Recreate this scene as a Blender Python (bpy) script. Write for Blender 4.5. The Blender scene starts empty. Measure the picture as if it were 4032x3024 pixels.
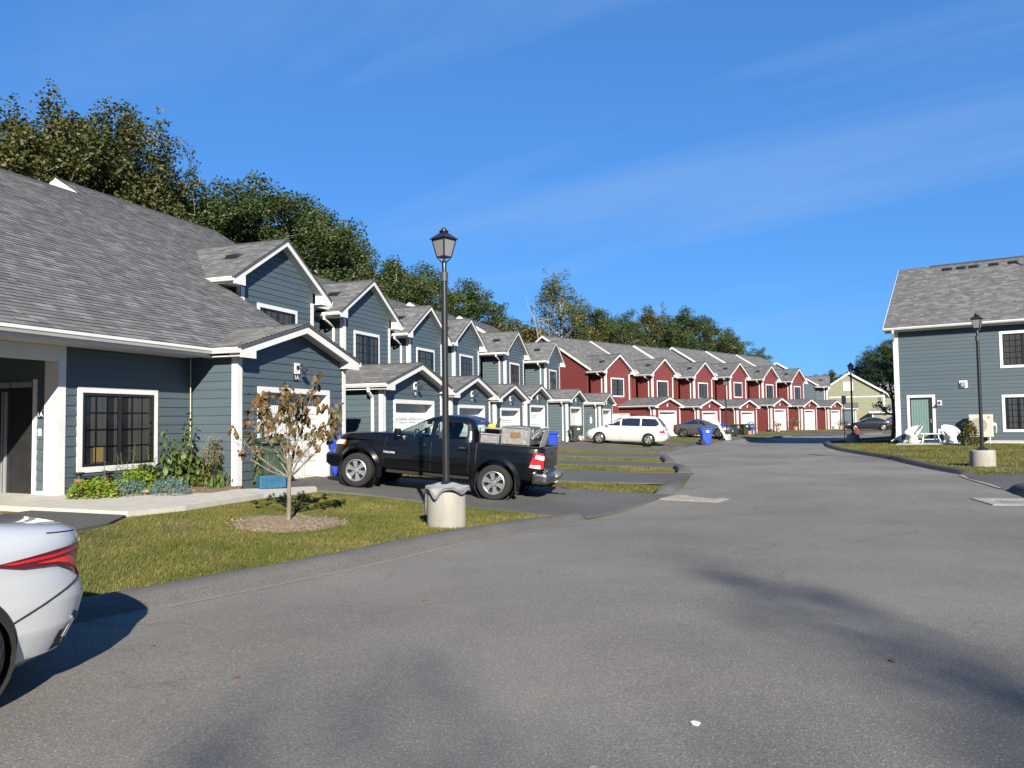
import bpy, bmesh, math, random
import numpy as np
from mathutils import Matrix, Vector
R_ = math.radians
sin, cos, PI = math.sin, math.cos, math.pi
random.seed(7)
SC = bpy.context.scene
COL = SC.collection
# ---------------- camera ----------------
cam = bpy.data.objects.new('camera', bpy.data.cameras.new('camera'))
COL.objects.link(cam)
cam.data.sensor_width = 36.0
cam.data.lens = 27.09
cam.data.clip_end = 3000.0
cam.data.clip_start = 0.05
cam.matrix_world = Matrix.Translation((0, 0, 1.6)) @ Matrix.Rotation(R_(92.77), 4, 'X') @ Matrix.Rotation(R_(-0.77), 4, 'Z')
SC.camera = cam
# ---------------- sky ----------------
SUN_EL = R_(27.0)
LX, LY = -0.199, 0.980            # horizontal direction in which the sunlight travels
world = bpy.data.worlds.new('World'); SC.world = world; world.use_nodes = True
wn = world.node_tree.nodes; wl = world.node_tree.links
wn.clear()
w_out = wn.new('ShaderNodeOutputWorld'); w_bg = wn.new('ShaderNodeBackground'); w_sky = wn.new('ShaderNodeTexSky')
w_sky.sky_type = 'NISHITA'; w_sky.sun_disc = False
w_sky.sun_elevation = SUN_EL
w_sky.sun_rotation = math.atan2(-LX, -LY)
w_sky.altitude = 100; w_sky.air_density = 1.0; w_sky.dust_density = 0.0; w_sky.ozone_density = 1.5
# thin cirrus: streaky noise over the whole dome
w_tc = wn.new('ShaderNodeTexCoord'); w_sep = wn.new('ShaderNodeSeparateXYZ'); wl.new(w_tc.outputs['Generated'], w_sep.inputs[0])
def wmath(op, a, b=None):
    n = wn.new('ShaderNodeMath'); n.operation = op
    for i, v in enumerate((a, b)):
        if v is None: continue
        if isinstance(v, (int, float)): n.inputs[i].default_value = v
        else: wl.new(v, n.inputs[i])
    return n.outputs[0]
zz = wmath('ADD', wmath('MAXIMUM', w_sep.outputs['Z'], 0.0), 0.14)
w_cmb = wn.new('ShaderNodeCombineXYZ')
wl.new(wmath('DIVIDE', w_sep.outputs['X'], zz), w_cmb.inputs[0]); wl.new(wmath('DIVIDE', w_sep.outputs['Y'], zz), w_cmb.inputs[1])
w_map = wn.new('ShaderNodeMapping'); w_map.vector_type = 'TEXTURE'; w_map.inputs['Rotation'].default_value = (0, 0, R_(-36)); w_map.inputs['Scale'].default_value = (2.9, 0.62, 1); w_map.inputs['Location'].default_value = (0.4, 3.0, 0)
wl.new(w_cmb.outputs[0], w_map.inputs[0])
w_no = wn.new('ShaderNodeTexNoise'); w_no.inputs['Scale'].default_value = 0.75; w_no.inputs['Detail'].default_value = 6; w_no.inputs['Roughness'].default_value = 0.55; w_no.inputs['Distortion'].default_value = 0.5
wl.new(w_map.outputs[0], w_no.inputs['Vector'])
w_rm = wn.new('ShaderNodeMapRange'); w_rm.inputs[1].default_value = 0.50; w_rm.inputs[2].default_value = 0.82; w_rm.inputs[4].default_value = 0.62
wl.new(w_no.outputs[0], w_rm.inputs[0])
w_mix = wn.new('ShaderNodeMix'); w_mix.data_type = 'RGBA'
w_gam = wn.new('ShaderNodeGamma'); w_gam.inputs['Gamma'].default_value = 0.5; wl.new(w_sky.outputs[0], w_gam.inputs['Color'])   # camera-like tone of a clear sky
w_tint = wn.new('ShaderNodeMix'); w_tint.data_type = 'RGBA'; w_tint.blend_type = 'MULTIPLY'; w_tint.inputs[0].default_value = 1.0; w_tint.inputs[7].default_value = (.545, 1.42, 2.88, 1)
wl.new(w_gam.outputs[0], w_tint.inputs[6])
wl.new(w_rm.outputs[0], w_mix.inputs[0]); wl.new(w_tint.outputs[2], w_mix.inputs[6]); w_mix.inputs[7].default_value = (2.6, 4.1, 6.7, 1)
wl.new(w_mix.outputs[2], w_bg.inputs['Color']); w_bg.inputs["Strength"].default_value = 0.055
wl.new(w_bg.outputs[0], w_out.inputs[0])
# ---------------- sun ----------------
sun = bpy.data.objects.new('sun', bpy.data.lights.new('sun', 'SUN')); COL.objects.link(sun)
sun.data.energy = 5.0; sun.data.angle = R_(0.53); sun.data.color = (1.0, 0.93, 0.80)
sun.rotation_euler = Vector((LX * cos(SUN_EL), LY * cos(SUN_EL), -sin(SUN_EL))).to_track_quat('-Z', 'Y').to_euler()
# ---------------- exposure ----------------
SC.view_settings.view_transform = 'Standard'; SC.view_settings.look = 'None'
SC.view_settings.exposure = 1.2; SC.view_settings.gamma = 1.0; SC.view_settings.use_curve_mapping = False
try:
    SC.cycles.max_bounces = 6; SC.cycles.transparent_max_bounces = 12; SC.cycles.use_adaptive_sampling = True; SC.cycles.use_denoising = True
except Exception: pass

# ---------------- materials ----------------
def srgb(r, g, b):
    f = lambda c: (c / 12.92 if c <= .04045 else ((c + .055) / 1.055) ** 2.4)
    return (f(r / 255), f(g / 255), f(b / 255))
MATS = {}
def mat(name, col, rough=0.6, metal=0.0, var=0.08, scale=6.0, bump=0.0, bscale=40.0, col2=None, spec=0.5, coat=0.0, obj_var=0.0, stretch=None, island=None):
    """procedural Principled: base colour broken up by noise, fine relief by bump"""
    m = bpy.data.materials.new(name); m.use_nodes = True; MATS[name] = m
    n = m.node_tree.nodes; l = m.node_tree.links; b = n['Principled BSDF']
    tc = n.new('ShaderNodeTexCoord'); vec = tc.outputs['Object']
    if stretch:
        mp = n.new('ShaderNodeMapping'); mp.inputs['Scale'].default_value = stretch; l.new(vec, mp.inputs[0]); vec = mp.outputs[0]
    no = n.new('ShaderNodeTexNoise'); no.inputs['Scale'].default_value = scale; no.inputs['Detail'].default_value = 5; no.inputs['Roughness'].default_value = .6
    l.new(vec, no.inputs['Vector'])
    rp = n.new('ShaderNodeValToRGB'); l.new(no.outputs[0], rp.inputs[0])
    c2 = col2 or col
    rp.color_ramp.elements[0].position = .3; rp.color_ramp.elements[1].position = .7
    rp.color_ramp.elements[0].color = tuple(max(0, c * (1 - var)) for c in col) + (1,)
    rp.color_ramp.elements[1].color = tuple(min(1, c * (1 + var)) for c in c2) + (1,)
    cs = rp.outputs[0]
    if obj_var or island:
        hs = n.new('ShaderNodeHueSaturation'); l.new(cs, hs.inputs['Color'])
        if island: src = n.new('ShaderNodeNewGeometry').outputs['Random Per Island']
        else: src = n.new('ShaderNodeObjectInfo').outputs['Random']
        mr = n.new('ShaderNodeMapRange'); a = island or obj_var; mr.inputs[3].default_value = 1 - a; mr.inputs[4].default_value = 1 + a
        l.new(src, mr.inputs[0]); l.new(mr.outputs[0], hs.inputs['Value']); cs = hs.outputs[0]
    l.new(cs, b.inputs['Base Color'])
    b.inputs['Roughness'].default_value = rough; b.inputs['Metallic'].default_value = metal
    b.inputs['Specular IOR Level'].default_value = spec; b.inputs['Coat Weight'].default_value = coat; b.inputs['Coat Roughness'].default_value = .04
    if bump:
        nb = n.new('ShaderNodeTexNoise'); nb.inputs['Scale'].default_value = bscale; nb.inputs['Detail'].default_value = 4
        l.new(vec, nb.inputs['Vector'])
        bp = n.new('ShaderNodeBump'); bp.inputs['Strength'].default_value = bump; bp.inputs['Distance'].default_value = .02
        l.new(nb.outputs[0], bp.inputs['Height']); l.new(bp.outputs[0], b.inputs['Normal'])
    return m
def glass(name, tint, transp=0.5, rough=0.02, k=.96, k0=.04):
    m = bpy.data.materials.new(name); m.use_nodes = True; MATS[name] = m
    n = m.node_tree.nodes; l = m.node_tree.links; n.clear()
    o = n.new('ShaderNodeOutputMaterial'); t = n.new('ShaderNodeBsdfTransparent'); g = n.new('ShaderNodeBsdfGlossy'); g.inputs['Roughness'].default_value = rough
    t.inputs['Color'].default_value = tint + (1,)
    lw = n.new('ShaderNodeLayerWeight'); lw.inputs['Blend'].default_value = .5
    pw = n.new('ShaderNodeMath'); pw.operation = 'POWER'; l.new(lw.outputs['Facing'], pw.inputs[0]); pw.inputs[1].default_value = 5.0
    fr = n.new('ShaderNodeMath'); fr.operation = 'MULTIPLY_ADD'; l.new(pw.outputs[0], fr.inputs[0]); fr.inputs[1].default_value = k; fr.inputs[2].default_value = k0
    no = n.new('ShaderNodeTexNoise'); no.inputs['Scale'].default_value = 1.2
    bp = n.new('ShaderNodeBump'); bp.inputs['Strength'].default_value = .04; l.new(no.outputs[0], bp.inputs['Height']); l.new(bp.outputs[0], g.inputs['Normal'])
    mx = n.new('ShaderNodeMixShader'); l.new(fr.outputs[0], mx.inputs[0]); l.new(t.outputs[0], mx.inputs[1]); l.new(g.outputs[0], mx.inputs[2]); l.new(mx.outputs[0], o.inputs[0])
    return m

# ---------------- mesh helpers ----------------
class MB:
    def __init__(s): s.v = []; s.f = []
    def add(s, vs, fs):
        k = len(s.v); s.v += [tuple(p) for p in vs]; s.f += [tuple(i + k for i in f) for f in fs]; return s
    def box(s, x0, x1, y0, y1, z0, z1):
        return s.add([(x0,y0,z0),(x1,y0,z0),(x1,y1,z0),(x0,y1,z0),(x0,y0,z1),(x1,y0,z1),(x1,y1,z1),(x0,y1,z1)],
                     [(0,3,2,1),(4,5,6,7),(0,1,5,4),(1,2,6,5),(2,3,7,6),(3,0,4,7)])
    def obox(s, c, ax, ay, az):
        c = Vector(c); ax = Vector(ax); ay = Vector(ay); az = Vector(az)
        vs = [c + i*ax + j*ay + k*az for k in (-1,1) for (i,j) in ((-1,-1),(1,-1),(1,1),(-1,1))]
        return s.add(vs, [(0,3,2,1),(4,5,6,7),(0,1,5,4),(1,2,6,5),(2,3,7,6),(3,0,4,7)])
    def prism(s, poly, d):
        """extrude 3-D polygon by vector d"""
        n = len(poly); d = Vector(d); a = [Vector(p) for p in poly]
        return s.add(a + [p + d for p in a], [tuple(range(n))[::-1], tuple(range(n, 2*n))] + [(i, (i+1) % n, n + (i+1) % n, n + i) for i in range(n)])
    def tube(s, pts, rads, n=8, caps=True):
        pts = [Vector(p) for p in pts]
        if isinstance(rads, (int, float)): rads = [rads] * len(pts)
        k = len(s.v); ref = None
        for i, p in enumerate(pts):
            d = (pts[min(i+1, len(pts)-1)] - pts[max(i-1, 0)])
            d = d.normalized() if d.length > 1e-9 else Vector((0,0,1))
            if ref is None: ref = d.orthogonal().normalized()
            ref = (ref - d * ref.dot(d)); ref = ref.normalized() if ref.length > 1e-6 else d.orthogonal().normalized()
            b = d.cross(ref)
            for j in range(n):
                a = 2*PI*j/n; q = p + (ref*cos(a) + b*sin(a)) * rads[i]; s.v.append((q.x, q.y, q.z))
        for i in range(len(pts)-1):
            for j in range(n): s.f.append((k+i*n+j, k+i*n+(j+1) % n, k+(i+1)*n+(j+1) % n, k+(i+1)*n+j))
        if caps: s.f.append(tuple(k+j for j in range(n))[::-1]); s.f.append(tuple(k+(len(pts)-1)*n+j for j in range(n)))
        return s
    def lathe(s, prof, n=24, c=(0,0,0), axis='Z', a0=0.0, a1=2*PI):
        k = len(s.v); full = abs(a1-a0) > 2*PI-1e-3; m = n if full else n+1
        for (r, z) in prof:
            for j in range(m):
                a = a0 + (a1-a0)*j/n; x, y = r*cos(a), r*sin(a)
                p = (x, y, z) if axis == 'Z' else ((x, z, y) if axis == 'Y' else (z, x, y))
                s.v.append((c[0]+p[0], c[1]+p[1], c[2]+p[2]))
        for i in range(len(prof)-1):
            for j in range(n if full else n):
                j2 = (j+1) % m if full else j+1
                s.f.append((k+i*m+j, k+i*m+j2, k+(i+1)*m+j2, k+(i+1)*m+j))
        return s
    def build(s, name, material, parent=None, smooth=False, angle=35, fix=False, bevel=0):
        me = bpy.data.meshes.new(name); me.from_pydata(s.v, [], s.f)
        if fix or bevel:
            bm = bmesh.new(); bm.from_mesh(me)
            if bevel:
                bmesh.ops.remove_doubles(bm, verts=bm.verts, dist=1e-5)
                es = [e for e in bm.edges if len(e.link_faces) == 2 and e.calc_face_angle(0) > .5]
                bmesh.ops.bevel(bm, geom=es, offset=bevel, segments=2, affect='EDGES', profile=.6)
            bmesh.ops.recalc_face_normals(bm, faces=bm.faces); bm.to_mesh(me); bm.free()
        me.materials.append(MATS[material] if isinstance(material, str) else material)
        if smooth:
            me.polygons.foreach_set('use_smooth', [True] * len(me.polygons))
            try: me.set_sharp_from_angle(angle=R_(angle))
            except Exception: pass
        return obj(name, me, parent)
def obj(name, data, parent=None, loc=None, rot=None):
    o = bpy.data.objects.new(name, data); COL.objects.link(o)
    if parent: o.parent = parent
    if loc is not None: o.location = loc
    if rot is not None: o.rotation_euler = rot
    return o
def tag(o, label=None, cat=None, group=None, kind=None):
    for k, v in (('label', label), ('category', cat), ('group', group), ('kind', kind)):
        if v: o[k] = v
    return o
def thing(name, label, cat, loc=(0,0,0), rotz=0.0, group=None, kind=None):
    o = obj(name, None, None, loc, (0, 0, rotz)); o.empty_display_size = .2
    return tag(o, label, cat, group, kind)
def copy_tree(o, parent=None):
    c = o.copy(); COL.objects.link(c); c.parent = parent
    for ch in list(o.children): copy_tree(ch, c)
    return c
def lettering(text, size, parent, loc, rot, material, align='CENTER', extrude=.002):
    cu = bpy.data.curves.new('lettering', 'FONT'); cu.body = text; cu.size = size; cu.align_x = align; cu.align_y = 'CENTER'; cu.extrude = extrude
    t = bpy.data.objects.new('tmp', cu); COL.objects.link(t)
    me = bpy.data.meshes.new_from_object(t.evaluated_get(bpy.context.evaluated_depsgraph_get())); bpy.data.objects.remove(t)
    me.materials.clear(); me.materials.append(MATS[material])
    return obj('lettering', me, parent, loc, rot)
# ---------------- the place: two rows of houses, their frames ----------------
TH1, X1, Y1 = R_(18.98), -4.88, 18.361
TH2, X2, Y2 = R_(41.94), 14.568, 66.895
BLUE = [(0.0, 0.0, .31), (7.19, -.42, -.12), (14.2, -1.23, -.16), (21.3, -1.99, -.18), (28.39, -2.72, .08), (35.5, -2.17, .07), (42.59, -1.54, 0.0)]
RED = [(0.0, -.97, -.11), (7.11, -.65, -.15), (14.23, -.21, -.16), (21.33, .18, .07), (28.43, .63, .01), (35.54, 1.02, -.04)]
def so2w(th, X, Y, s, o): return (X + s*sin(th) + o*cos(th), Y + s*cos(th) - o*sin(th))
def b2w(s, o): return so2w(TH1, X1, Y1, s, o)
def r2w(s, o): return so2w(TH2, X2, Y2, s, o)
# ground height: smooth field through surveyed points
CT = [(0,0,0),(-8,2,0),(8,2,0),(0,-20,0),(-20,-20,0),(20,-20,0),(-3,6.5,0),(3,8,0),(-1.08,12.4,-.06),(-.48,16.8,-.13),(2,17,-.16),(-3.2,17.4,.07),(14.9,24.4,0),(20.4,46.3,.02),(16.5,59.9,-.15),(8,15,-.05),(6,30,-.14),(8,45,-.12),(25,70,-.05),(45,90,0),(60,60,.1),(30,30,.15),(40,40,.15),(20,14,0),
      (1.26,21.4,-.07),(1.08,18.5,-.05),(2,28,-.03),(1.7,24.75,-.03),(2.4,35.5,-.08),(2.1,31.5,-.06),(2.9,43.8,.07),(2.6,39,-.09),(3,46.1,.2),(5.6,48.5,.15),(8.5,47.6,-.03),(14.1,62.6,.15),(16.4,61.4,0),(20.3,40.5,.18),(24,36.4,.2),(27,33,.2),(22.5,43,.15),(37.5,84.3,.04),(40,83.5,.04)]
for k, (s, o, z) in enumerate(BLUE):
    for ds in (-2, 2): CT.append(b2w(s+ds, o-.3) + ((z+.14) if k else .24,))
    if k: CT.append(b2w(s, o-8) + (z+.1,))
for s, o in ((-7,-1.5),(-7,-8),(-4,-1.5),(-12,-3)): CT.append(b2w(s, o) + (.31,))
for s, o, z in RED: CT.append(r2w(s, o-.3) + (z+.14,)); CT.append(r2w(s, o-10) + (z+.1,))
CT = np.array(CT)
_n = len(CT); _D = np.sqrt((CT[:,None,0]-CT[None,:,0])**2 + (CT[:,None,1]-CT[None,:,1])**2 + 4.0)
_A = np.zeros((_n+1, _n+1)); _A[:_n,:_n] = -_D - np.eye(_n)*.05; _A[:_n,_n] = 1; _A[_n,:_n] = 1
_W = np.linalg.solve(_A, np.append(CT[:,2], 0))
def gzv(x, y):
    x = np.asarray(x, float); y = np.asarray(y, float)
    d = np.sqrt((x[...,None]-CT[:,0])**2 + (y[...,None]-CT[:,1])**2 + 4.0)
    z = -(d @ _W[:-1]) + _W[-1]
    far = np.clip((np.hypot(x-10, y-45) - 90) / 60, 0, 1)
    return z*(1-far)
def gz(x, y): return float(gzv(x, y))
# ---------------- ground materials ----------------
def ground_mats():
    # asphalt
    for nm, base, fl in (('asphalt', (.146,.136,.120), .10), ('asphalt_new', (.078,.076,.073), .05), ('berm', (.088,.084,.078), .04), ('berm_dark', (.048,.047,.047), .03)):
        m = bpy.data.materials.new(nm); m.use_nodes = True; MATS[nm] = m
        n = m.node_tree.nodes; l = m.node_tree.links; b = n['Principled BSDF']
        tc = n.new('ShaderNodeTexCoord')
        big = n.new('ShaderNodeTexNoise'); big.inputs['Scale'].default_value = .35; big.inputs['Detail'].default_value = 6; big.inputs['Roughness'].default_value = .65; l.new(tc.outputs['Object'], big.inputs['Vector'])
        mid = n.new('ShaderNodeTexNoise'); mid.inputs['Scale'].default_value = 85; mid.inputs['Detail'].default_value = 3; mid.inputs['Roughness'].default_value = .8; l.new(tc.outputs['Object'], mid.inputs['Vector'])
        vo = n.new('ShaderNodeTexVoronoi'); vo.inputs['Scale'].default_value = 130; l.new(tc.outputs['Object'], vo.inputs['Vector'])
        r1 = n.new('ShaderNodeMapRange'); r1.inputs[1].default_value = .25; r1.inputs[2].default_value = .75; r1.inputs[3].default_value = .76; r1.inputs[4].default_value = 1.22; l.new(big.outputs[0], r1.inputs[0])
        r2 = n.new('ShaderNodeMapRange'); r2.inputs[1].default_value = .3; r2.inputs[2].default_value = .7; r2.inputs[3].default_value = .55; r2.inputs[4].default_value = 1.42; l.new(mid.outputs[0], r2.inputs[0])
        mu = n.new('ShaderNodeMath'); mu.operation = 'MULTIPLY'; l.new(r1.outputs[0], mu.inputs[0]); l.new(r2.outputs[0], mu.inputs[1])
        # hairline cracks, sealed seams and broad stains
        ck = n.new('ShaderNodeTexVoronoi'); ck.feature = 'DISTANCE_TO_EDGE'; ck.inputs['Scale'].default_value = .22 if nm == 'asphalt' else .5
        dn = n.new('ShaderNodeTexNoise'); dn.inputs['Scale'].default_value = 1.1; dn.inputs['Detail'].default_value = 6; l.new(tc.outputs['Object'], dn.inputs['Vector'])
        dv = n.new('ShaderNodeMix'); dv.data_type = 'VECTOR'; dv.inputs[0].default_value = .35; l.new(tc.outputs['Object'], dv.inputs[4]); 
        dm = n.new('ShaderNodeVectorMath'); dm.operation = 'MULTIPLY_ADD'; l.new(dn.outputs['Color'], dm.inputs[0]); dm.inputs[1].default_value = (2.2,2.2,0); l.new(tc.outputs['Object'], dm.inputs[2]); l.new(dm.outputs[0], ck.inputs['Vector'])
        cr = n.new('ShaderNodeMapRange'); cr.inputs[1].default_value = .0; cr.inputs[2].default_value = .0035; cr.inputs[3].default_value = .72; cr.inputs[4].default_value = 1.0; l.new(ck.outputs['Distance'], cr.inputs[0])
        st = n.new('ShaderNodeTexNoise'); st.inputs['Scale'].default_value = .13; st.inputs['Detail'].default_value = 4; st.inputs['Distortion'].default_value = 1.2; l.new(tc.outputs['Object'], st.inputs['Vector'])
        sr = n.new('ShaderNodeMapRange'); sr.inputs[1].default_value = .35; sr.inputs[2].default_value = .65; sr.inputs[3].default_value = .86; sr.inputs[4].default_value = 1.12; l.new(st.outputs[0], sr.inputs[0])
        m3 = n.new('ShaderNodeMath'); m3.operation = 'MULTIPLY'; l.new(cr.outputs[0], m3.inputs[0]); l.new(sr.outputs[0], m3.inputs[1])
        m4 = n.new('ShaderNodeMath'); m4.operation = 'MULTIPLY'; l.new(mu.outputs[0], m4.inputs[0]); l.new(m3.outputs[0], m4.inputs[1]); mu = m4
        # light stones: random voronoi cells
        sx = n.new('ShaderNodeSeparateColor'); l.new(vo.outputs['Color'], sx.inputs[0])
        gt = n.new('ShaderNodeMath'); gt.operation = 'GREATER_THAN'; gt.inputs[1].default_value = .93; l.new(sx.outputs[0], gt.inputs[0])
        ml = n.new('ShaderNodeMath'); ml.operation = 'MULTIPLY_ADD'; l.new(gt.outputs[0], ml.inputs[0]); ml.inputs[1].default_value = fl*6; l.new(mu.outputs[0], ml.inputs[2])
        cm = n.new('ShaderNodeMix'); cm.data_type = 'RGBA'; cm.blend_type = 'MULTIPLY'; cm.inputs[0].default_value = 1; cm.inputs[6].default_value = base + (1,)
        cc = n.new('ShaderNodeCombineColor'); [l.new(ml.outputs[0], cc.inputs[i]) for i in range(3)]; l.new(cc.outputs[0], cm.inputs[7]); l.new(cm.outputs[2], b.inputs['Base Color'])
        b.inputs['Roughness'].default_value = .88; b.inputs['Specular IOR Level'].default_value = .3
        bp = n.new('ShaderNodeBump'); bp.inputs['Strength'].default_value = .5; bp.inputs['Distance'].default_value = .012; l.new(mid.outputs[0], bp.inputs['Height']); l.new(bp.outputs[0], b.inputs['Normal'])
    # lawn
    m = bpy.data.materials.new('lawn'); m.use_nodes = True; MATS['lawn'] = m
    n = m.node_tree.nodes; l = m.node_tree.links; b = n['Principled BSDF']; tc = n.new('ShaderNodeTexCoord')
    a = n.new('ShaderNodeTexNoise'); a.inputs['Scale'].default_value = .55; a.inputs['Detail'].default_value = 6; a.inputs['Roughness'].default_value = .7; l.new(tc.outputs['Object'], a.inputs['Vector'])
    c = n.new('ShaderNodeTexNoise'); c.inputs['Scale'].default_value = 26; c.inputs['Detail'].default_value = 4; c.inputs['Roughness'].default_value = .75; l.new(tc.outputs['Object'], c.inputs['Vector'])
    ad = n.new('ShaderNodeMath'); ad.operation = 'MULTIPLY_ADD'; l.new(c.outputs[0], ad.inputs[0]); ad.inputs[1].default_value = .6; l.new(a.outputs[0], ad.inputs[2])
    rp = n.new('ShaderNodeValToRGB'); l.new(ad.outputs[0], rp.inputs[0])
    e = rp.color_ramp.elements; e[0].position = .55; e[0].color = (.045,.055,.012,1); e[1].position = 1.0; e[1].color = (.16,.12,.05,1)
    x = e.new(.72); x.color = (.080,.080,.022,1); x = e.new(.85); x.color = (.13,.105,.042,1)
    l.new(rp.outputs[0], b.inputs['Base Color']); b.inputs['Roughness'].default_value = .9; b.inputs['Specular IOR Level'].default_value = .15
    bp = n.new('ShaderNodeBump'); bp.inputs['Strength'].default_value = .8; bp.inputs['Distance'].default_value = .04; l.new(c.outputs[0], bp.inputs['Height']); l.new(bp.outputs[0], b.inputs['Normal'])
ground_mats()
mat('concrete', (.36,.34,.30), .85, var=.12, scale=3, bump=.25, bscale=60)
mat('lamp_concrete', (.25,.24,.21), .85, var=.16, scale=5, bump=.35, bscale=45, stretch=(1,1,.25))
mat('mulch', (.11,.066,.040), .95, var=.5, scale=22, bump=1.0, bscale=55, col2=(.19,.125,.08))
mat('mulch_dry', (.115,.078,.045), .95, var=.45, scale=16, bump=1.0, bscale=45, col2=(.25,.185,.115))
mat('apron', (.25,.225,.18), .9, var=.2, scale=5, bump=.3, bscale=60)
mat('sand', (.25,.21,.15), .95, var=.25, scale=12, bump=.3)
mat('brick_red', (.30,.10,.07), .85, var=.25, scale=9, bump=.2, obj_var=.15)
# blades: colour differs from blade to blade
def blade_mat(name, c0, c1, c2):
    m = bpy.data.materials.new(name); m.use_nodes = True; MATS[name] = m
    n = m.node_tree.nodes; l = m.node_tree.links; b = n['Principled BSDF']
    g = n.new('ShaderNodeNewGeometry'); tc = n.new('ShaderNodeTexCoord')
    a = n.new('ShaderNodeTexNoise'); a.inputs['Scale'].default_value = .55; a.inputs['Detail'].default_value = 6; a.inputs['Roughness'].default_value = .7; l.new(tc.outputs['Object'], a.inputs['Vector'])
    s = n.new('ShaderNodeMath'); s.operation = 'MULTIPLY_ADD'; l.new(g.outputs['Random Per Island'], s.inputs[0]); s.inputs[1].default_value = .45
    t = n.new('ShaderNodeMapRange'); t.inputs[1].default_value = .3; t.inputs[2].default_value = .7; t.inputs[3].default_value = .05; t.inputs[4].default_value = .6; l.new(a.outputs[0], t.inputs[0]); l.new(t.outputs[0], s.inputs[2])
    rp = n.new('ShaderNodeValToRGB'); l.new(s.outputs[0], rp.inputs[0]); e = rp.color_ramp.elements
    e[0].position = .15; e[0].color = c0 + (1,); e[1].position = .95; e[1].color = c2 + (1,); x = e.new(.6); x.color = c1 + (1,)
    l.new(rp.outputs[0], b.inputs['Base Color']); b.inputs['Roughness'].default_value = .6; b.inputs['Specular IOR Level'].default_value = .25
    try: b.inputs['Subsurface Weight'].default_value = 0
    except Exception: pass
blade_mat('blade', (.038,.056,.009), (.088,.093,.017), (.215,.160,.058))

# ---------------- sheets on the ground ----------------
def sheet(name, poly, off, material, step=1.0, skirt=0.0, parent=None, jitter=0.0):
    """a polygon laid on the ground, cut by a grid so that it follows the relief"""
    bm = bmesh.new()
    vs = [bm.verts.new((x, y, 0)) for x, y in poly]
    bm.faces.new(vs)
    bmesh.ops.triangulate(bm, faces=bm.faces[:])
    xs = [p[0] for p in poly]; ys = [p[1] for p in poly]
    for ax, (lo, hi) in ((0, (min(xs), max(xs))), (1, (min(ys), max(ys)))):
        c = math.floor(lo/step)*step + step + 1e-3
        while c < hi:
            co = (c,0,0) if ax == 0 else (0,c,0); no = (1,0,0) if ax == 0 else (0,1,0)
            bmesh.ops.bisect_plane(bm, geom=bm.verts[:]+bm.edges[:]+bm.faces[:], plane_co=co, plane_no=no)
            c += step
    bmesh.ops.remove_doubles(bm, verts=bm.verts, dist=1e-4)
    P = np.array([(v.co.x, v.co.y) for v in bm.verts]); Z = gzv(P[:,0], P[:,1]) + off
    for v, z in zip(bm.verts, Z): v.co.z = z
    if skirt:
        ed = [e for e in bm.edges if e.is_boundary]
        r = bmesh.ops.extrude_edge_only(bm, edges=ed)
        for g in r['geom']:
            if isinstance(g, bmesh.types.BMVert): g.co.z -= skirt
    bmesh.ops.recalc_face_normals(bm, faces=bm.faces)
    me = bpy.data.meshes.new(name); bm.to_mesh(me); bm.free(); me.materials.append(MATS[material])
    return obj(name, me, parent)
def chaikin(p, n=2, closed=False):
    for _ in range(n):
        q = [] if closed else [p[0]]
        for i in range(len(p) if closed else len(p)-1):
            a, b = p[i], p[(i+1) % len(p)]
            q += [(a[0]*.75+b[0]*.25, a[1]*.75+b[1]*.25), (a[0]*.25+b[0]*.75, a[1]*.25+b[1]*.75)]
        if not closed: q.append(p[-1])
        p = q
    return p
# base sheet to the horizon
gx = np.concatenate([[-1500,-700,-350,-180,-100,-60,-42], np.arange(-32, 62, 1.0), [66,72,80,95,120,180,350,700,1500]])
gy = np.concatenate([[-1200,-500,-200,-90,-45,-28], np.arange(-18, 106, 1.0), [110,118,130,160,220,400,800,1800]])
GX, GY = np.meshgrid(gx, gy); GZ = gzv(GX, GY)
nv = GX.size; idx = np.arange(nv).reshape(GX.shape)
me = bpy.data.meshes.new('lawn'); me.from_pydata(np.stack([GX, GY, GZ], -1).reshape(-1, 3).tolist(), [], np.stack([idx[:-1,:-1], idx[:-1,1:], idx[1:,1:], idx[1:,:-1]], -1).reshape(-1, 4).tolist())
me.materials.append(MATS['lawn']); me.polygons.foreach_set('use_smooth', [True]*len(me.polygons))
tag(obj('lawn', me), 'wide mown green and straw coloured lawn ground', 'lawn', kind='structure')
# road
LEFT_EDGE = [(-14,-8),(-8,.15),(-3.82,5.79),(-3.46,6.33),(-2.77,7.26),(-1.85,8.4),(-1.09,9.63),(-.07,11.41),(1.0,12.88),(1.43,13.72)]
MOUTHS = [(3.55,17.6),(4.28,19.4),(5.42,23.5),(5.94,26.66),(6.3,30.1),(6.95,34.2),(7.4,37.7),(8.3,40.7),(9.3,43.8),(10.36,46.05),(11.7,48.6),(13.0,51.2),(13.78,52.7),(15.2,56.5),(16.3,58.7)]
FAR_EDGE = [(18,59.6),(20.8,62.0),(24.0,65.2),(28,67.0),(34.9,70.3),(45,75.5),(70,88)]
RIGHT_EDGE = [(70,78),(46,67),(30,60.2),(24.5,55.5),(20.2,49.2),(18.3,45.6),(17.3,43.0),(16.0,39.6),(14.95,35.6),(14.35,31.55),(13.94,28.7),(13.06,25.54),(12.47,23.11),(12.06,20.8),(11.3,18.6),(10.5,16.6),(9.77,14.85),(9.55,12),(10.5,8),(13,0),(16,-14)]
ROAD = LEFT_EDGE + MOUTHS + FAR_EDGE + RIGHT_EDGE + [(-16,-14)]
tag(sheet('road', ROAD, .03, 'asphalt', 2.0, skirt=.08), 'worn grey asphalt road curving away between the rows of houses', 'road', kind='structure')
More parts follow.
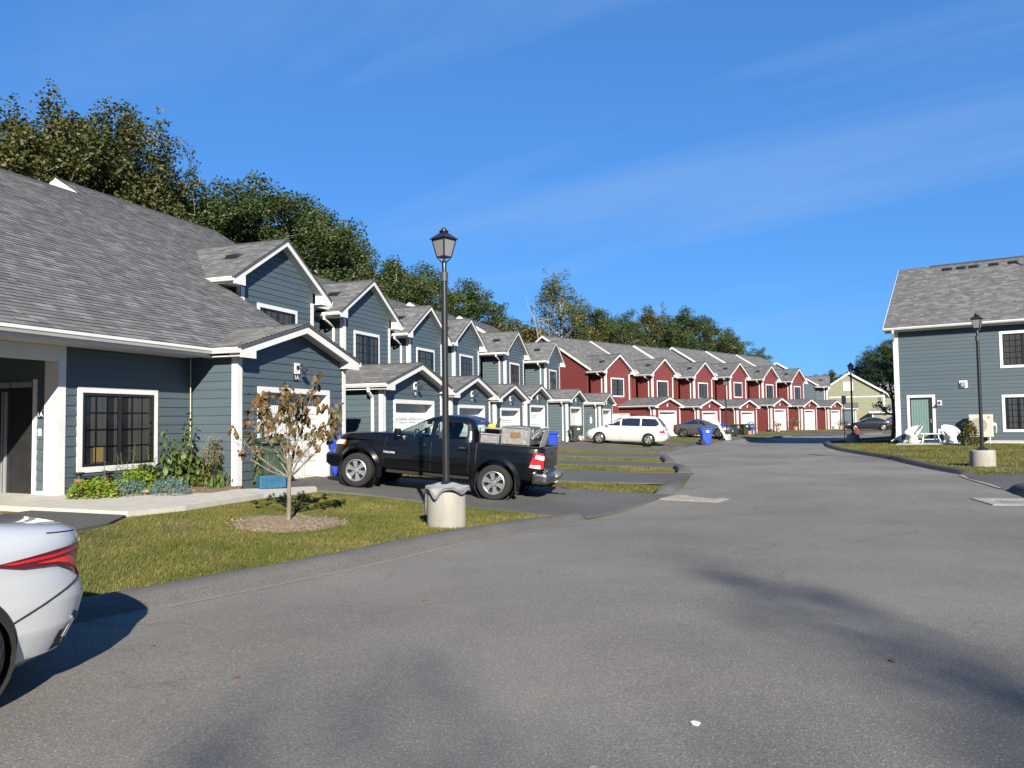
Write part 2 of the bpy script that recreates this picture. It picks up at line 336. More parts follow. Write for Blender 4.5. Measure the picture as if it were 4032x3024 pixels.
DRIVES = [[(1.3,14.0),(3.62,17.6), b2w(2.2,-.1), b2w(-1.35,-.1), (-4.2,16.75),(-3.2,16.7),(-1.88,16.2),(-.96,15.85),(.17,15.05),(1.05,14.3)],
          [(4.1,19.6),(5.5,23.5), b2w(7.19+1.7,-.5), b2w(7.19-1.7,-.5)],
          [(5.85,26.6),(6.3,30.2), b2w(14.2+1.7,-1.3), b2w(14.2-1.7,-1.3)],
          [(6.9,34.1),(7.4,37.6), b2w(21.3+1.7,-2.1), b2w(21.3-1.7,-2.1)],
          [(8.2,40.8),(9.3,43.5), b2w(28.39+1.7,-2.8), b2w(28.39-1.7,-2.8)],
          [(10.3,46.1),(11.9,49.0), (5.2,51.4), (3.9,48.4)],
          [(13.2,51.8),(14.6,55.2), b2w(42.59+1.6,-1.6), b2w(42.59-1.6,-1.6)],
          [(18.6,59.6),(21.2,62.4), r2w(-.4+1.7,-1.0), r2w(-.4-1.7,-1.0)],
          [(23.6,64.6),(26.0,66.1), r2w(7.11+1.6,-.7), r2w(7.11-1.6,-.7)],
          [(28.0,66.8),(31.0,68.4), r2w(14.23+1.6,-.3), r2w(14.23-1.6,-.3)],
          [(33.5,69.4),(36.5,71.0), r2w(21.33+1.6,.1), r2w(21.33-1.6,.1)],
          [(10.45,16.5),(11.95,20.7),(22,18.6),(21,14.4)],
          [(43,74),(46,76),(42,87.5),(35,85.5),(35.5,81)]]
for i, p in enumerate(DRIVES):
    o = sheet('driveway', p, .042 + .002*(i % 2), 'asphalt_new', 1.5, skirt=.09)
    tag(o, 'dark asphalt driveway %s' % ['under the black pickup', 'first beyond the black pickup', 'second beyond the black pickup', 'third beyond the black pickup', 'just before the white minivan', 'under the white minivan', 'just behind the white minivan', 'under the grey sedan', 'of the second red house', 'of the third red house', 'of the fourth red house', 'on the right beside the near drain', 'under the black sedan'][i], 'driveway', kind='structure')
# concrete walk along the first house, asphalt spur, brick pad
WALK = [(-12.5,13.4),(-8.6,12.35),(-7.6,12.15),(-6.0,12.05),(-5.5,13.0),(-4.9,15.2),(-4.25,16.75),(-4.35,17.0),(-5.62,15.75),(-5.82,14.9),(-6.9,14.35),(-7.9,14.0),(-8.6,13.95),(-12.8,14.9)]
tag(sheet('concrete_walk', WALK, .085, 'concrete', 1.0, skirt=.12), 'pale concrete walk curving along the first blue house', 'walkway', kind='structure')
tag(sheet('asphalt_spur', [(-6.0,12.0),(-7.55,12.12),(-7.9,10.9),(-9.5,8.5),(-8.6,4.5),(-6.6,6.0),(-6.2,9.5),(-5.85,11.2)], .04, 'asphalt_new', 1.0, skirt=.09), 'dark asphalt spur from the walk down behind the silver car', 'path', kind='structure')
# mulch: bed by the wall, ring round the young tree
BED = [b2w(-5.4,-1.5), b2w(-2.25,-1.5), b2w(-2.25,-.28), b2w(-2.0,-.28), (-5.55,15.75), (-5.85,14.95), (-6.95,14.38), (-7.85,14.02)]
tag(sheet('mulch_bed', BED, .07, 'mulch', .5), 'brown mulch bed under the window of the first house', 'flower bed', kind='structure')
# driveway crack lines / sandy edges
def strip(name, pts, w, off, material):
    q = []
    for i, p in enumerate(pts):
        a = Vector(pts[max(0, i-1)]); b = Vector(pts[min(len(pts)-1, i+1)]); d = (b-a).normalized(); ww = w*random.uniform(.3, 1.2)
        q.append((p, (-d.y*ww, d.x*ww)))
    poly = [(p[0]+n[0]*.5, p[1]+n[1]*.5) for p, n in q] + [(p[0]-n[0]*.5, p[1]-n[1]*.5) for p, n in q][::-1]
    return sheet(name, poly, off, material, 2.0)
# ---------------- house materials ----------------
mat('siding_blue', (.056,.080,.096), .55, obj_var=.05, var=.07, scale=2.5, bump=.12, bscale=30, stretch=(.3,.3,4))
mat('siding_red', (.135,.029,.026), .55, var=.06, scale=2.5, bump=.12, bscale=30, stretch=(.3,.3,4))
mat('siding_sage', (.175,.178,.11), .6, var=.05, scale=2.5, bump=.12, bscale=30, stretch=(.3,.3,4))
mat('white_trim', (.56,.555,.54), .45, obj_var=.03, var=.05, scale=2, bump=.04)
mat('soffit_white', (.52,.52,.51), .6, var=.03, scale=3)
mat('door_white', (.50,.50,.50), .5, var=.03, scale=2)
mat('roof_deck', (.06,.06,.062), .9, var=.1)
mat('ridge_cap', (.035,.035,.038), .9, var=.2, scale=9, bump=.3)
mat('black_frame', (.012,.012,.013), .4, var=.1)
mat('room_shade_grey', (.030,.031,.033), .75, var=.1, scale=2)  # dark colour standing in for the unlit room behind the panes
mat('curtain', (.15,.147,.14), .9, var=.1, scale=3, stretch=(6,6,.4))
mat('curtain_mint', (.42,.62,.56), .85, var=.08, scale=3, stretch=(6,6,.4))
mat('foundation', (.42,.41,.38), .9, var=.1, bump=.3)
mat('black_plastic', (.016,.016,.018), .45, var=.1)
mat('plate_black', (.01,.01,.01), .4, var=.05)
mat('white_paint', (.62,.62,.61), .4, var=.02)
mat('paper_yellow', (.62,.44,.13), .8, var=.1)
glass('pane_glass', (.74,.745,.75), rough=.05, k=.45, k0=.02)
glass('car_glass', (.72,.82,.79), rough=.01)
def shingle_mat():
    m = bpy.data.materials.new('shingle'); m.use_nodes = True; MATS['shingle'] = m
    n = m.node_tree.nodes; l = m.node_tree.links; b = n['Principled BSDF']
    g = n.new('ShaderNodeNewGeometry'); oi = n.new('ShaderNodeObjectInfo'); tc = n.new('ShaderNodeTexCoord')
    a = n.new('ShaderNodeMath'); a.operation = 'ADD'; l.new(g.outputs['Random Per Island'], a.inputs[0]); l.new(oi.outputs['Random'], a.inputs[1])
    f = n.new('ShaderNodeMath'); f.operation = 'FRACT'; l.new(a.outputs[0], f.inputs[0])
    rp = n.new('ShaderNodeValToRGB'); rp.color_ramp.interpolation = 'LINEAR'; l.new(f.outputs[0], rp.inputs[0]); e = rp.color_ramp.elements
    e[0].position = 0; e[0].color = (.092,.092,.093,1); e[1].position = 1; e[1].color = (.175,.177,.173,1)
    for p, c in ((.35,.112),(.62,.127),(.82,.146)): x = e.new(p); x.color = (c, c, c*1.005, 1)
    no = n.new('ShaderNodeTexNoise'); no.inputs['Scale'].default_value = 60; no.inputs['Detail'].default_value = 3; no.inputs['Roughness'].default_value = .8; l.new(tc.outputs['Object'], no.inputs['Vector'])
    mr = n.new('ShaderNodeMapRange'); mr.inputs[1].default_value = .3; mr.inputs[2].default_value = .7; mr.inputs[3].default_value = .72; mr.inputs[4].default_value = 1.25; l.new(no.outputs[0], mr.inputs[0])
    hs = n.new('ShaderNodeHueSaturation'); l.new(rp.outputs[0], hs.inputs['Color']); l.new(mr.outputs[0], hs.inputs['Value']); l.new(hs.outputs[0], b.inputs['Base Color'])
    b.inputs['Roughness'].default_value = .92; b.inputs['Specular IOR Level'].default_value = .2
    bp = n.new('ShaderNodeBump'); bp.inputs['Strength'].default_value = .35; bp.inputs['Distance'].default_value = .006; l.new(no.outputs[0], bp.inputs['Height']); l.new(bp.outputs[0], b.inputs['Normal'])
shingle_mat()

class Plane:
    """a wall plane: a runs along it, z up, n outward"""
    def __init__(s, kind, at): s.k = kind; s.at = at
    def p(s, a, z, n=0.0):
        if s.k == 'front': return (a, s.at - n, z)      # faces the street
        if s.k == 'left': return (s.at - n, a, z)       # faces down the row towards the camera
        if s.k == 'right': return (s.at + n, a, z)
        return (a, s.at + n, z)                          # back
    def box(s, mb, a0, a1, z0, z1, n0, n1):
        v = [s.p(a, z, n) for n in (n0, n1) for (a, z) in ((a0,z0),(a1,z0),(a1,z1),(a0,z1))]
        mb.add(v, [(0,3,2,1),(4,5,6,7),(0,1,5,4),(1,2,6,5),(2,3,7,6),(3,0,4,7)]); return mb
    def poly(s, mb, pts, n0, n1):
        a = [s.p(x, z, n0) for x, z in pts]; d = Vector(s.p(0,0,n1)) - Vector(s.p(0,0,n0)); mb.prism(a, d); return mb
EXPO = .185
def clapboards(pl, lo, hi, z0, z1, openings, parent, material, single=True, expo=EXPO):
    """siding boards: lo(z), hi(z) bound the wall; one object each, or joined where too far off to tell apart"""
    joined = None if single else MB()
    def emit(q):
        zb, zt = q[0][1], q[2][1]
        if min(q[1][0]-q[0][0], 9) < .012 and q[2][0]-q[3][0] < .012: return
        if zt - zb < .012: return
        mb = MB() if single else joined
        kb = .019 if single else .030; kt = kb - (.015 if single else .026)*min(1, (zt-zb)/expo)
        vs = [pl.p(q[0][0], zb, 0), pl.p(q[1][0], zb, 0), pl.p(q[2][0], zt, 0), pl.p(q[3][0], zt, 0), pl.p(q[0][0], zb, kb), pl.p(q[1][0], zb, kb), pl.p(q[2][0], zt, kt), pl.p(q[3][0], zt, kt)]
        mb.add(vs, [(4,5,6,7),(0,1,5,4),(1,2,6,5),(2,3,7,6),(3,0,4,7)])
        if single: mb.build('siding_board', material, parent)
    n = int(math.ceil((z1-z0)/expo - 1e-6))
    for i in range(n):
        zb = z0 + i*expo; zt = min(z1, zb+expo)
        cuts = sorted({zb, zt} | {c for o in openings for c in (o[2], o[3]) if zb+.012 < c < zt-.012})
        for c0, c1 in zip(cuts[:-1], cuts[1:]):
            zm = (c0+c1)/2
            holes = sorted((o[0], o[1]) for o in openings if o[2] < zm < o[3])
            segs = []; cur = None
            edges = [(lo(c0), lo(c1))]
            for h in holes: edges += [(h[0], h[0]), (h[1], h[1])]
            edges.append((hi(c0), hi(c1)))
            for j in range(0, len(edges), 2):
                (lb, lt), (rb, rt) = edges[j], edges[j+1]
                if rb - lb < .01 and rt - lt < .01: continue
                emit([(lb, c0), (max(rb, lb), c0), (max(rt, lt), c1), (lt, c1)])
    if joined and joined.f: tag(joined.build('siding_boards', material, parent), kind='stuff')
def shingles(O, A, U, N, lo, hi, L, parent, n_single, expo=.145, rnd=None):
    """overlapping roof shingles on a slope: v runs up the slope, a along the eave"""
    rnd = rnd or random.Random(3); O, A, U, N = map(Vector, (O, A, U, N))
    rest = MB(); quads = []
    rows = int(L/expo)
    for i in range(rows+1):
        v0 = i*expo - .012; v1 = min((i+1)*expo + .02, L)
        if v1 - v0 < .03: continue
        vm = min(max(0, v0 + .012), L)
        a0b, a1b, a0t, a1t = lo(vm), hi(vm), lo(min(L, vm+expo)), hi(min(L, vm+expo))
        if a1b - a0b < .02: continue
        a = a0b - rnd.random()*.3
        while a < a1b:
            w = rnd.choice((.14,.17,.22,.26,.32,.40)); b = min(a+w, a1b)
            l0 = max(a, a0b); r0 = b
            lt = a0t if l0 <= a0b + 1e-6 else max(l0, a0t); rt = a1t if r0 >= a1b - 1e-6 else min(r0, a1t)
            if r0 - l0 > .015 and rt >= lt:
                th = .018 + rnd.random()*.012
                quads.append([O + A*l0 + U*v0 + N*th, O + A*r0 + U*v0 + N*th, O + A*rt + U*v1 + N*.004, O + A*lt + U*v1 + N*.004, O + A*l0 + U*v0, O + A*r0 + U*v0])
            a += w
    return quads
FS = [(0,1,2,3),(4,5,1,0)]
def finish_shingles(quads, root, roofpart, n_single, eye):
    """the shingles that show largest are parts of their own, the rest one part"""
    if n_single:
        d = sorted(range(len(quads)), key=lambda i: (quads[i][0]-eye).length)
        near = set(d[:n_single])
        for i in near:
            mb = MB(); mb.add(quads[i], FS); mb.build('shingle', 'shingle', roofpart)
    else: near = set()
    mb = MB()
    for i, q in enumerate(quads):
        if i not in near: mb.add(q, FS)
    if mb.f: tag(mb.build('shingles', 'shingle', roofpart), kind='stuff')
def slope_frame(p0, p1, p2):
    """origin, along-eave, up-slope and normal from eave start, eave end, a point up the slope"""
    p0, p1, p2 = map(Vector, (p0, p1, p2)); A = (p1-p0).normalized(); U = (p2-p0) - A*((p2-p0).dot(A)); U.normalize(); N = A.cross(U)
    if N.z < 0: N = -N
    return p0, A, U, N
def gutter(mb, p0, p1, out):
    """open K-style gutter from p0 to p1, 'out' the outward direction"""
    p0, p1, o = Vector(p0), Vector(p1), Vector(out)
    prof = [(0,0),(.075,0),(.105,.055),(.115,.06),(.115,.115),(.10,.115),(.10,.07),(.07,.02),(.01,.02),(.01,.12),(0,.12)]
    mb.prism([p0 + o*x + Vector((0,0,z)) for x, z in prof], p1-p0)
def ribbon(mb, pts, w, d, wdir):
    """rectangular pipe along pts; wdir a direction across it"""
    pts = [Vector(p) for p in pts]; k = len(mb.v); wd = Vector(wdir).normalized()
    for i, p in enumerate(pts):
        t = (pts[min(i+1, len(pts)-1)] - pts[max(i-1, 0)]).normalized(); n = t.cross(wd).normalized()
        for a, b in ((-1,-1),(1,-1),(1,1),(-1,1)): q = p + wd*(a*w/2) + n*(b*d/2); mb.v.append((q.x,q.y,q.z))
    for i in range(len(pts)-1):
        for j in range(4): mb.f.append((k+4*i+j, k+4*i+(j+1)%4, k+4*i+4+(j+1)%4, k+4*i+4+j))
    mb.f.append((k+3,k+2,k+1,k)); e = k+4*(len(pts)-1); mb.f.append((e,e+1,e+2,e+3))
def gable_roof(root, c, hw, zpeak, ztop, ztip, b0, bfront, bback_ridge, bback, slope, deck_under, side_b, name='roof', caps=True):
    """front gable: fascia with boxed returns, soffit, two slopes. c centre along s, hw half width to the eave,
    ztop height of the roof at the eave, ztip bottom of the fascia, b0 fascia plane, bfront wall plane,
    bback_ridge where the ridge ends, bback(d) where the slope ends at distance d from the ridge"""
    r = None
    fw = .20; ret = .50
    pl = Plane('front', b0)
    zin = lambda s: zpeak - fw*1.12 - slope*abs(s)            # underside of the rake
    def outline(dz, dw):
        x = hw - ret
        return [(c-hw+dw, ztip+dz), (c-x, ztip+dz), (c-x, zin(x)+dz), (c, zin(0)+dz), (c+x, zin(x)+dz), (c+x, ztip+dz), (c+hw-dw, ztip+dz), (c+hw-dw, ztop-.012), (c, zpeak-.012), (c-hw+dw, ztop-.012)]
    o1 = outline(0, 0)
    mb = MB(); pl.poly(mb, o1[:4] + [(c, zpeak-.012), (c-hw, ztop-.012)], 0, -.03)
    pl.poly(mb, [o1[3], o1[4], o1[5], o1[6], (c+hw, ztop-.012), (c, zpeak-.012)], 0, -.03)
    fas = mb.build('rake_fascia', 'white_trim', root)
    o2 = outline(.022, .004); mb = MB(); dep = -(bfront - b0 - .001)
    pl.poly(mb, o2[:4] + [(c, zpeak-.03), (c-hw+.004, ztop-.03)], -.031, dep)
    pl.poly(mb, [o2[3], o2[4], o2[5], o2[6], (c+hw-.004, ztop-.03), (c, zpeak-.03)], -.031, dep)
    mb.build('soffit', 'soffit_white', root)
    # deck
    mb = MB()
    for sg in (-1, 1):
        P = [(c, b0-.03, zpeak), (c, bback_ridge, zpeak)]
        for d in deck_under: P.append((c+sg*d, bback(d), zpeak-slope*d))
        P.append((c+sg*(hw+.02), b0-.03, zpeak-slope*(hw+.02)))
        top = [Vector(p) + Vector((0,0,-.002)) for p in P]; mb.prism(top, (0,0,-.05))
    r = mb.build(name, 'roof_deck', root)
    if caps:
        mb = MB()
        for sg in (-1, 1): mb.prism([(c, b0-.035, zpeak+.022), (c, bback_ridge+.05, zpeak+.022), (c+sg*.14, bback_ridge+.05, zpeak+.022-slope*.14), (c+sg*.14, b0-.035, zpeak+.022-slope*.14)], (0,0,-.02))
        mb.build('ridge_cap', 'ridge_cap', r)
    q = []
    for sg in (-1, 1):
        Lh = hw + .02; cs = math.hypot(1, slope)
        O = (c+sg*Lh, b0-.03, zpeak-slope*Lh); e1 = (c+sg*Lh, bback(Lh), zpeak-slope*Lh); up = (c, b0-.03, zpeak)
        fo = slope_frame(O, e1, up)
        q += shingles(*fo, lambda v: 0.0, (lambda v, Lh=Lh, cs=cs: bback(max(0, Lh - v/cs)) - b0 + .03), Lh*cs, r, 0, rnd=random.Random(int(c*100)+sg))
    return r, q
def window(root, pl, a0, a1, z0, z1, trim=.11, sashes=2, grid=(3,4), curtain='curtain', frame='black_frame', lod=0):
    """trim boards round a dark frame, glazing bars, panes over drawn curtains"""
    mb = MB(); i0, i1, j0, j1 = a0+trim, a1-trim, z0+trim, z1-trim; fr = .05
    pl.box(mb, i0, i0+fr, j0, j1, 0, .036); pl.box(mb, i1-fr, i1, j0, j1, 0, .036); pl.box(mb, i0+fr, i1-fr, j0, j0+fr, 0, .036); pl.box(mb, i0+fr, i1-fr, j1-fr, j1, 0, .036)
    w = (i1-i0-2*fr)/sashes; ms = .045
    for k in range(1, sashes): pl.box(mb, i0+fr+w*k-ms, i0+fr+w*k+ms, j0+fr, j1-fr, 0, .034)
    win = mb.build('window', frame, root)
    mb = MB(); pl.box(mb, a0, i0, z0, z1, 0, .034); pl.box(mb, i1, a1, z0, z1, 0, .034); pl.box(mb, i0, i1, z0, j0, 0, .034); pl.box(mb, i0, i1, j1, z1, 0, .034); mb.build('trim', 'white_trim', win)
    for k in range(sashes):
        g0 = i0+fr+w*k + (ms if k else 0); g1 = i0+fr+w*(k+1) - (ms if k < sashes-1 else 0)
        mb = MB(); pl.box(mb, g0, g1, j0+fr, j1-fr, 0, .003); mb.build('room_shade', 'room_shade_grey', win)  # dark sheet on the solid wall, painted as the room's darkness
        mb = MB(); rr = random.Random(int((a0+z0+k)*97) + int(root.location.x*1000)); x = g0
        while x < g1 - .03:
            ww = min(rr.uniform(.05, .2), g1-x)
            if rr.random() < .72: pl.box(mb, x, x+ww*.9, j0+fr, j1-fr-.02, .003, .006+rr.random()*.006)
            x += ww
        if mb.f: mb.build('curtain', curtain, win)
        mb = MB()
        for c in range(1, grid[0]): x = g0+(g1-g0)*c/grid[0]; pl.box(mb, x-.011, x+.011, j0+fr, j1-fr, .013, .021)
        for c in range(1, grid[1]): y = j0+fr+(j1-j0-2*fr)*c/grid[1]; pl.box(mb, g0, g1, y-.011, y+.011, .0135, .0205)
        if mb.f: mb.build('glazing_bar', 'black_frame', win)
        mb = MB(); pl.box(mb, g0, g1, j0+fr, j1-fr, .023, .027); mb.build('pane', 'pane_glass', win)
    return win
def wall_light(root, pl, a, z):
    mb = MB(); pl.box(mb, a-.10, a+.10, z-.13, z+.13, .01, .045); l = mb.build('wall_light', 'white_trim', root, bevel=.006)
    mb = MB(); c = Vector(pl.p(a, z+.02, .045)); n = Vector(pl.p(0,0,1)) - Vector(pl.p(0,0,0))
    mb.tube([c, c+n*.012], .055, 14); mb.tube([c, c+n*.09+Vector((0,0,.07)), c+n*.17+Vector((0,0,.06)), c+n*.19], .012, 8)
    mb.lathe([(.018,.0),(.03,-.02),(.085,-.085),(.09,-.10),(.08,-.10)], 16, tuple(c+n*.19+Vector((0,0,.02)))); mb.build('lamp_head', 'black_plastic', l, smooth=True)
    mb = MB(); mb.lathe([(.0,-.19),(.035,-.18),(.055,-.15),(.05,-.10)], 14, tuple(c+n*.19+Vector((0,0,.03)))); mb.build('lamp_globe', 'pane_glass', l, smooth=True)
    return l
def number_plate(root, pl, a, z, text, face='front', w=.19, h=.15, rot=None):
    mb = MB(); pl.box(mb, a-w/2, a+w/2, z-h/2, z+h/2, .012, .03); p = mb.build('number_plate', 'plate_black', root)
    rot = rot or (PI/2, 0, 0); lettering(text, h*1.05, p, pl.p(a, z, .032), rot, 'white_paint')
def garage_door(root, a0, a1, z0, z1, b, lod):
    pl = Plane('front', b); mb = MB(); pl.box(mb, a0, a1, z0, z1, -.05, 0); d = mb.build('garage_door', 'door_white', root)
    rows, cols = 4, 4 if lod < 2 else 4
    H = (z1-z0)/rows; W = (a1-a0)/cols
    if lod < 2:
        mb = MB(); w, h = W-.07, H-.09
        mb.box(-w/2, w/2, -.016, -.001, -h/2, -h/2+.03); mb.box(-w/2, w/2, -.016, -.001, h/2-.03, h/2); mb.box(-w/2, -w/2+.03, -.016, -.001, -h/2+.03, h/2-.03); mb.box(w/2-.03, w/2, -.016, -.001, -h/2+.03, h/2-.03)
        for k in range(7): x = -w/2+.055+(w-.11)*k/6; mb.box(x-.022, x+.022, -.011, -.001, -h/2+.05, h/2-.05)
        first = None
        for r in range(rows):
            for c in range(cols):
                loc = (a0+W*(c+.5), b, z0+H*(r+.5))
                if first is None: first = mb.build('door_panel', 'door_white', d); first.location = loc
                else: obj('door_panel', first.data, d, loc)
    else:
        mb = MB()
        for r in range(1, rows): pl.box(mb, a0, a1, z0+H*r-.008, z0+H*r+.008, 0, .004)
        mb.build('door_seam', 'soffit_white', d)
    mb = MB(); pl.box(mb, a0, a1, z0-.02, z0, -.05, .01); mb.build('door_seal', 'black_plastic', d)
    return d
def roof_vent(root, p, n_, up, along):
    n_, up, along = Vector(n_), Vector(up), Vector(along); p = Vector(p); mb = MB()
    a, b = .19, .16
    base = [p + along*x + up*y for x, y in ((-a,-b),(a,-b),(a,b),(-a,b))]; top = [p + along*x*.8 + up*(y*.75-.02) + n_*h for x, y, h in ((-a,-b,.13),(a,-b,.13),(a,b,.07),(-a,b,.07))]
    mb.add(base + top, [(4,5,6,7),(0,1,5,4),(1,2,6,5),(2,3,7,6),(3,0,4,7)]); fl = [p + along*x*1.35 + up*y*1.35 + n_*.022 for x, y in ((-a,-b),(a,-b),(a,b),(-a,b))]; mb.prism(fl, n_*-.01)
    return mb.build('roof_vent', 'black_plastic', root)

ROWROT = lambda th: PI/2 - th
def corner_board(mb, pls, w=.13):
    pass
def townhouse(k, th, X, Y, s, o, z, col, num, label, group, lod, end_wall=False, spout=True, cat='house'):
    wx, wy = so2w(th, X, Y, s, o)
    root = thing('townhouse', label, cat, (wx, wy, z), ROWROT(th), group)
    eye = Vector((0,0,1.6)); M = Matrix.Translation((wx, wy, z)) @ Matrix.Rotation(ROWROT(th), 4, 'Z'); eyeL = M.inverted() @ eye
    sid = 'siding_' + col; one = lod < 2; Q = []
    # ---- garage ----
    gw = 2.15; G = Plane('front', .3); GL = Plane('left', -gw); GR = Plane('right', gw); d0, d1, dz0, dz1 = -1.37, 1.37, .20, 2.33
    zw = 2.74
    mb = MB(); G.box(mb, -gw, d0-.11, 0, zw, -.12, 0); G.box(mb, d1+.11, gw, 0, zw, -.12, 0); G.poly(mb, [(d0-.11, dz1+.11), (d1+.11, dz1+.11), (d1+.11, zw), (gw, zw), (0, 3.47), (-gw, zw), (d0-.11, zw)], -.12, 0)
    GL.box(mb, .42, 3.9, 0, zw, -.12, 0); GR.box(mb, .42, 3.9, 0, zw, -.12, 0)
    gwall = mb.build('wall', sid, root)
    rk = lambda zz: max(0.0, min(gw-.13, (3.50-zz)/.304))
    clapboards(G, lambda zz: -rk(zz) if zz > 2.74 else -gw+.13, lambda zz: rk(zz) if zz > 2.74 else gw-.13, .06, 3.44, [(d0-.13, d1+.13, 0, dz1+.13)], gwall, sid, one)
    clapboards(GL, lambda zz: .43, lambda zz: 3.9, .06, zw-.03, [], gwall, sid, one)
    mb = MB(); G.box(mb, -gw-.02, gw+.02, -.25, .06, -.1, .012); GL.box(mb, .40, 3.9, -.25, .06, -.1, .010); mb.build('foundation', 'foundation', root)
    mb = MB(); G.box(mb, -gw-.022, -gw+.13, .06, zw, .0, .026); GL.box(mb, .274+.001, .43, .06, zw, 0, .022); mb.build('corner_board', 'white_trim', root)
    mb = MB(); G.box(mb, gw-.13, gw+.022, .06, zw, 0, .026); GR.box(mb, .275, .43, .06, zw, 0, .022); mb.build('corner_board', 'white_trim', root)
    # door opening: trim, reveal, door
    mb = MB(); G.box(mb, d0-.13, d0, dz0-.1, dz1+.13, .0, .03); G.box(mb, d1, d1+.13, dz0-.1, dz1+.13, .0, .03); G.box(mb, d0, d1, dz1, dz1+.13, .0, .03)
    G.box(mb, d0-.02, d0, dz0-.1, dz1, -.30, -.001); G.box(mb, d1, d1+.02, dz0-.1, dz1, -.30, -.001); G.box(mb, d0, d1, dz1, dz1+.02, -.30, -.001); mb.build('door_trim', 'white_trim', root)
    garage_door(root, d0, d1, dz0, dz1, .3+.26, lod)
    mb = MB(); G.box(mb, d0, d1, -.2, dz0-.02, -.34, .02); mb.build('door_sill', 'foundation', root)
    r, q = gable_roof(root, 0, 2.41, 3.684, 2.951, 2.712, 0, .3, 3.86, lambda d: 3.86, .304, (2.43,), None); Q.append((r, q))
    for sg in (-1, 1):
        mb = MB(); gutter(mb, (sg*2.412, .0, 2.80), (sg*2.412, 3.8, 2.80), (sg,0,0)); mb.build('gutter', 'white_trim', root)
        mb = MB(); mb.box(min(sg*2.41, sg*2.15), max(sg*2.41, sg*2.15), .302, 3.85, 2.735, 2.755); mb.box(min(sg*2.41, sg*2.39), max(sg*2.41, sg*2.39), .302, 3.85, 2.757, 2.93); mb.build('eave_soffit', 'soffit_white', root)
    if spout:
        mb = MB(); ribbon(mb, [(-2.46, .62, 2.80), (-2.46, .62, 2.68), (-2.23, .62, 2.50), (-2.215, .62, 2.42), (-2.215, .62, .2)], .075, .06, (0,1,0)); mb.build('downspout', 'white_trim', root)
        mb = MB(); ribbon(mb, [(2.46, .62, 2.80), (2.46, .62, 2.68), (2.23, .62, 2.50), (2.215, .62, 2.42), (2.215, .62, .2)], .075, .06, (0,1,0)); mb.build('downspout', 'white_trim', root)
    wall_light(root, G, 0, 2.93)
    number_plate(root, G, 0, 2.66, num) if num else None
    # ---- upper bay ----
    c, hw, wv = -2.375, 2.518, 1.86; bf = 3.55; P = Plane('front', 3.85); PL = Plane('left', c-wv); PR = Plane('right', c+wv)
    sl = .635; pk = 7.588; et = pk - sl*hw; tip = 5.77
    zb = lambda b: 9.6 - .62*(10.4-b)                                # main slope
    mb = MB(); P.poly(mb, [(c-wv, 2.2), (c+wv, 2.2), (c+wv, et+.3), (c, pk-.2), (c-wv, et+.3)], -.12, 0); PL.box(mb, 3.97, 5.45, 2.2, 6.2, -.12, 0); PR.box(mb, 3.97, 5.45, 2.2, 6.2, -.12, 0)
    bw = mb.build('wall', sid, root)
    W0, W1, Wz0, Wz1 = c-1.12, c+.93, 3.74, 5.43
    rk2 = lambda zz: max(0.0, min(wv-.15, (pk-.2-zz)/sl))
    clapboards(P, lambda zz: c-rk2(zz) if zz > 6.0 else c-wv+.15, lambda zz: c+rk2(zz) if zz > 6.0 else c+wv-.15, 3.0, 7.33, [(W0+.01, W1-.01, Wz0+.01, Wz1-.01)], bw, sid, one)
    clapboards(PL, lambda zz: 3.98, lambda zz: 5.44, 2.95, 5.80, [], bw, sid, one)
    mb = MB(); P.box(mb, c-wv-.022, c-wv+.15, 2.8, 5.8, 0, .026); PL.box(mb, 3.826, 3.99, 2.8, 5.8, 0, .022); mb.build('corner_board', 'white_trim', root)
    mb = MB(); P.box(mb, c+wv-.15, c+wv+.022, 2.8, 5.8, 0, .026); PR.box(mb, 3.826, 3.99, 2.8, 5.8, 0, .022); mb.build('corner_board', 'white_trim', root)
    window(root, P, W0, W1, Wz0, Wz1, .12, 2, (3,4) if lod < 2 else (2,3))
    bb = lambda d: 7.15 - (7.15-5.0)*(d/2.107) if d < 2.107 else 5.42
    r, q = gable_roof(root, c, hw, pk, et, tip, bf, 3.85, 7.15, bb, sl, (2.106, 2.108, hw+.02), None); Q.append((r, q))
    for sg in (-1, 1):
        e = c+sg*hw; i = c+sg*wv
        mb = MB(); gutter(mb, (e+sg*.002, bf, et-.15), (e+sg*.002, 5.4, et-.15), (sg,0,0)); mb.build('gutter', 'white_trim', root)
        mb = MB(); mb.box(min(e, i), max(e, i), 3.852, 5.4, tip+.022, tip+.04); mb.box(min(e, e-sg*.02), max(e, e-sg*.02), 3.852, 5.4, tip+.042, et-.05); mb.build('eave_soffit', 'soffit_white', root)
        if spout and not (k == 1 and sg < 0):
            mb = MB(); ribbon(mb, [(e+sg*.05, 4.25, et-.15), (e+sg*.05, 4.25, et-.28), (i+sg*.07, 4.25, et-.50), (i+sg*.055, 4.25, et-.6), (i+sg*.055, 4.25, 3.0 if sg < 0 else 3.3)], .08, .06, (0,1,0)); mb.build('downspout', 'white_trim', root)
    if True:
        u = Vector((1,0,sl)).normalized(); nn = Vector((-sl,0,1)).normalized(); roof_vent(root, (c-1.1, 4.72, pk-sl*1.1), nn, u, (0,1,0))
    # ---- main block ----
    s0, s1 = -4.72, 2.36; F = Plane('front', 5.45); E = Plane('left', s0)
    mb = MB(); F.box(mb, c+wv, s1, 2.2, 6.12, -.12, 0); F.box(mb, s0, s1, -.1, 2.199, -.12, 0)
    ep = [(5.45, -.1), (15.6, -.1), (15.6, zb(5.2)-.05), (10.4, 9.50), (5.45, zb(5.45)-.08)]
    E.poly(mb, ep, -.12, 0); Plane('right', s1).poly(mb, ep, -.12, 0)
    mw = mb.build('wall', sid, root)
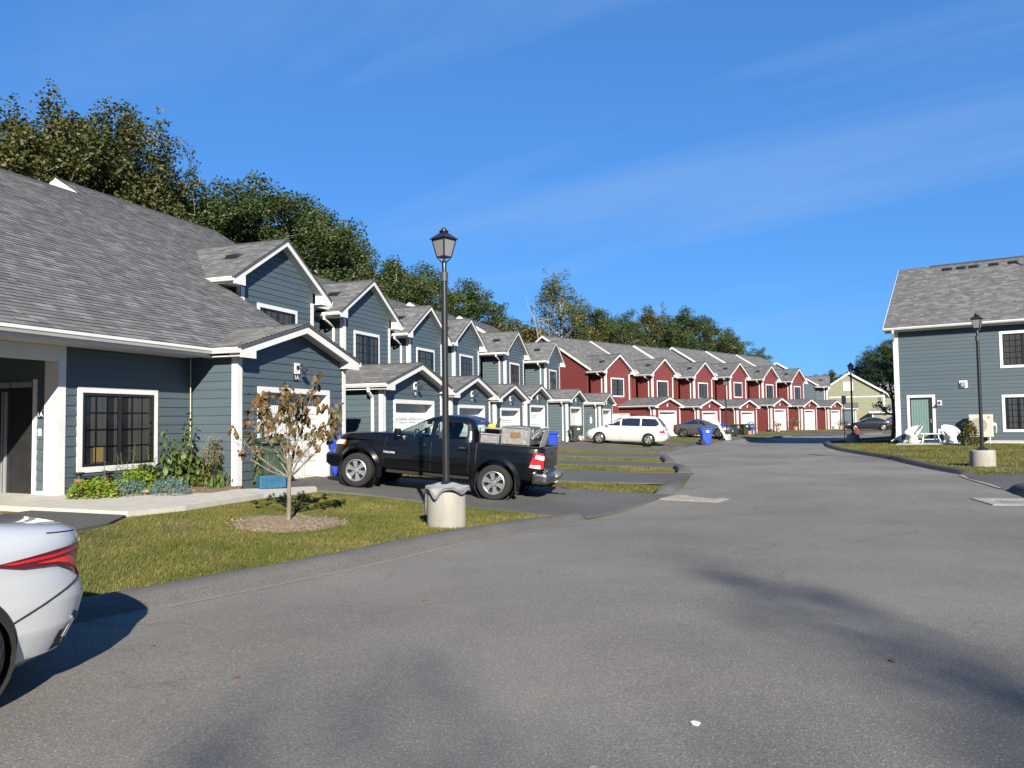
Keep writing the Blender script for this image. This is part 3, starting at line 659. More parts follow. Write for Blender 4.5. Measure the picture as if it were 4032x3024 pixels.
    clapboards(F, lambda zz: c+wv+.02, lambda zz: s1-.02, 3.0, 6.05, [], mw, sid, one)
    if end_wall: clapboards(E, lambda zz: 5.46 if zz < zb(5.46)-.1 else 10.4-(9.5-zz)/.62, lambda zz: 15.5 if zz < 6.2 else 10.4+(9.5-zz)/.62, .06, 9.44, [], mw, sid, one)
    mb = MB(); top = [(s0-.16, 5.0, zb(5.0)), (s1+.10, 5.0, zb(5.0)), (s1+.10, 10.4, 9.6), (s0-.16, 10.4, 9.6)]; mb.prism(top, (0,0,-.06)); mb.prism([(s0-.16, 10.4, 9.6), (s1+.10, 10.4, 9.6), (s1+.10, 15.9, zb(4.9)), (s0-.16, 15.9, zb(4.9))], (0,0,-.06))
    r = mb.build('roof', 'roof_deck', root)
    mb = MB(); mb.prism([(s0-.16, 10.24, 9.53), (s1+.1, 10.24, 9.53), (s1+.1, 10.4, 9.632), (s0-.16, 10.4, 9.632)], (0,0,-.02)); mb.prism([(s0-.16, 10.4, 9.632), (s1+.1, 10.4, 9.632), (s1+.1, 10.56, 9.53), (s0-.16, 10.56, 9.53)], (0,0,-.02)); mb.build('ridge_cap', 'ridge_cap', r)
    fo = slope_frame((s0-.165, 4.98, zb(4.98)), (s1+.1, 4.98, zb(4.98)), (s0-.165, 10.4, 9.6)); L = math.hypot(5.42, 5.42*.62); cs = math.hypot(1,.62)
    # slope is hidden under the bay roof
    q = shingles(*fo, lambda v: 0.0, lambda v: s1-s0+.265, L, r, 0, rnd=random.Random(k*7+1))
    Q.append((r, q))
    for sx in ((s0-.195, s0-.165), (s1+.10, s1+.13)):
        mb = MB(); x0, x1 = sx
        for (y0, z0_), (y1, z1_) in (((4.95, zb(4.95)), (10.4, 9.6)), ((10.4, 9.6), (15.9, zb(4.9)))):
            mb.prism([(x0,y0,z0_-.21), (x0,y1,z1_-.24), (x0,y1,z1_-.0), (x0,y0,z0_-.0)], (x1-x0,0,0))
        mb.build('rake_board', 'white_trim', root)
    mb = MB(); mb.box(s0-.165, s0-.001, 5.3, 15.6, 0, 0.001) if False else None
    for y0, z0_, y1, z1_ in ((5.0, zb(5.0), 10.4, 9.6), (10.4, 9.6, 15.9, zb(4.9))): mb.prism([(s0-.164,y0,z0_-.07),(s0-.001,y0,z0_-.07),(s0-.001,y1,z1_-.07),(s0-.164,y1,z1_-.07)], (0,0,-.10))
    mb.build('rake_soffit', 'soffit_white', root)
    mb = MB(); mb.box(c+hw+.02, s1+.1, 4.98, 5.0, zb(5)-.22, zb(5)-.06); mb.box(c+hw-.3, s1+.1, 5.001, 5.45, zb(5)-.22, zb(5)-.2); mb.build('eave_soffit', 'soffit_white', root)
    nS = 300 if lod == 0 else 0
    allq = [(rr, x) for rr, qq in Q for x in qq]
    if nS:
        allq.sort(key=lambda t: (t[1][0]-eyeL).length); near = [t for t in allq if t[1][0].y < 7.2][:nS]; ids = {id(t[1]) for t in near}
        for rr, x in near: mb = MB(); mb.add(x, FS); mb.build('shingle', 'shingle', rr)
    else: ids = set()
    for rr, qq in Q:
        mb = MB()
        for x in qq:
            if id(x) not in ids: mb.add(x, FS)
        if mb.f: tag(mb.build('shingles', 'shingle', rr), kind='stuff')
    return root
ORD = ['second', 'third', 'fourth', 'fifth', 'sixth', 'seventh']
NUM = ['1B', '1C', '1D', '1E', '1F', '1G']
for k in range(1, 7):
    s, o, z = BLUE[k]
    townhouse(k, TH1, X1, Y1, s, o, z, 'blue', NUM[k-1], 'blue clapboard townhouse with white gables, %s house from the left in the blue row' % ORD[k-1], 'blue townhouses', 0 if k < 3 else (1 if k < 5 else 2))
RORD = ['first red clapboard townhouse beside the blue row, its plain end wall showing', 'second red clapboard townhouse counted from the blue row', 'third red clapboard townhouse counted from the blue row', 'fourth red clapboard townhouse, bare steel frame of plants at its garage', 'fifth red clapboard townhouse, second from the far right end', 'last red clapboard townhouse at the far right end of its row']
RNUM = ['2A', '2B', '2C', '2D', '2E', '2F']
RORD[3] = 'fourth red clapboard townhouse counted from the blue row'
for k in range(6):
    s, o, z = RED[k]
    townhouse(10+k, TH2, X2, Y2, s, o, z, 'red', '', RORD[k], 'red townhouses', 2, end_wall=(k in (0, 3)))
# ---------------- first house: one storey with the long roof ----------------
def first_house():
    wx, wy = b2w(0, 0); z = .31
    root = thing('townhouse', 'near blue clapboard house with long grey shingle roof, 1A over its garage', 'house', (wx, wy, z), ROWROT(TH1), 'blue townhouses')
    M = Matrix.Translation((wx, wy, z)) @ Matrix.Rotation(ROWROT(TH1), 4, 'Z'); eyeL = M.inverted() @ Vector((0,0,1.6))
    sid = 'siding_blue'; gw = 2.15; zw = 2.74
    zr = lambda b: 2.954 + .62*(b-.763)
    G = Plane('front', .3); GL = Plane('left', -gw); GR = Plane('right', gw); F = Plane('front', 1.5); S = Plane('left', -5.45)
    d0, d1, dz0, dz1 = -1.37, 1.28, -.08, 2.02
    mb = MB(); G.box(mb, -gw, d0-.11, -.1, zw, -.12, 0); G.box(mb, d1+.11, gw, -.1, zw, -.12, 0); G.poly(mb, [(d0-.11, dz1+.11), (d1+.11, dz1+.11), (d1+.11, zw), (gw, zw), (0, 3.47), (-gw, zw), (d0-.11, zw)], -.12, 0)
    GL.box(mb, .42, 1.5, -.1, zw, -.12, 0); GR.box(mb, .42, 5, -.1, zw, -.12, 0)
    w = mb.build('wall', sid, root)
    rk = lambda zz: max(0.0, min(gw-.13, (3.50-zz)/.304))
    clapboards(G, lambda zz: -rk(zz) if zz > 2.74 else -gw+.13, lambda zz: rk(zz) if zz > 2.74 else gw-.13, -.08, 3.44, [(d0-.12, d1+.12, -.2, dz1+.12)], w, sid)
    clapboards(GL, lambda zz: .43, lambda zz: 1.5, .02, zw-.02, [], w, sid)
    mb = MB(); F.box(mb, -5.45, -gw, 0, zw, -.12, 0); S.box(mb, 1.62, 4.6, 0, zw, -.12, 0)
    w = mb.build('wall', sid, root); MB().box(-12, -5.45, 4.6, 4.7, 0, zw).build('wall', sid, root)
    Wn = (-5.07, -3.15, .45, 2.03)
    clapboards(F, lambda zz: -5.32, lambda zz: -gw-.0, .02, zw-.02, [(Wn[0]+.01, Wn[1]-.01, Wn[2]+.01, Wn[3]-.01)], w, sid)
    clapboards(S, lambda zz: 1.80, lambda zz: 1.985, .16, zw-.02, [], w, sid)
    Rw = Plane('right', 2.42)
    mb = MB(); Rw.poly(mb, [(.9,0),(9.7,0),(9.7,8.4),(.9,zr(.9)-.15)], -.1, 0); mb.build('wall', sid, root)
    mb = MB(); F.box(mb, -5.472, -5.32, 0, zw, 0, .026); S.box(mb, 1.476, 1.80, 0, zw, 0, .024); mb.build('corner_board', 'white_trim', root)
    mb = MB(); G.box(mb, -gw-.022, -gw+.13, -.1, zw, .0, .026); GL.box(mb, .276, .43, -.1, zw, 0, .022); mb.build('corner_board', 'white_trim', root)
    mb = MB(); G.box(mb, gw-.13, gw+.022, -.1, zw, 0, .026); GR.box(mb, .276, .43, -.1, zw, 0, .022); mb.build('corner_board', 'white_trim', root)
    mb = MB(); S.box(mb, 1.80, 1.99, 0, .16, 0, .02); S.box(mb, 1.985, 2.07, 0, 2.16, 0, .035); mb.build('door_trim', 'white_trim', root)
    # porch header, ceiling
    mb = MB(); mb.box(-14, -5.474, 1.474, 1.62, 2.47, 2.738); mb.build('porch_header', 'white_trim', root)
    mb = MB(); mb.box(-14, -gw-.3, .80, 1.474, 2.741, 2.76); mb.box(-14, -5.46, 1.63, 4.6, 2.72, 2.738)
    for x in np.arange(-9, -2.5, .1): mb.box(x-.006, x+.006, .81, 1.47, 2.7375, 2.741)
    mb.build('soffit', 'soffit_white', root)
    # screened entry on the side wall
    mb = MB(); S.box(mb, 2.07, 3.6, .03, 2.1, 0, .02); sc = mb.build('screen_door', 'door_screen', root)
    mb = MB(); S.box(mb, 2.11, 2.62, 2.02, 2.12, .02, .03); S.box(mb, 2.65, 3.6, 2.02, 2.12, .02, .03); mb.build('transom_strip', 'grey_metal', sc)
    mb = MB(); S.box(mb, 2.70, 2.755, .08, 1.95, .02, .045); S.box(mb, 2.80, 2.83, .08, 1.95, .02, .04); mb.build('door_stile', 'grey_metal', sc)
    mb = MB(); S.box(mb, 2.58, 2.592, .05, 2.0, .02, .028); mb.build('zip', 'black_plastic', sc)
    number_plate(root, S, 1.895, 1.52, '1A', w=.12, h=.12, rot=(PI/2, 0, -PI/2))
    mb = MB(); S.box(mb, 1.86, 1.93, 1.14, 1.27, .02, .035); mb.build('door_bell', 'white_paint', root)
    # window, door, light, number
    window(root, F, *Wn, trim=.105, sashes=2, grid=(3,4))
    mb = MB(); F.box(mb, -4.70, -4.48, .63, .93, .0125, .016); mb.build('paper_bag', 'paper_yellow', root)
    mb = MB(); G.box(mb, d0-.12, d0, -.08, dz1+.12, .0, .03); G.box(mb, d1, d1+.12, -.08, dz1+.12, .0, .03); G.box(mb, d0, d1, dz1, dz1+.12, .0, .03)
    G.box(mb, d0-.02, d0, -.08, dz1, -.30, -.001); G.box(mb, d1, d1+.02, -.08, dz1, -.30, -.001); G.box(mb, d0, d1, dz1, dz1+.02, -.30, -.001); mb.build('door_trim', 'white_trim', root)
    garage_door(root, d0, d1, dz0, dz1, .56, 0)
    wall_light(root, G, -.02, 2.62); number_plate(root, G, -.05, 2.40, '1A')
    # roofs
    bb = lambda d: max(.763, .763 + (.73-.304*d)/.62)
    r, q1 = gable_roof(root, 0, 2.41, 3.684, 2.951, 2.712, 0, .3, 1.94, bb, .304, (1.2, 2.40, 2.43), None)
    s0, s1 = -14.0, 2.6
    mb = MB(); mb.prism([(s0,.74,zr(.74)), (s1,.74,zr(.74)), (s1,9.72,8.507), (s0,9.72,8.507)], (0,0,-.06)); mb.prism([(s0,9.72,8.507), (s1,9.72,8.507), (s1,17.5,zr(1.94)), (s0,17.5,zr(1.94))], (0,0,-.06))
    rm = mb.build('roof', 'roof_deck', root)
    mb = MB(); mb.prism([(s0,9.56,8.43),(2.25,9.56,8.43),(2.25,9.72,8.535),(s0,9.72,8.535)], (0,0,-.02)); mb.prism([(s0,9.72,8.535),(2.25,9.72,8.535),(2.25,9.88,8.43),(s0,9.88,8.43)], (0,0,-.02)); mb.build('ridge_cap', 'ridge_cap', rm)
    fo = slope_frame((s0,.72,zr(.72)), (s1,.72,zr(.72)), (s0,9.72,8.507)); L = math.hypot(9.0, 9.0*.62)
    q2 = shingles(*fo, lambda v: 4.0, lambda v: s1-s0, L, rm, 0, rnd=random.Random(11))
    # shingles under the garage gable are left out
    def under(p): return abs(p.x) < 2.36 and (3.684 - .304*abs(p.x)) > p.z + .03
    q2 = [x for x in q2 if not (under(x[0]) and under(x[2]) and under(x[1]))]
    q = [(r, x) for x in q1] + [(rm, x) for x in q2]
    def shows(x):
        d = (x[0]-eyeL); return (x[1]-x[0]).length / d.length
    q.sort(key=lambda t: -shows(t[1]) if t[1][0].x > -6.5 else 1)
    for rr, x in q[:300]: mb = MB(); mb.add(x, FS); mb.build('shingle', 'shingle', rr)
    for rr in (r, rm):
        mb = MB()
        for r2_, x in q[300:]:
            if r2_ is rr: mb.add(x, FS)
        tag(mb.build('shingles', 'shingle', rr), kind='stuff')
    mb = MB(); mb.prism([(2.605,.74,zr(.74)-.2),(2.605,9.72,8.507-.22),(2.605,9.72,8.507-.002),(2.605,.74,zr(.74)-.002)], (.03,0,0)); mb.build('rake_board', 'white_trim', root)
    mb = MB(); mb.box(s0, -2.43, .763, .79, 2.742, 2.93); mb.build('eave_fascia', 'white_trim', root)
    mb = MB(); gutter(mb, (s0,.761,2.80), (-2.42,.761,2.80), (0,-1,0)); mb.build('gutter', 'white_trim', root)
    mb = MB(); gutter(mb, (-2.412,0,2.80), (-2.412,.76,2.80), (-1,0,0)); mb.build('gutter', 'white_trim', root)
    mb = MB(); gutter(mb, (2.412,0,2.80), (2.412,3,2.80), (1,0,0)); mb.build('gutter', 'white_trim', root)
    mb = MB(); ribbon(mb, [(2.46,.55,2.80),(2.46,.55,2.66),(2.24,.55,2.48),(2.215,.55,2.4),(2.215,.55,.1)], .075, .06, (0,1,0)); mb.build('downspout', 'white_trim', root)
    mb = MB(); mb.box(-2.41,-2.15,.302,1.0,2.735,2.755); mb.box(2.15,2.41,.302,3,2.735,2.755); mb.build('eave_soffit', 'soffit_white', root)
    mb = MB(); F.box(mb, -5.45, -gw, -.2, .02, -.05, .012); GL.box(mb, .4, 1.5, -.25, .02, -.05, .01); mb.build('foundation', 'foundation', root)
    return root
mat('door_screen', (.018,.018,.019), .45, var=.2, scale=3, bump=.4, bscale=2.5)
mat('grey_metal', (.30,.30,.31), .4, metal=.3, var=.08)
mat('ac_beige', (.42,.40,.34), .5, var=.04)
mat('logo_red', (.45,.05,.05), .5, var=.05)
first_house()
# brick pad at the porch
pad = thing('brick_pad', 'red brick pad in front of the screened porch entry', 'paving', (*b2w(-5.9,-2.3), .345), ROWROT(TH1), kind='structure')
mb = MB(); mb.box(-2.6, .35, -1.0, 1.4, -.10, .0); mb.build('bedding', 'sand', pad)
_b = MB().box(-.098, .098, -.048, .048, 0, .03); first = None
for i in range(14):
    for j in range(20):
        loc = (-2.5 + i*.205 + (.1 if j % 2 else 0), -.94 + j*.104, .0)
        if first is None: first = _b.build('brick', 'brick_red', pad, bevel=.006); first.location = loc
        else: obj('brick', first.data, pad, loc)
# ---------------- right house ----------------
RH = (20.058, 40.153, .229); RHROT = math.atan2(-.5673, .8235)
def right_house():
    root = thing('apartment_house', 'blue clapboard two storey house on the right with mint curtained door', 'house', RH, RHROT)
    F = Plane('front', 0); sid = 'siding_blue'; L = 14.0; zt = 5.97; zw = 5.74
    M = Matrix.Translation(RH) @ Matrix.Rotation(RHROT, 4, 'Z'); eyeL = M.inverted() @ Vector((0,0,1.6))
    mb = MB(); F.box(mb, 0, L, -.1, zw, -.12, 0); Plane('left', 0).poly(mb, [(0,-.1),(11.7,-.1),(11.7,5.9),(5.85,9.7),(0,5.9)], -.12, 0); w = mb.build('wall', sid, root)
    D = (.45, 1.74, .10, 2.44); W2 = (4.60, 6.5, 3.64, 5.43); W1 = (4.60, 6.5, .53, 2.34)
    ops = [(D[0]+.01, D[1]-.01, 0, D[3]-.01), (W2[0]+.01, W2[1]-.01, W2[2]+.01, W2[3]-.01), (W1[0]+.01, W1[1]-.01, W1[2]+.01, W1[3]-.01)]
    clapboards(F, lambda z: .14, lambda z: 9.0, .10, zw-.05, ops, w, sid)
    mb = MB(); F.box(mb, .0, L, -.3, .09, -.06, .01); mb.build('foundation', 'foundation', root)
    mb = MB(); F.box(mb, 0, L, .085, .115, 0, .03); mb.build('base_trim', 'white_trim', root)
    mb = MB(); F.box(mb, -.022, .14, .1, zw, 0, .026); Plane('left', 0).box(mb, -.024, .15, .1, zw, 0, .022); mb.build('corner_board', 'white_trim', root)
    window(root, F, *W2, trim=.13, sashes=2, grid=(3,5)); window(root, F, *W1, trim=.13, sashes=2, grid=(3,5))
    # patio door with mint curtain
    mb = MB(); F.box(mb, D[0], D[0]+.13, .1, D[3], 0, .034); F.box(mb, D[1]-.13, D[1], .1, D[3], 0, .034); F.box(mb, D[0]+.13, D[1]-.13, D[3]-.13, D[3], 0, .034); mb.build('door_trim', 'white_trim', root)
    a0, a1, z0, z1 = D[0]+.13, D[1]-.13, .16, D[3]-.13
    mb = MB(); F.box(mb, a0, a0+.05, z0, z1, 0, .03); F.box(mb, a1-.16, a1, z0, z1, 0, .03); F.box(mb, a0+.05, a1-.16, z1-.10, z1, 0, .03); F.box(mb, a0+.05, a1-.16, z0, z0+.05, 0, .03); dr = mb.build('patio_door', 'black_frame', root)
    mb = MB(); n = 40; vs = []; fs = []
    for i in range(n+1):
        a = a0+.05 + (a1-.16-a0-.05)*i/n; y = .008 + .005*sin(i*1.1) + .003*sin(i*2.7)
        vs += [F.p(a, z0+.05, y), F.p(a, z1-.10, y)]
    mb.add(vs, [(2*i, 2*i+2, 2*i+3, 2*i+1) for i in range(n)]); mb.build('curtain', 'curtain_mint', dr, smooth=True, angle=80)
    mb = MB(); F.box(mb, a0+.05, a1-.16, z0+.05, z1-.1, .02, .024); mb.build('pane', 'pane_glass', dr)
    mb = MB(); F.box(mb, a1-.10, a1-.07, 1.0, 1.2, .03, .06); mb.build('handle', 'grey_metal', dr)
    mb = MB(); F.box(mb, D[0]-.05, D[1]+.1, -.1, .10, .02, .06); mb.build('door_sill', 'white_trim', root)
    wall_light(root, F, 1.93, 2.01)
    mb = MB(); F.box(mb, 2.83, 3.19, 2.73, 3.10, .01, .05); v = mb.build('dryer_vent', 'white_trim', root); mb = MB(); F.box(mb, 2.92, 3.11, 2.79, 3.02, .05, .14); mb.build('vent_hood', 'grey_metal', v)
    mb = MB(); F.box(mb, 1.82, 2.10, .39, .69, .01, .05); v = mb.build('outlet_box', 'white_trim', root); mb = MB(); F.box(mb, 1.93, 2.01, .47, .62, .05, .07); mb.build('outlet_cover', 'grey_metal', v)
    # roof
    sl = .641; zr = lambda y: zt + sl*(y+.45); x0 = -.46; ry = 5.85
    mb = MB(); mb.prism([(x0,-.45,zt),(L,-.45,zt),(L,ry,zr(ry)),(x0,ry,zr(ry))], (0,0,-.06)); mb.prism([(x0,ry,zr(ry)),(L,ry,zr(ry)),(L,12.1,zt),(x0,12.1,zt)], (0,0,-.06)); r = mb.build('roof', 'roof_deck', root)
    fo = slope_frame((x0,-.47,zt-.013), (L,-.47,zt-.013), (x0,ry,zr(ry))); q = shingles(*fo, lambda v: 0.0, lambda v: 9.5, math.hypot(6.32, 6.32*sl), r, 0, rnd=random.Random(5))
    q.sort(key=lambda x: ((x[0]-eyeL).length if x[0].x < 6.3 else 1e4) / (x[1]-x[0]).length)
    for x in q[:300]: mb = MB(); mb.add(x, FS); mb.build('shingle', 'shingle', r)
    mb = MB(); [mb.add(x, FS) for x in q[300:]]; tag(mb.build('shingles', 'shingle', r), kind='stuff')
    mb = MB(); mb.prism([(x0+1.6,ry-.17,zr(ry)-.075),(L,ry-.17,zr(ry)-.075),(L,ry,zr(ry)+.04),(x0+1.6,ry,zr(ry)+.04)], (0,0,-.02)); mb.prism([(x0+1.6,ry,zr(ry)+.04),(L,ry,zr(ry)+.04),(L,ry+.17,zr(ry)-.075),(x0+1.6,ry+.17,zr(ry)-.075)], (0,0,-.02)); mb.build('ridge_cap', 'ridge_cap', r)
    for sx in ((x0-.03, x0-.001),):
        mb = MB(); mb.prism([(sx[0],-.47,zt-.22),(sx[0],ry,zr(ry)-.24),(sx[0],ry,zr(ry)),(sx[0],-.47,zt)], (.029,0,0)); mb.prism([(sx[0],ry,zr(ry)-.24),(sx[0],12.1,zt-.22),(sx[0],12.1,zt),(sx[0],ry,zr(ry))], (.029,0,0)); mb.build('rake_board', 'white_trim', root)
    mb = MB(); mb.box(x0, L, -.45, -.42, zt-.2, zt-.03); mb.box(x0, L, -.419, -.001, zw+.0, zw+.02); mb.prism([(x0,0,5.72),(-.001,0,5.72),(-.001,ry,zr(ry)-.2),(x0,ry,zr(ry)-.2)], (0,0,-.02)); mb.build('soffit', 'soffit_white', root)
    mb = MB(); gutter(mb, (x0,-.452,zt-.15), (L,-.452,zt-.15), (0,-1,0)); mb.build('gutter', 'white_trim', root)
    mb = MB(); ribbon(mb, [(-.02,-.5,zt-.15),(-.02,-.5,zt-.3),(-.05,-.07,zt-.7),(-.05,-.06,zt-.85),(-.05,-.06,.35),(-.1,-.1,.2),(-.28,-.3,.08)], .085, .065, (1,0,0)); mb.build('downspout', 'white_trim', root)
    u = Vector((0,1,sl)).normalized(); nn = Vector((0,-sl,1)).normalized()
    for x in (2.05, 2.75, 3.35, 4.3, 5.2): roof_vent(root, (x, 5.25, zr(5.25)), nn, u, (1,0,0))
    mb = MB(); mb.lathe([(.10,.0),(.06,.05),(.045,.06),(.045,.62),(.04,.62)], 14, (5.75, 4.7, zr(4.7))); mb.build('vent_pipe', 'white_paint', root, smooth=True)
    return root
right_house()
# ---------------- houses far beyond the red row ----------------
for i, (du, lab) in enumerate(((0, 'far blue townhouse between the red row and the sage green house'), (7.1, 'farthest blue townhouse half hidden behind another blue one'))):
    th = R_(24); townhouse(30+i, th, 49.2, 109.7, du, -.4*i, -.12, 'blue', '', lab, 'far blue townhouses', 2)
def sage_house():
    root = thing('sage_house', 'sage green clapboard house far off with white attic vent in its gable', 'house', (52.6, 120, -.35), R_(-24))
    F = Plane('front', 0); pk = 8.9
    mb = MB(); F.poly(mb, [(-4.4,-.2),(4.9,-.2),(4.9,5.7),(0,pk-.15),(-4.4,6.0)], -.15, 0); mb.box(-4.4, 4.9, .15, 9, -.2, 5.6); w = mb.build('wall', 'siding_sage', root)
    clapboards(F, lambda z: -4.3 if z < 6.0 else -(pk-.2-z)/.66, lambda z: 4.75 if z < 5.6 else (pk-.2-z)/.64, .1, pk-.3, [], w, 'siding_sage', False)
    mb = MB(); F.box(mb, -4.4, 4.9, 4.95, 5.1, .02, .04); mb.build('band_board', 'white_trim', root)
    mb = MB(); F.box(mb, -.9, .5, 6.0, 7.4, .02, .06); mb.build('attic_vent', 'white_trim', root)
    mb = MB(); F.box(mb, 4.62, 4.92, 0, 5.6, .02, .05); F.box(mb, -4.42, -4.2, 0, 5.9, .02, .05); mb.build('corner_board', 'white_trim', root)
    mb = MB(); mb.prism([(-4.9,-.35,pk-.66*4.9),(0,-.35,pk),(0,9.3,pk),(-4.9,9.3,pk-.66*4.9)], (0,0,-.1)); mb.prism([(0,-.35,pk),(5.6,-.35,pk-.64*5.6),(5.6,9.3,pk-.64*5.6),(0,9.3,pk)], (0,0,-.1)); r = mb.build('roof', 'roof_deck', root)
    q = []
    for O, e1, up, Ln in (((5.6,-.36,pk-.64*5.6),(5.6,9.3,pk-.64*5.6),(0,-.36,pk), 5.6*math.hypot(1,.64)), ((-4.9,-.36,pk-.66*4.9),(-4.9,9.3,pk-.66*4.9),(0,-.36,pk), 4.9*math.hypot(1,.66))):
        q += shingles(*slope_frame(O, e1, up), lambda v: 0.0, lambda v: 9.6, Ln, r, 0, expo=.2)
    mb = MB(); [mb.add(x, FS) for x in q]; tag(mb.build('shingles', 'shingle', r), kind='stuff')
    mb = MB(); mb.prism([(-4.9,-.38,pk-.66*4.9-.3),(0,-.38,pk-.34),(0,-.38,pk),(-4.9,-.38,pk-.66*4.9)], (0,.03,0)); mb.prism([(0,-.38,pk-.34),(5.6,-.38,pk-.64*5.6-.3),(5.6,-.38,pk-.64*5.6),(0,-.38,pk)], (0,.03,0)); mb.build('rake_board', 'white_trim', root)
    # bay and low garage wing on the right
    mb = MB(); mb.box(4.9, 7.0, 1.5, 6, 0, 5.2); mb.build('wall', 'siding_sage', root); mb = MB(); mb.box(3.0, 11, -1.5, 5, -.2, 2.6); mb.build('wall', 'siding_sage', root)
    mb = MB(); mb.prism([(4.6,1.2,5.2),(7.4,1.2,5.2),(6.6,1.2,7.3),(4.0,1.2,7.3)], (0,5,0)); mb.prism([(2.6,-1.9,2.7),(11.4,-1.9,2.7),(11.4,1.4,3.7),(4.9,1.4,3.7)], (0,0,.12)); mb.build('roof', 'shingle', root)
    mb = MB(); mb.box(2.6, 11.4, -1.95, -1.91, 2.45, 2.72); mb.box(3.0, 3.2, -1.53, -1.5, 0, 2.5); mb.box(6.85, 7.02, 1.46, 1.5, 2.7, 5.2); mb.box(4.6, 7.4, 1.16, 1.2, 5.0, 5.25); mb.build('white_trim', 'white_trim', root)
sage_house()
# ---------------- asphalt berms (kerbs) ----------------
def berm(name, pts, label, w=.34, h=.13, smooth=2, side=1, material='berm'):
    """rounded asphalt kerb; pts run along its road edge, the hump lies on the left of the run (side=1)"""
    p = chaikin(pts, smooth) if smooth else pts; mb = MB(); prof = [(-.03,-.06),(.0,.02),(.05,.62),(.12,.92),(.20,1.0),(.28,.93),(.34,.7),(.38,-.3)]; k = 0; rr = random.Random(len(pts)*7+int(pts[0][0]*10)); n = len(prof)
    # resample
    q = [p[0]]
    for a, b in zip(p[:-1], p[1:]):
        L = math.hypot(b[0]-a[0], b[1]-a[1]); m = max(1, int(L/.35))
        q += [(a[0]+(b[0]-a[0])*i/m, a[1]+(b[1]-a[1])*i/m) for i in range(1, m+1)]
    for i, c in enumerate(q):
        a = q[max(0,i-1)]; b = q[min(len(q)-1,i+1)]; dx, dy = b[0]-a[0], b[1]-a[1]; L = math.hypot(dx, dy) or 1; nx, ny = -dy/L*side, dx/L*side
        g = gz(*c) + .028; e = min(1, min(i, len(q)-1-i)/1.2 + .35); wob = rr.uniform(-.012,.012)
        for (u, v) in prof:
            uu = u*w/.34; mb.v.append((c[0]+nx*uu+wob*nx, c[1]+ny*uu+wob*ny, g + v*h*(e if v > .1 else 1) + (rr.uniform(-.008,.008) if v > .3 else 0)))
    for i in range(len(q)-1):
        for j in range(n-1): mb.f.append((i*n+j, i*n+j+1, (i+1)*n+j+1, (i+1)*n+j))
    mb.f.append(tuple(range(n))); mb.f.append(tuple((len(q)-1)*n+j for j in range(n))[::-1])
    return tag(mb.build(name, material, None, smooth=True, angle=50, fix=True), label, 'kerb', 'asphalt kerbs', kind='structure')
berm('kerb', LEFT_EDGE[1:-1] + [(1.25,13.35)], 'long dark asphalt kerb below the near lawn', w=.40)
for pts, lb in (([(3.62,17.55),(3.95,18.4),(4.25,19.35)], 'short asphalt kerb beside the left drain'), ([(5.45,23.6),(5.75,25),(5.92,26.5)], 'second short asphalt kerb along the left road edge'), ([(6.35,30.2),(6.65,32),(6.9,34.0)], 'third short asphalt kerb along the left road edge'),
                ([(7.42,37.8),(7.9,39.2),(8.3,40.6)], 'fourth short asphalt kerb along the left road edge'), ([(9.35,43.8),(9.85,45),(10.3,46.0)], 'fifth short asphalt kerb just before the minivan driveway'), ([(11.9,49.0),(12.6,50.4),(13.1,51.6)], 'short asphalt kerb beyond the minivan driveway'), ([(14.7,55.3),(16.3,58.7),(18.4,59.9)], 'asphalt kerb at the foot of the far left lamp'),
                ([(21.3,62.4),(22.5,63.6),(23.5,64.7)], 'far asphalt kerb in front of the red row'), ([(31.1,68.4),(32.4,69),(33.4,69.5)], 'farthest asphalt kerb in front of the red row')):
    berm('kerb', pts, lb, smooth=1, w=.42, h=.15)
RB = [(30,60.2),(24.5,55.5),(20.2,49.2),(18.3,45.6),(17.3,43.0),(16.0,39.6),(14.95,35.6),(14.35,31.55),(13.94,28.7),(13.06,25.54),(12.47,23.11),(12.06,20.9)]
berm('kerb', RB, 'long dark asphalt kerb round the right lawn', material='berm_dark')
berm('kerb', [(10.45,16.4),(9.77,14.85),(9.58,12.2),(10.2,9)], 'dark asphalt kerb beside the right drain', w=.45, h=.17, material='berm_dark')
# sandy seams where driveways meet the road
tag(strip('sand_seam', [(-3.0,6.75),(-2.0,8.0),(-1.0,9.6),(0,11.3),(1.0,12.75),(1.4,13.5),(2.1,14.9)], .04, .036, 'sand'), 'sandy seam along the near kerb', 'sand', kind='stuff')
tag(strip('sand_seam', [(11.9,20.6),(11.4,19.4),(10.9,17.8),(10.5,16.7)], .16, .048, 'sand'), 'sandy seam at the mouth of the right driveway', 'sand', kind='stuff')
for i, (a, b) in enumerate((((3.9,19.5),(3.2,19.9)), ((5.4,26.75),(4.6,27.0)), ((6.2,34.3),(5.4,34.6)))): pass
for p in ([(4.25,19.6),(3.6,19.8),(2.6,20.2)], [(5.35,23.4),(4.6,23.7),(3.6,24.0)], [(6.0,30.2),(5.2,30.5),(4.2,30.8)], [(8.9,42.9),(8.0,43.4),(7.2,43.6)]):
    tag(strip('sand_seam', p, .14, .047, 'sand'), 'sandy strip between a driveway and a grass strip', 'sand', 'sandy strips along the driveways', kind='stuff')
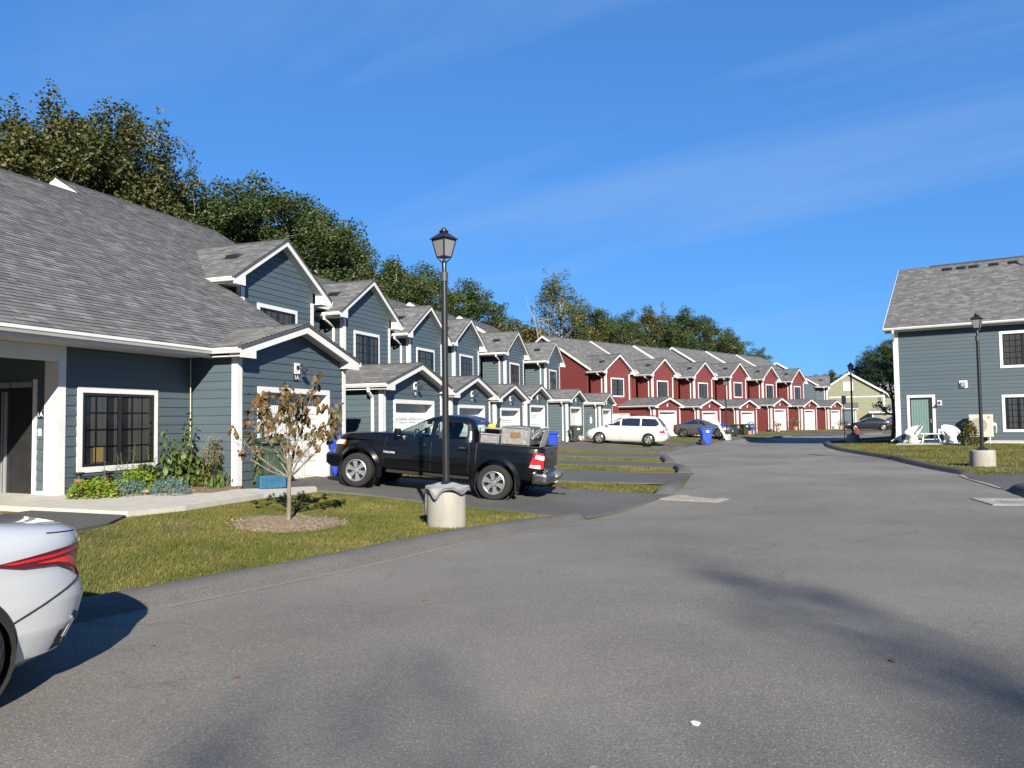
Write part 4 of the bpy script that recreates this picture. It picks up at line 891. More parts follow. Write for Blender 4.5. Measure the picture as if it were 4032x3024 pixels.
# ---------------- storm drains ----------------
mat('grate_steel', (.42,.47,.52), .45, metal=.5, var=.15)
mat('drain_dark', (.01,.01,.012), .9)
def drain(label, loc, rot, a, b):
    t = thing('storm_drain', label, 'drain', loc, rot, 'storm drains')
    mb = MB(); i, j = .40, .30
    for x0, x1, y0, y1 in ((-a,a,-b,-j),(-a,a,j,b),(-a,-i,-j,j),(i,a,-j,j)): mb.box(x0, x1, y0, y1, -.08, .012)
    mb.build('slab', 'apron', t)
    mb = MB(); mb.box(-i, i, -j, j, -.12, -.06); mb.build('pit', 'drain_dark', t)
    f = None
    for k in range(9):
        x = -i+.045+k*(2*i-.09)/8
        if f is None: f = MB().box(-.022, .022, -j, j, -.03, .006).build('bar', 'grate_steel', t); f.location = (x,0,0)
        else: obj('bar', f.data, t, (x,0,0))
    mb = MB(); mb.box(-i, i, -.012, .012, -.045, -.031); mb.build('cross_bar', 'grate_steel', t)
drain('concrete framed steel storm drain on the left beside the grass strip', (4.17, 17.05, gz(4.17,17.05)+.026), R_(-38), .66, .78)
drain('concrete framed steel storm drain at the right frame edge', (9.25, 14.2, gz(9.2,14.2)+.026), R_(-14), .62, .60)
# ---------------- street lamps ----------------
mat('lamp_black', (.012,.012,.013), .35, var=.1, spec=.6)
mat('lamp_grey', (.045,.045,.047), .5, var=.15)
mat('frosted', (.17,.17,.168), .55, var=.03)
mat('blanket', (.22,.215,.215), .95, var=.15, scale=14, bump=.5, bscale=80)
mat('blanket_edge', (.13,.125,.14), .95, var=.1)
def street_lamp(x, y, label, dia=.62, hb=.60, H=4.92):
    z = gz(x, y); t = thing('street_lamp', label, 'street lamp', (x, y, z-.05), R_(50), 'street lamps')
    r = dia/2; mb = MB(); mb.lathe([(0,-.1),(r,-.1),(r,.02),(r*.992,hb-.02),(r*.97,hb+.03),(r*.93,hb+.05),(0,hb+.05)], 40); c = mb.build('concrete_base', 'lamp_concrete', t, smooth=True)
    mb = MB(); mb.tube([(r*.80,-r*.60,.12),(r*.81,-r*.62,.12)], .014, 8) ; mb.build('bolt_hole', 'black_plastic', c)
    hb += .05; zt = H - .82
    mb = MB(); mb.lathe([(0,hb),(.16,hb),(.16,hb+.03),(.12,hb+.07),(.075,hb+.10),(.055,hb+.12),(.050,zt),(0,zt)], 20); mb.build('pole', 'lamp_black', t, smooth=True)
    mb = MB(); mb.lathe([(.0,zt-.10),(.062,zt-.10),(.062,zt+.05),(.0,zt+.05)], 20); mb.build('collar', 'lamp_grey', t, smooth=True)
    L = zt + .05; mb = MB(); mb.lathe([(0,L),(.038,L),(.038,L+.16),(.03,L+.19),(0,L+.19)], 16); mb.build('neck', 'lamp_black', t, smooth=True)
    l0 = L+.25; l1 = l0+.28; h0, h1 = .082, .135
    mb = MB()
    for i in range(4):
        a = PI/4 + i*PI/2; b = a + PI/2; s2 = 2**.5
        A0, A1 = Vector((h0*s2*cos(a), h0*s2*sin(a), l0)), Vector((h1*s2*cos(a), h1*s2*sin(a), l1)); B0, B1 = Vector((h0*s2*cos(b), h0*s2*sin(b), l0)), Vector((h1*s2*cos(b), h1*s2*sin(b), l1))
        mb.tube([A0, A1], .012, 4); mb.tube([A0, B0], .011, 4); mb.tube([A1, B1], .011, 4); mb.tube([A0, (A0.x*.25, A0.y*.25, L+.15)], .010, 6)
    lan = mb.build('lantern_frame', 'lamp_black', t)
    for i in range(4):
        a = PI/4 + i*PI/2; b = a + PI/2; s2 = 2**.5; k = .985
        q = [(h0*s2*cos(a)*k, h0*s2*sin(a)*k, l0), (h0*s2*cos(b)*k, h0*s2*sin(b)*k, l0), (h1*s2*cos(b)*k, h1*s2*sin(b)*k, l1), (h1*s2*cos(a)*k, h1*s2*sin(a)*k, l1)]
        mb = MB(); mb.prism(q, (-.004*cos((a+b)/2), -.004*sin((a+b)/2), 0)); mb.build('pane', 'frosted', lan)
    mb = MB(); mb.lathe([(.05,l0-.005),(.0,l0-.03)], 12); mb.build('diffuser', 'frosted', lan)
    mb = MB(); s2 = 2**.5
    mb.lathe([(0,l1+.006),(.165*s2,l1+.006),(.165*s2,l1+.018),(.105*s2,l1+.07),(.06*s2,l1+.11),(.045*s2,l1+.13)], 4, a0=PI/4, a1=PI/4+2*PI); mb.lathe([(.045*s2,l1+.125),(.075,l1+.135),(.075,l1+.15),(.045,l1+.165),(.042,l1+.18),(.02,l1+.205),(0,l1+.21)], 16); mb.build('cap', 'lamp_black', t, smooth=True, angle=25)
    return t
street_lamp(-1.08, 12.45, 'black street lamp in front of the black pickup, blanket on its base')
street_lamp(14.75, 24.3, 'black street lamp on the right lawn in front of the blue house', dia=.72, hb=.50)
street_lamp(20.35, 46.2, 'black street lamp beside the no parking sign', dia=.72, hb=.52)
street_lamp(16.55, 59.7, 'black street lamp by the grey sedan, plank leaning on its base', dia=.66, hb=.56)
# blanket thrown over the first lamp base
def blanket():
    x, y = -1.08, 12.45; z0 = gz(x, y) - .05 + .655; t = thing('moving_blanket', 'grey quilted moving blanket draped over a concrete lamp base', 'blanket', (x, y, z0), 0)
    import math as m
    def surf(a, r):  # a angle, r arclength from the pole
        lean = 1 + .07*sin(5*a+1) ; R = .33*lean; zc = .05*m.exp(-((r-.10)/.12)**2) + .012*sin(2*a+2)
        if r < R: return Vector((r*cos(a), r*sin(a), .03 + zc))
        d = r - R; f = .020 + .014*(1+sin(3*a+.6))*min(1, d*5)
        return Vector(((R+f)*cos(a), (R+f)*sin(a), .03 + zc*m.exp(-d*8) - d))
    def hem(a):      # drop of the hem round the base: corners at the front and the left
        c = lambda a0, w, v: v*m.exp(-((m.atan2(sin(a-a0), cos(a-a0)))/w)**2)
        return .36 + c(R_(-115), .22, .15) + c(R_(-40), .5, .09) + c(R_(10), .3, .10) + c(R_(178), .28, .42) + c(R_(95), .4, .2)
    N, K = 96, 18; mb = MB(); eb = MB(); vs = []; es = []
    for i in range(N):
        a = 2*PI*i/N; h = hem(a)
        for k in range(K+1): vs.append(surf(a, .06 + (h-.06-.055)*k/K))
        for r in (h-.055, h-.03, h): es.append(surf(a, r) + Vector((cos(a), sin(a), 0))*(.004 if r != h-.03 else .012))
    mb.add(vs, [(i*(K+1)+k, ((i+1) % N)*(K+1)+k, ((i+1) % N)*(K+1)+k+1, i*(K+1)+k+1) for i in range(N) for k in range(K)])
    eb.add(es, [(i*3+k, ((i+1) % N)*3+k, ((i+1) % N)*3+k+1, i*3+k+1) for i in range(N) for k in range(2)])
    for b, nm, mt in ((mb, 'quilt', 'blanket'), (eb, 'binding', 'blanket_edge')):
        o = b.build(nm, mt, t, smooth=True, angle=80); s = o.modifiers.new('thick', 'SOLIDIFY'); s.thickness = .016; s.offset = 1
blanket()
mat('plank_white', (.55,.54,.47), .7, var=.15, scale=5)
t = thing('plank', 'pale plank leaning on the far left lamp base', 'plank', (15.75, 58.85, gz(15.75,58.85)+.03), 0)
mb = MB(); mb.obox((.22, .28, .98), (-.10,.02,.012), (.012,.014,-.006), (-.52,-.0,.98)); mb.obox((.12,.2,.5),(0.01,0,0),(0,.03,0),(0,0,.03)); mb.build('board', 'plank_white', t)
# ---------------- wheeled bins ----------------
for nm, c in (('bin_green', (.018,.034,.022)), ('bin_blue', (.012,.045,.36))): mat(nm, c, .45, var=.12, scale=4, bump=.05)
mat('rubber', (.014,.014,.015), .8, var=.2)
mat('sticker', (.72,.74,.75), .5, var=.05)
BINP = {}
def bin_proto(col):
    t = thing('wheeled_bin', 'x', 'bin', (0,0,-50), 0)
    mb = MB(); lev = [(.02,.21,.24,0),(.10,.225,.26,0),(.62,.26,.31,0),(.70,.265,.315,0),(.705,.29,.335,0),(.93,.305,.355,.0)]
    k = 0
    for z, hx, hy, o in lev:
        c = .05
        for sx, sy in ((-1,-1),(1,-1),(1,1),(-1,1)):
            pts = [(sx*(hx-c), sy*hy), (sx*hx, sy*(hy-c))]
            if sx*sy > 0: pts = [pts[1], pts[0]] if False else pts
            if (sx, sy) in ((1,-1),(-1,1)): pass
            else: pts = pts[::-1]
            for q in pts: mb.v.append((q[0], q[1], z))
    n = 8
    for i in range(len(lev)-1):
        for j in range(n): mb.f.append((i*n+j, i*n+(j+1)%n, (i+1)*n+(j+1)%n, (i+1)*n+j))
    mb.f.append(tuple(range(n))[::-1]); mb.f.append(tuple((len(lev)-1)*n+j for j in range(n)))
    mb.build('body', col, t, fix=True)
    mb = MB(); k = 0
    lid = [(.93,.325,.375),(.965,.33,.38),(1.0,.31,.35),(1.035,.20,.22)]
    for z, hx, hy in lid:
        for sx, sy in ((-.85,-1),(.85,-1),(1,-.85),(1,.85),(.85,1),(-.85,1),(-1,.85),(-1,-.85)): mb.v.append((sx*hx, sy*hy+.01, z))
    for i in range(3):
        for j in range(8): mb.f.append((i*8+j, i*8+(j+1)%8, (i+1)*8+(j+1)%8, (i+1)*8+j))
    mb.f.append(tuple(range(8))[::-1]); mb.f.append(tuple(24+j for j in range(8))); mb.build('lid', col, t, fix=True, smooth=True, angle=30)
    mb = MB(); mb.tube([(-.27,.36,.88),(-.27,.44,.93),(.27,.44,.93),(.27,.36,.88)], .018, 8); mb.build('handle', col, t, smooth=True)
    for s in (-1, 1):
        mb = MB(); mb.lathe([(.05,-.03),(.12,-.035),(.145,-.028),(.15,0),(.145,.028),(.12,.035),(.05,.03)], 22, (s*.255,.26,.15), 'X'); w = mb.build('wheel', 'rubber', t, smooth=True)
        mb = MB()
        for q in range(6): a = q*PI/3; mb.tube([(s*.29,.26+.02*cos(a),.15+.02*sin(a)),(s*.288,.26+.115*cos(a),.15+.115*sin(a))], .012, 5)
        mb.build('spoke', 'lamp_grey', w)
    mb = MB(); mb.box(-.10, .10, -.352, -.348, .78, .87); mb.build('sticker', 'sticker', t)
    mb = MB(); mb.box(.304, .309, -.07, .10, .74, .85); mb.build('sticker', 'sticker', t)
    mb = MB(); mb.box(-.309, -.304, -.10, .07, .74, .85); mb.build('sticker', 'sticker', t)
    return t
def place_bin(col, x, y, rz, label, z=None, sc=1.0):
    if col not in BINP: BINP[col] = bin_proto(col); t = BINP[col]
    else: t = copy_tree(BINP[col])
    t.location = (x, y, (gz(x, y)+.045) if z is None else z); t.rotation_euler = (0,0,rz); t.scale = (sc,)*3
    t['label'] = label; t['group'] = 'wheeled bins'; return t
place_bin('bin_green', -5.22, 16.75, R_(205), 'dark green wheeled bin behind the blue case by garage 1A', sc=1.04)
place_bin('bin_blue', *b2w(1.58, .05), R_(250), 'blue wheeled bin behind the nose of the black pickup')
place_bin('bin_blue', 1.12, 39.2, R_(200), 'blue wheeled bin just behind the big checker plate toolbox')
place_bin('bin_green', 1.55, 41.0, R_(190), 'dark green wheeled bin between two blue bins by the fourth driveway')
place_bin('bin_blue', 2.15, 41.6, R_(170), 'blue wheeled bin seen above the ladder')
place_bin('bin_green', 4.15, 50.0, R_(105), 'dark green wheeled bin left of the white minivan')
place_bin('bin_blue', 12.15, 48.6, R_(95), 'blue wheeled bin standing alone at the road edge', sc=1.05)
place_bin('bin_blue', 17.7, 65.0, R_(150), 'blue wheeled bin behind the grey sedan bonnet')
place_bin('bin_green', 18.75, 65.3, R_(150), 'dark green wheeled bin behind the far left lamp pole')
place_bin('bin_green', 22.6, 75.2, R_(120), 'dark green wheeled bin at the third red garage')
place_bin('bin_blue', 23.3, 75.9, R_(120), 'blue wheeled bin at the third red garage')
# ---------------- hard case by the garage ----------------
mat('case_blue', (.020,.085,.145), .5, var=.25, scale=8)
t = thing('hard_case', 'flat teal blue hard case standing on edge before the green bin', 'case', (-5.06, 16.2, gz(-5.06,16.2)+.09), R_(42))
mb = MB(); mb.box(-.29, .29, -.10, .10, 0, .27); mb.build('shell', 'case_blue', t, bevel=.02)
mb = MB(); mb.box(-.295, .295, -.004, .004, -.004, .274); mb.build('seam', 'black_plastic', t)
mb = MB(); mb.tube([(-.09,0,.27),(-.08,0,.30),(.08,0,.30),(.09,0,.27)], .01, 8); mb.build('handle', 'black_plastic', t)
# ---------------- lights and ornaments in the bed ----------------
mat('log_brown', (.20,.10,.055), .9, var=.4, scale=12, bump=.8, bscale=30, stretch=(1,1,.25))
for i, (s, o, h, tl) in enumerate(((-5.30,-1.16,.33,.0),(-4.98,-1.32,.21,.06),(-4.74,-1.36,.24,-.05),(-4.55,-1.40,.30,.25))):
    x, y = b2w(s, o); t = thing('log_light', ['tallest brown log garden light beside the porch corner', 'low log garden light second from the porch corner', 'low log garden light third from the porch corner', 'tilted garden light farthest right behind the green ground cover'][i], 'garden light', (x, y, gz(x,y)+.05), 0, 'log garden lights')
    t.rotation_euler = (0, tl, 0)
    mb = MB(); mb.lathe([(0,0),(.075,0),(.07,h*.5),(.078,h),(0,h)], 14); mb.build('log', 'log_brown', t, smooth=True)
    mb = MB(); mb.lathe([(0,h),(.05,h),(.045,h+.07),(.075,h+.075),(.095,h+.10),(.085,h+.115),(0,h+.12)], 12); mb.build('lamp_cap', 'black_plastic', t, smooth=True)
x, y = b2w(-2.45, -.62); t = thing('spot_light', 'black garden spot light at the foot of the garage corner', 'garden light', (x, y, gz(x,y)+.06), R_(20))
mb = MB(); mb.tube([(0,0,0),(0,0,.18)], .02, 8); mb.tube([(0,.02,.2),(0,-.06,.24)], [.045,.07], 12); mb.lathe([(.0,.12),(.07,.12),(.085,.16),(.0,.19)], 12, (0,-.02,.12)); mb.build('head', 'black_plastic', t, smooth=True)
mat('mushroom', (.50,.36,.24), .7, var=.15)
t = thing('mushroom_ornament', 'small tan mushroom ornament on the mulch', 'ornament', (-6.74, 14.17, gz(-6.74,14.17)+.06), 0)
mb = MB(); mb.lathe([(.025,0),(.02,.07),(.075,.07),(.07,.10),(.03,.125),(0,.13)], 14); mb.build('cap', 'mushroom', t, smooth=True)
# macrame cord with a hanging plant at the inner corner
mat('rope', (.62,.55,.42), .9, var=.15)
x, y = b2w(-2.32, -1.38); t = thing('plant_hanger', 'thin pale cord hanging from the eave with a leafy pot', 'plant hanger', (x, y, .31), 0)
mb = MB(); mb.tube([(0,0,2.73),(0,0,1.06)], .008, 6)
for a in (0, 2.1, 4.2): mb.tube([(0,0,1.06),(.07*cos(a),.07*sin(a),.78),(.05*cos(a),.05*sin(a),.60)], .006, 5)
mb.build('cord', 'rope', t); mb = MB(); mb.lathe([(0,.58),(.06,.58),(.10,.74),(.095,.74),(0,.70)], 14); mb.build('pot', 'log_brown', t, smooth=True)
# ---------------- right house: patio, chairs, table, heat pump ----------------
def rh2w(x, y): return (RH[0] + .8235*x + .5673*y, RH[1] - .5673*x + .8235*y)
tag(sheet('patio', [rh2w(.1,-.05), rh2w(.1,-1.7), rh2w(3.2,-1.7), rh2w(3.2,-.05)], .05, 'concrete', 1.0, skirt=.1), 'pale concrete patio at the right house', 'patio', kind='structure')
mat('wicker', (.55,.545,.53), .6, var=.15, scale=30, bump=.6, bscale=70)
def wicker_chair(x, y, rz, label):
    wx, wy = rh2w(x, y); t = thing('wicker_chair', label, 'chair', (wx, wy, gz(wx,wy)+.05), rz, 'white wicker chairs')
    mb = MB(); mb.lathe([(.27,0),(.25,.10),(.21,.25),(.23,.34),(.29,.42)], 28); b = mb.build('pedestal', 'wicker', t, smooth=True); b.modifiers.new('t', 'SOLIDIFY').thickness = .015
    mb = MB(); mb.lathe([(0,.40),(.24,.40),(.27,.42),(.27,.45),(.22,.47),(0,.47)], 26); mb.build('seat', 'wicker', t, smooth=True)
    # barrel back: rim rises to the rear
    N = 32; vs = []; fs = []; K = 6
    for i in range(N+1):
        a = R_(-25) + R_(230)*i/N; up = sin(max(0, min(PI, (a-R_(-25))/R_(230)*PI)))
        for k in range(K+1):
            f = k/K; r = .28 + .10*f + .05*up*f; vs.append((r*cos(a), r*sin(a), .42 + f*(.10 + .36*up)))
    fs = [(i*(K+1)+k, (i+1)*(K+1)+k, (i+1)*(K+1)+k+1, i*(K+1)+k+1) for i in range(N) for k in range(K)]
    mb = MB(); mb.add(vs, fs); b = mb.build('backrest', 'wicker', t, smooth=True); b.modifiers.new('t', 'SOLIDIFY').thickness = .02
    mb = MB(); mb.tube([Vector(vs[i*(K+1)+K]) for i in range(N+1)], .022, 8); mb.build('rim', 'wicker', t, smooth=True)
wicker_chair(.80, -1.05, RHROT + R_(-38), 'white wicker tub chair left of the small patio table')
wicker_chair(2.48, -1.0, RHROT + R_(38), 'white wicker tub chair right of the small patio table')
wx, wy = rh2w(1.62, -1.1); t = thing('patio_table', 'low white patio table with splayed legs between two wicker chairs', 'table', (wx, wy, gz(wx,wy)+.05), RHROT)
mb = MB(); mb.box(-.44, .44, -.24, .24, .44, .49); mb.build('table_top', 'white_paint', t, bevel=.01)
for sx in (-1, 1):
    for sy in (-1, 1): mb = MB(); mb.tube([(sx*.40, sy*.21, 0), (sx*.31, sy*.17, .44)], .024, 8); mb.build('leg', 'white_paint', t)
mb = MB(); mb.box(-.34, .34, -.02, .02, .18, .21); mb.build('stretcher', 'white_paint', t)
wx, wy = rh2w(3.72, -.45); t = thing('heat_pump', 'beige outdoor heat pump unit against the right house wall', 'heat pump', (wx, wy, RH[2]), RHROT)
mb = MB(); mb.box(-.50, .50, -.18, .18, .30, 1.40); mb.build('casing', 'ac_beige', t, bevel=.015)
g = MB(); g.lathe([(.34,-.185),(.35,-.195),(.36,-.185)], 40, (-.10,0,.86), 'Y')
for k in range(13): zz = .54+.64*k/12; hw = math.sqrt(max(0, .34**2-(zz-.86)**2)); g.box(-.10-hw, -.10+hw, -.192, -.186, zz-.006, zz+.006)
gr = g.build('fan_grille', 'grille_grey', t) if 'grille_grey' in MATS else None
mat('grille_grey', (.30,.28,.24), .5); gr = gr or g.build('fan_grille', 'grille_grey', t)
mb = MB(); mb.lathe([(.0,-.1815),(.33,-.1815)], 36, (-.10,0,.86), 'Y'); mb.build('fan_opening', 'grille_grey', gr)
mb = MB(); mb.prism([(.27,-.183,1.22),(.36,-.183,1.22),(.40,-.183,1.29),(.31,-.183,1.29)], (0,-.003,0)); mb.build('logo', 'logo_red', t)
for sx in (-.36, .36): mb = MB(); mb.tube([(sx,-.22,-.1),(sx,-.22,.24),(sx,-.16,.29),(sx,.16,.29)], .025, 8); mb.build('stand_leg', 'white_paint', t, smooth=True)
mb = MB(); mb.tube([(.50,0,.95),(.60,0,.97),(.62,0,.8),(.62,.1,.7),(.60,.2,.5)], .03, 8); mb.box(.50, .56, -.1, .1, .85, 1.0); mb.build('line_set', 'white_paint', t, smooth=True)
# ---------------- sign, hydrant ----------------
mat('sign_face', (.78,.78,.80), .5, var=.04)
mat('sign_ink', (.06,.055,.09), .6)
mat('galvanised', (.30,.30,.31), .45, metal=.6, var=.2, scale=20)
t = thing('traffic_sign', 'small no parking any time sign on a steel post', 'sign', (19.6, 45.6, gz(19.6,45.6)), R_(18))
mb = MB(); mb.box(-.025, .025, -.012, .012, -.1, 2.78); mb.build('post', 'galvanised', t)
mb = MB(); mb.box(-.165, .165, -.019, -.014, 2.34, 2.82); f = mb.build('face', 'sign_face', t, bevel=.002)
for w, zz, s in (('NO', 2.715, .12), ('PARKING', 2.59, .078), ('ANY', 2.49, .085), ('TIME', 2.40, .085)): lettering(w, s, f, (0, -.0215, zz), (PI/2,0,0), 'sign_ink')
mb = MB(); mb.box(-.15, .15, -.0205, -.0195, 2.535, 2.545); mb.build('rule', 'sign_ink', f)
mat('hydrant_red', (.20,.012,.018), .45, var=.12)
t = thing('fire_hydrant', 'dark red fire hydrant beyond the lamp by the sign', 'hydrant', (30.9, 69.35, gz(30.9,69.35)), 0)
mb = MB(); mb.lathe([(.19,0),(.19,.05),(.12,.06),(.115,.5),(.15,.51),(.15,.55),(.12,.56),(.11,.66),(.06,.73),(.03,.74),(.03,.79),(0,.79)], 20); mb.build('barrel', 'hydrant_red', t, smooth=True)
for a in (0, PI/2, PI): mb = MB(); mb.tube([(.1*cos(a),.1*sin(a),.42),(.19*cos(a),.19*sin(a),.42)], .06, 12); mb.build('outlet', 'hydrant_red', t, smooth=True)
# ---------------- hooks, pots, fence ----------------
t = thing('shepherd_hook', 'dark shepherd hook with a white hanging lantern near the minivan', 'garden hook', (4.75, 49.3, gz(4.75,49.3)), R_(-18))
pts = [(0,0,0),(0,0,1.75)] + [(.13-.13*cos(a), 0, 1.75+.13*sin(a)) for a in np.linspace(.3, PI+.2, 10)]
mb = MB(); mb.tube(pts, .012, 6); mb.build('rod', 'lamp_black', t)
mb = MB(); mb.tube([(.26,0,1.72),(.26,0,1.62)], .005, 5); mb.lathe([(0,1.62),(.07,1.58),(.08,1.4),(.07,1.22),(0,1.18)], 6, (.26,0,0)); mb.build('lantern', 'white_paint', t)
t = thing('fence_panel', 'cream white fence panel between the blue and red rows', 'fence', (8.5, 62.0, gz(8.5,62)), R_(-25))
for k in range(9): mb = MB(); mb.box(-.95+k*.21, -.95+k*.21+.205, -.02, .02, .08, 1.95); mb.build('slat', 'plank_white', t)
for z in (.2, 1.8): mb = MB(); mb.box(-.97, .97, .021, .07, z-.05, z+.05); mb.build('rail', 'plank_white', t)
mat('terracotta', (.45,.20,.12), .8, var=.15)
# ---------------- vehicles ----------------
def carpaint(name, col, rough=.28, metal=0.0, coat=1.0, flake=.0):
    m = mat(name, col, rough, metal, var=.03, scale=2.0, coat=coat); return m
carpaint('paint_black', (.003,.0035,.005), .25, coat=.35); MATS['paint_black'].node_tree.nodes['Principled BSDF'].inputs['Specular IOR Level'].default_value = .3; carpaint('paint_silver', (.42,.43,.445), .30, .2); carpaint('paint_white', (.50,.50,.475)); carpaint('paint_grey', (.085,.088,.09), .3, .5); carpaint('paint_dark', (.008,.009,.013)); carpaint('paint_red', (.16,.012,.018))
mat('tyre', (.008,.008,.008), .85, var=.2, scale=20, bump=.5, bscale=60)
mat('alloy', (.52,.52,.52), .3, metal=.85, var=.08)
mat('alloy_dark', (.16,.16,.165), .35, metal=.8, var=.08)
mat('trim_black', (.012,.012,.012), .55, var=.15)
mat('underbody', (.008,.008,.008), .9)
mat('chrome', (.62,.62,.60), .12, metal=1.0, var=.05)
mat('chrome_dull', (.36,.36,.35), .3, metal=1.0, var=.25, scale=8)
mat('lamp_red', (.42,.010,.016), .12, var=.1, coat=1); mat('lamp_deep', (.07,.004,.014), .1, var=.1, coat=1); mat('lamp_bright', (.80,.02,.02), .15, var=.05, coat=1)
mat('lamp_clear', (.62,.63,.63), .1, var=.12, scale=30, coat=1); mat('lamp_amber', (.60,.16,.02), .15, coat=1)
mat('dark_glass', (.010,.012,.014), .04, var=.1, coat=1, spec=.8)
mat('interior', (.045,.045,.048), .85, var=.15); mat('plate_blue', (.40,.55,.66), .4, var=.1)
mat('diamond_plate', (.23,.23,.23), .38, metal=.85, var=.2, scale=60, bump=1.0, bscale=55)
mat('alu', (.36,.37,.37), .42, metal=.8, var=.12, scale=9); mat('yellow_tool', (.75,.45,.02), .5); mat('rust', (.05,.028,.018), .9, var=.3, scale=20)
mat('orange_tag', (.16,.075,.02), .6, var=.3, scale=40)
def sgnpow(v, e): return math.copysign(abs(v)**e, v)
class Shell:
    """a car body given by horizontal slices: z, front x, rear x, half width, roundness front/rear"""
    def __init__(s, L): s.L = sorted(L); s.z = [l[0] for l in s.L]
    def at(s, z):
        a = [np.interp(z, s.z, [l[i] for l in s.L]) for i in range(1, 6)]; return a
    def y(s, x, z):
        xf, xr, W, pf, pr = s.at(z); xc = (xf+xr)/2; h = (xf-xr)/2; p = pf if x > xc else pr; t = min(1, abs(x-xc)/h); return W*(1-t**p)**(1/p)
    def xend(s, y, z, front=True):
        xf, xr, W, pf, pr = s.at(z); xc = (xf+xr)/2; h = (xf-xr)/2; p = pf if front else pr; t = min(1, abs(y)/W); d = h*(1-t**p)**(1/p); return xc + d if front else xc - d
    def mesh(s, n=160, zs=None):
        mb = MB(); zs = zs or sorted(set(list(np.linspace(s.z[0], s.z[-1], 26)) + s.z)); k = 0
        base = [2*PI*(j+.5)/n for j in range(n)]
        for z in zs:
            xf, xr, W, pf, pr = s.at(z); xc = (xf+xr)/2; h = (xf-xr)/2
            for a in base:
                p = pf if cos(a) > 0 else pr
                # even spacing along the long sides
                ca, sa = cos(a), sin(a); r = (abs(ca)**p + abs(sa)**p)**(-1/p); mb.v.append((xc+h*ca*r, W*sa*r, z))
        m = len(zs)
        for i in range(m-1):
            for j in range(n): mb.f.append((i*n+j, i*n+(j+1)%n, (i+1)*n+(j+1)%n, (i+1)*n+j))
        mb.f.append(tuple(range(n))[::-1]); mb.f.append(tuple((m-1)*n+j for j in range(n))); return mb
def cyl(x, z, r, y0, y1, n=40):
    mb = MB(); mb.prism([(x+r*cos(2*PI*i/n), y0, z+r*sin(2*PI*i/n)) for i in range(n)], (0, y1-y0, 0)); return mb
def cut(o, cutters):
    """boolean differences, applied"""
    tmp = []
    for c in cutters:
        me = bpy.data.meshes.new('cut'); me.from_pydata(c.v, [], c.f); bm = bmesh.new(); bm.from_mesh(me); bmesh.ops.recalc_face_normals(bm, faces=bm.faces); bm.to_mesh(me); bm.free()
        q = bpy.data.objects.new('cut', me); COL.objects.link(q); tmp.append(q); q.matrix_world = o.matrix_world
        m = o.modifiers.new('b', 'BOOLEAN'); m.operation = 'DIFFERENCE'; m.object = q; m.solver = 'EXACT'
    par = o.parent; o.parent = None
    bpy.context.view_layer.update()
    me = bpy.data.meshes.new_from_object(o.evaluated_get(bpy.context.evaluated_depsgraph_get()))
    o.modifiers.clear(); o.data = me; o.parent = par
    for q in tmp: bpy.data.objects.remove(q)
    me.polygons.foreach_set('use_smooth', [True]*len(me.polygons))
    try: me.set_sharp_from_angle(angle=R_(32))
    except Exception: pass
    return o
def patch(parent, name, material, poly, f, off=.006, step=.08, flip=1, thick=.0, smooth=True):
    """lay a flat outline (u,v) onto a curved surface: f(u,v,off) gives the point"""
    bm = bmesh.new(); bm.faces.new([bm.verts.new((u, v, 0)) for u, v in poly]); bmesh.ops.triangulate(bm, faces=bm.faces[:])
    us = [p[0] for p in poly]; vs = [p[1] for p in poly]
    for ax, lo, hi in ((0, min(us), max(us)), (1, min(vs), max(vs))):
        m = max(1, int((hi-lo)/step))
        for i in range(1, m):
            c = lo+(hi-lo)*i/m; bmesh.ops.bisect_plane(bm, geom=bm.verts[:]+bm.edges[:]+bm.faces[:], plane_co=((c,0,0) if ax == 0 else (0,c,0)), plane_no=((1,0,0) if ax == 0 else (0,1,0)))
    bmesh.ops.remove_doubles(bm, verts=bm.verts, dist=1e-5)
    ed = [e for e in bm.edges if e.is_boundary]; r = bmesh.ops.extrude_edge_only(bm, edges=ed); low = {g for g in r['geom'] if isinstance(g, bmesh.types.BMVert)}
    for v in bm.verts: v.co = Vector(f(v.co.x, v.co.y, -.012 if v in low else off))
    bmesh.ops.recalc_face_normals(bm, faces=bm.faces); me = bpy.data.meshes.new(name); bm.to_mesh(me); bm.free(); me.materials.append(MATS[material])
    if smooth:
        me.polygons.foreach_set('use_smooth', [True]*len(me.polygons)); me.set_sharp_from_angle(angle=R_(40))
    return obj(name, me, parent)
def side(sh, s): return lambda x, z, o: (x, s*(sh.y(x, z)+o), z)
def endf(sh, front): return lambda y, z, o: (sh.xend(y, z, front) + (o if front else -o), y, z)
def line(sh, s, pts, w, parent, material='trim_black', name='seam', off=.005, step=.05):
    """a narrow band along a polyline on the side"""
    for a, b in zip(pts[:-1], pts[1:]):
        a = Vector(a); b = Vector(b); d = (b-a).normalized(); n = Vector((-d.y, d.x))*w/2; e = d*w*.4
        patch(parent, name, material, [tuple(a-n-e), tuple(b-n+e), tuple(b+n+e), tuple(a+n-e)], side(sh, s), off, step)
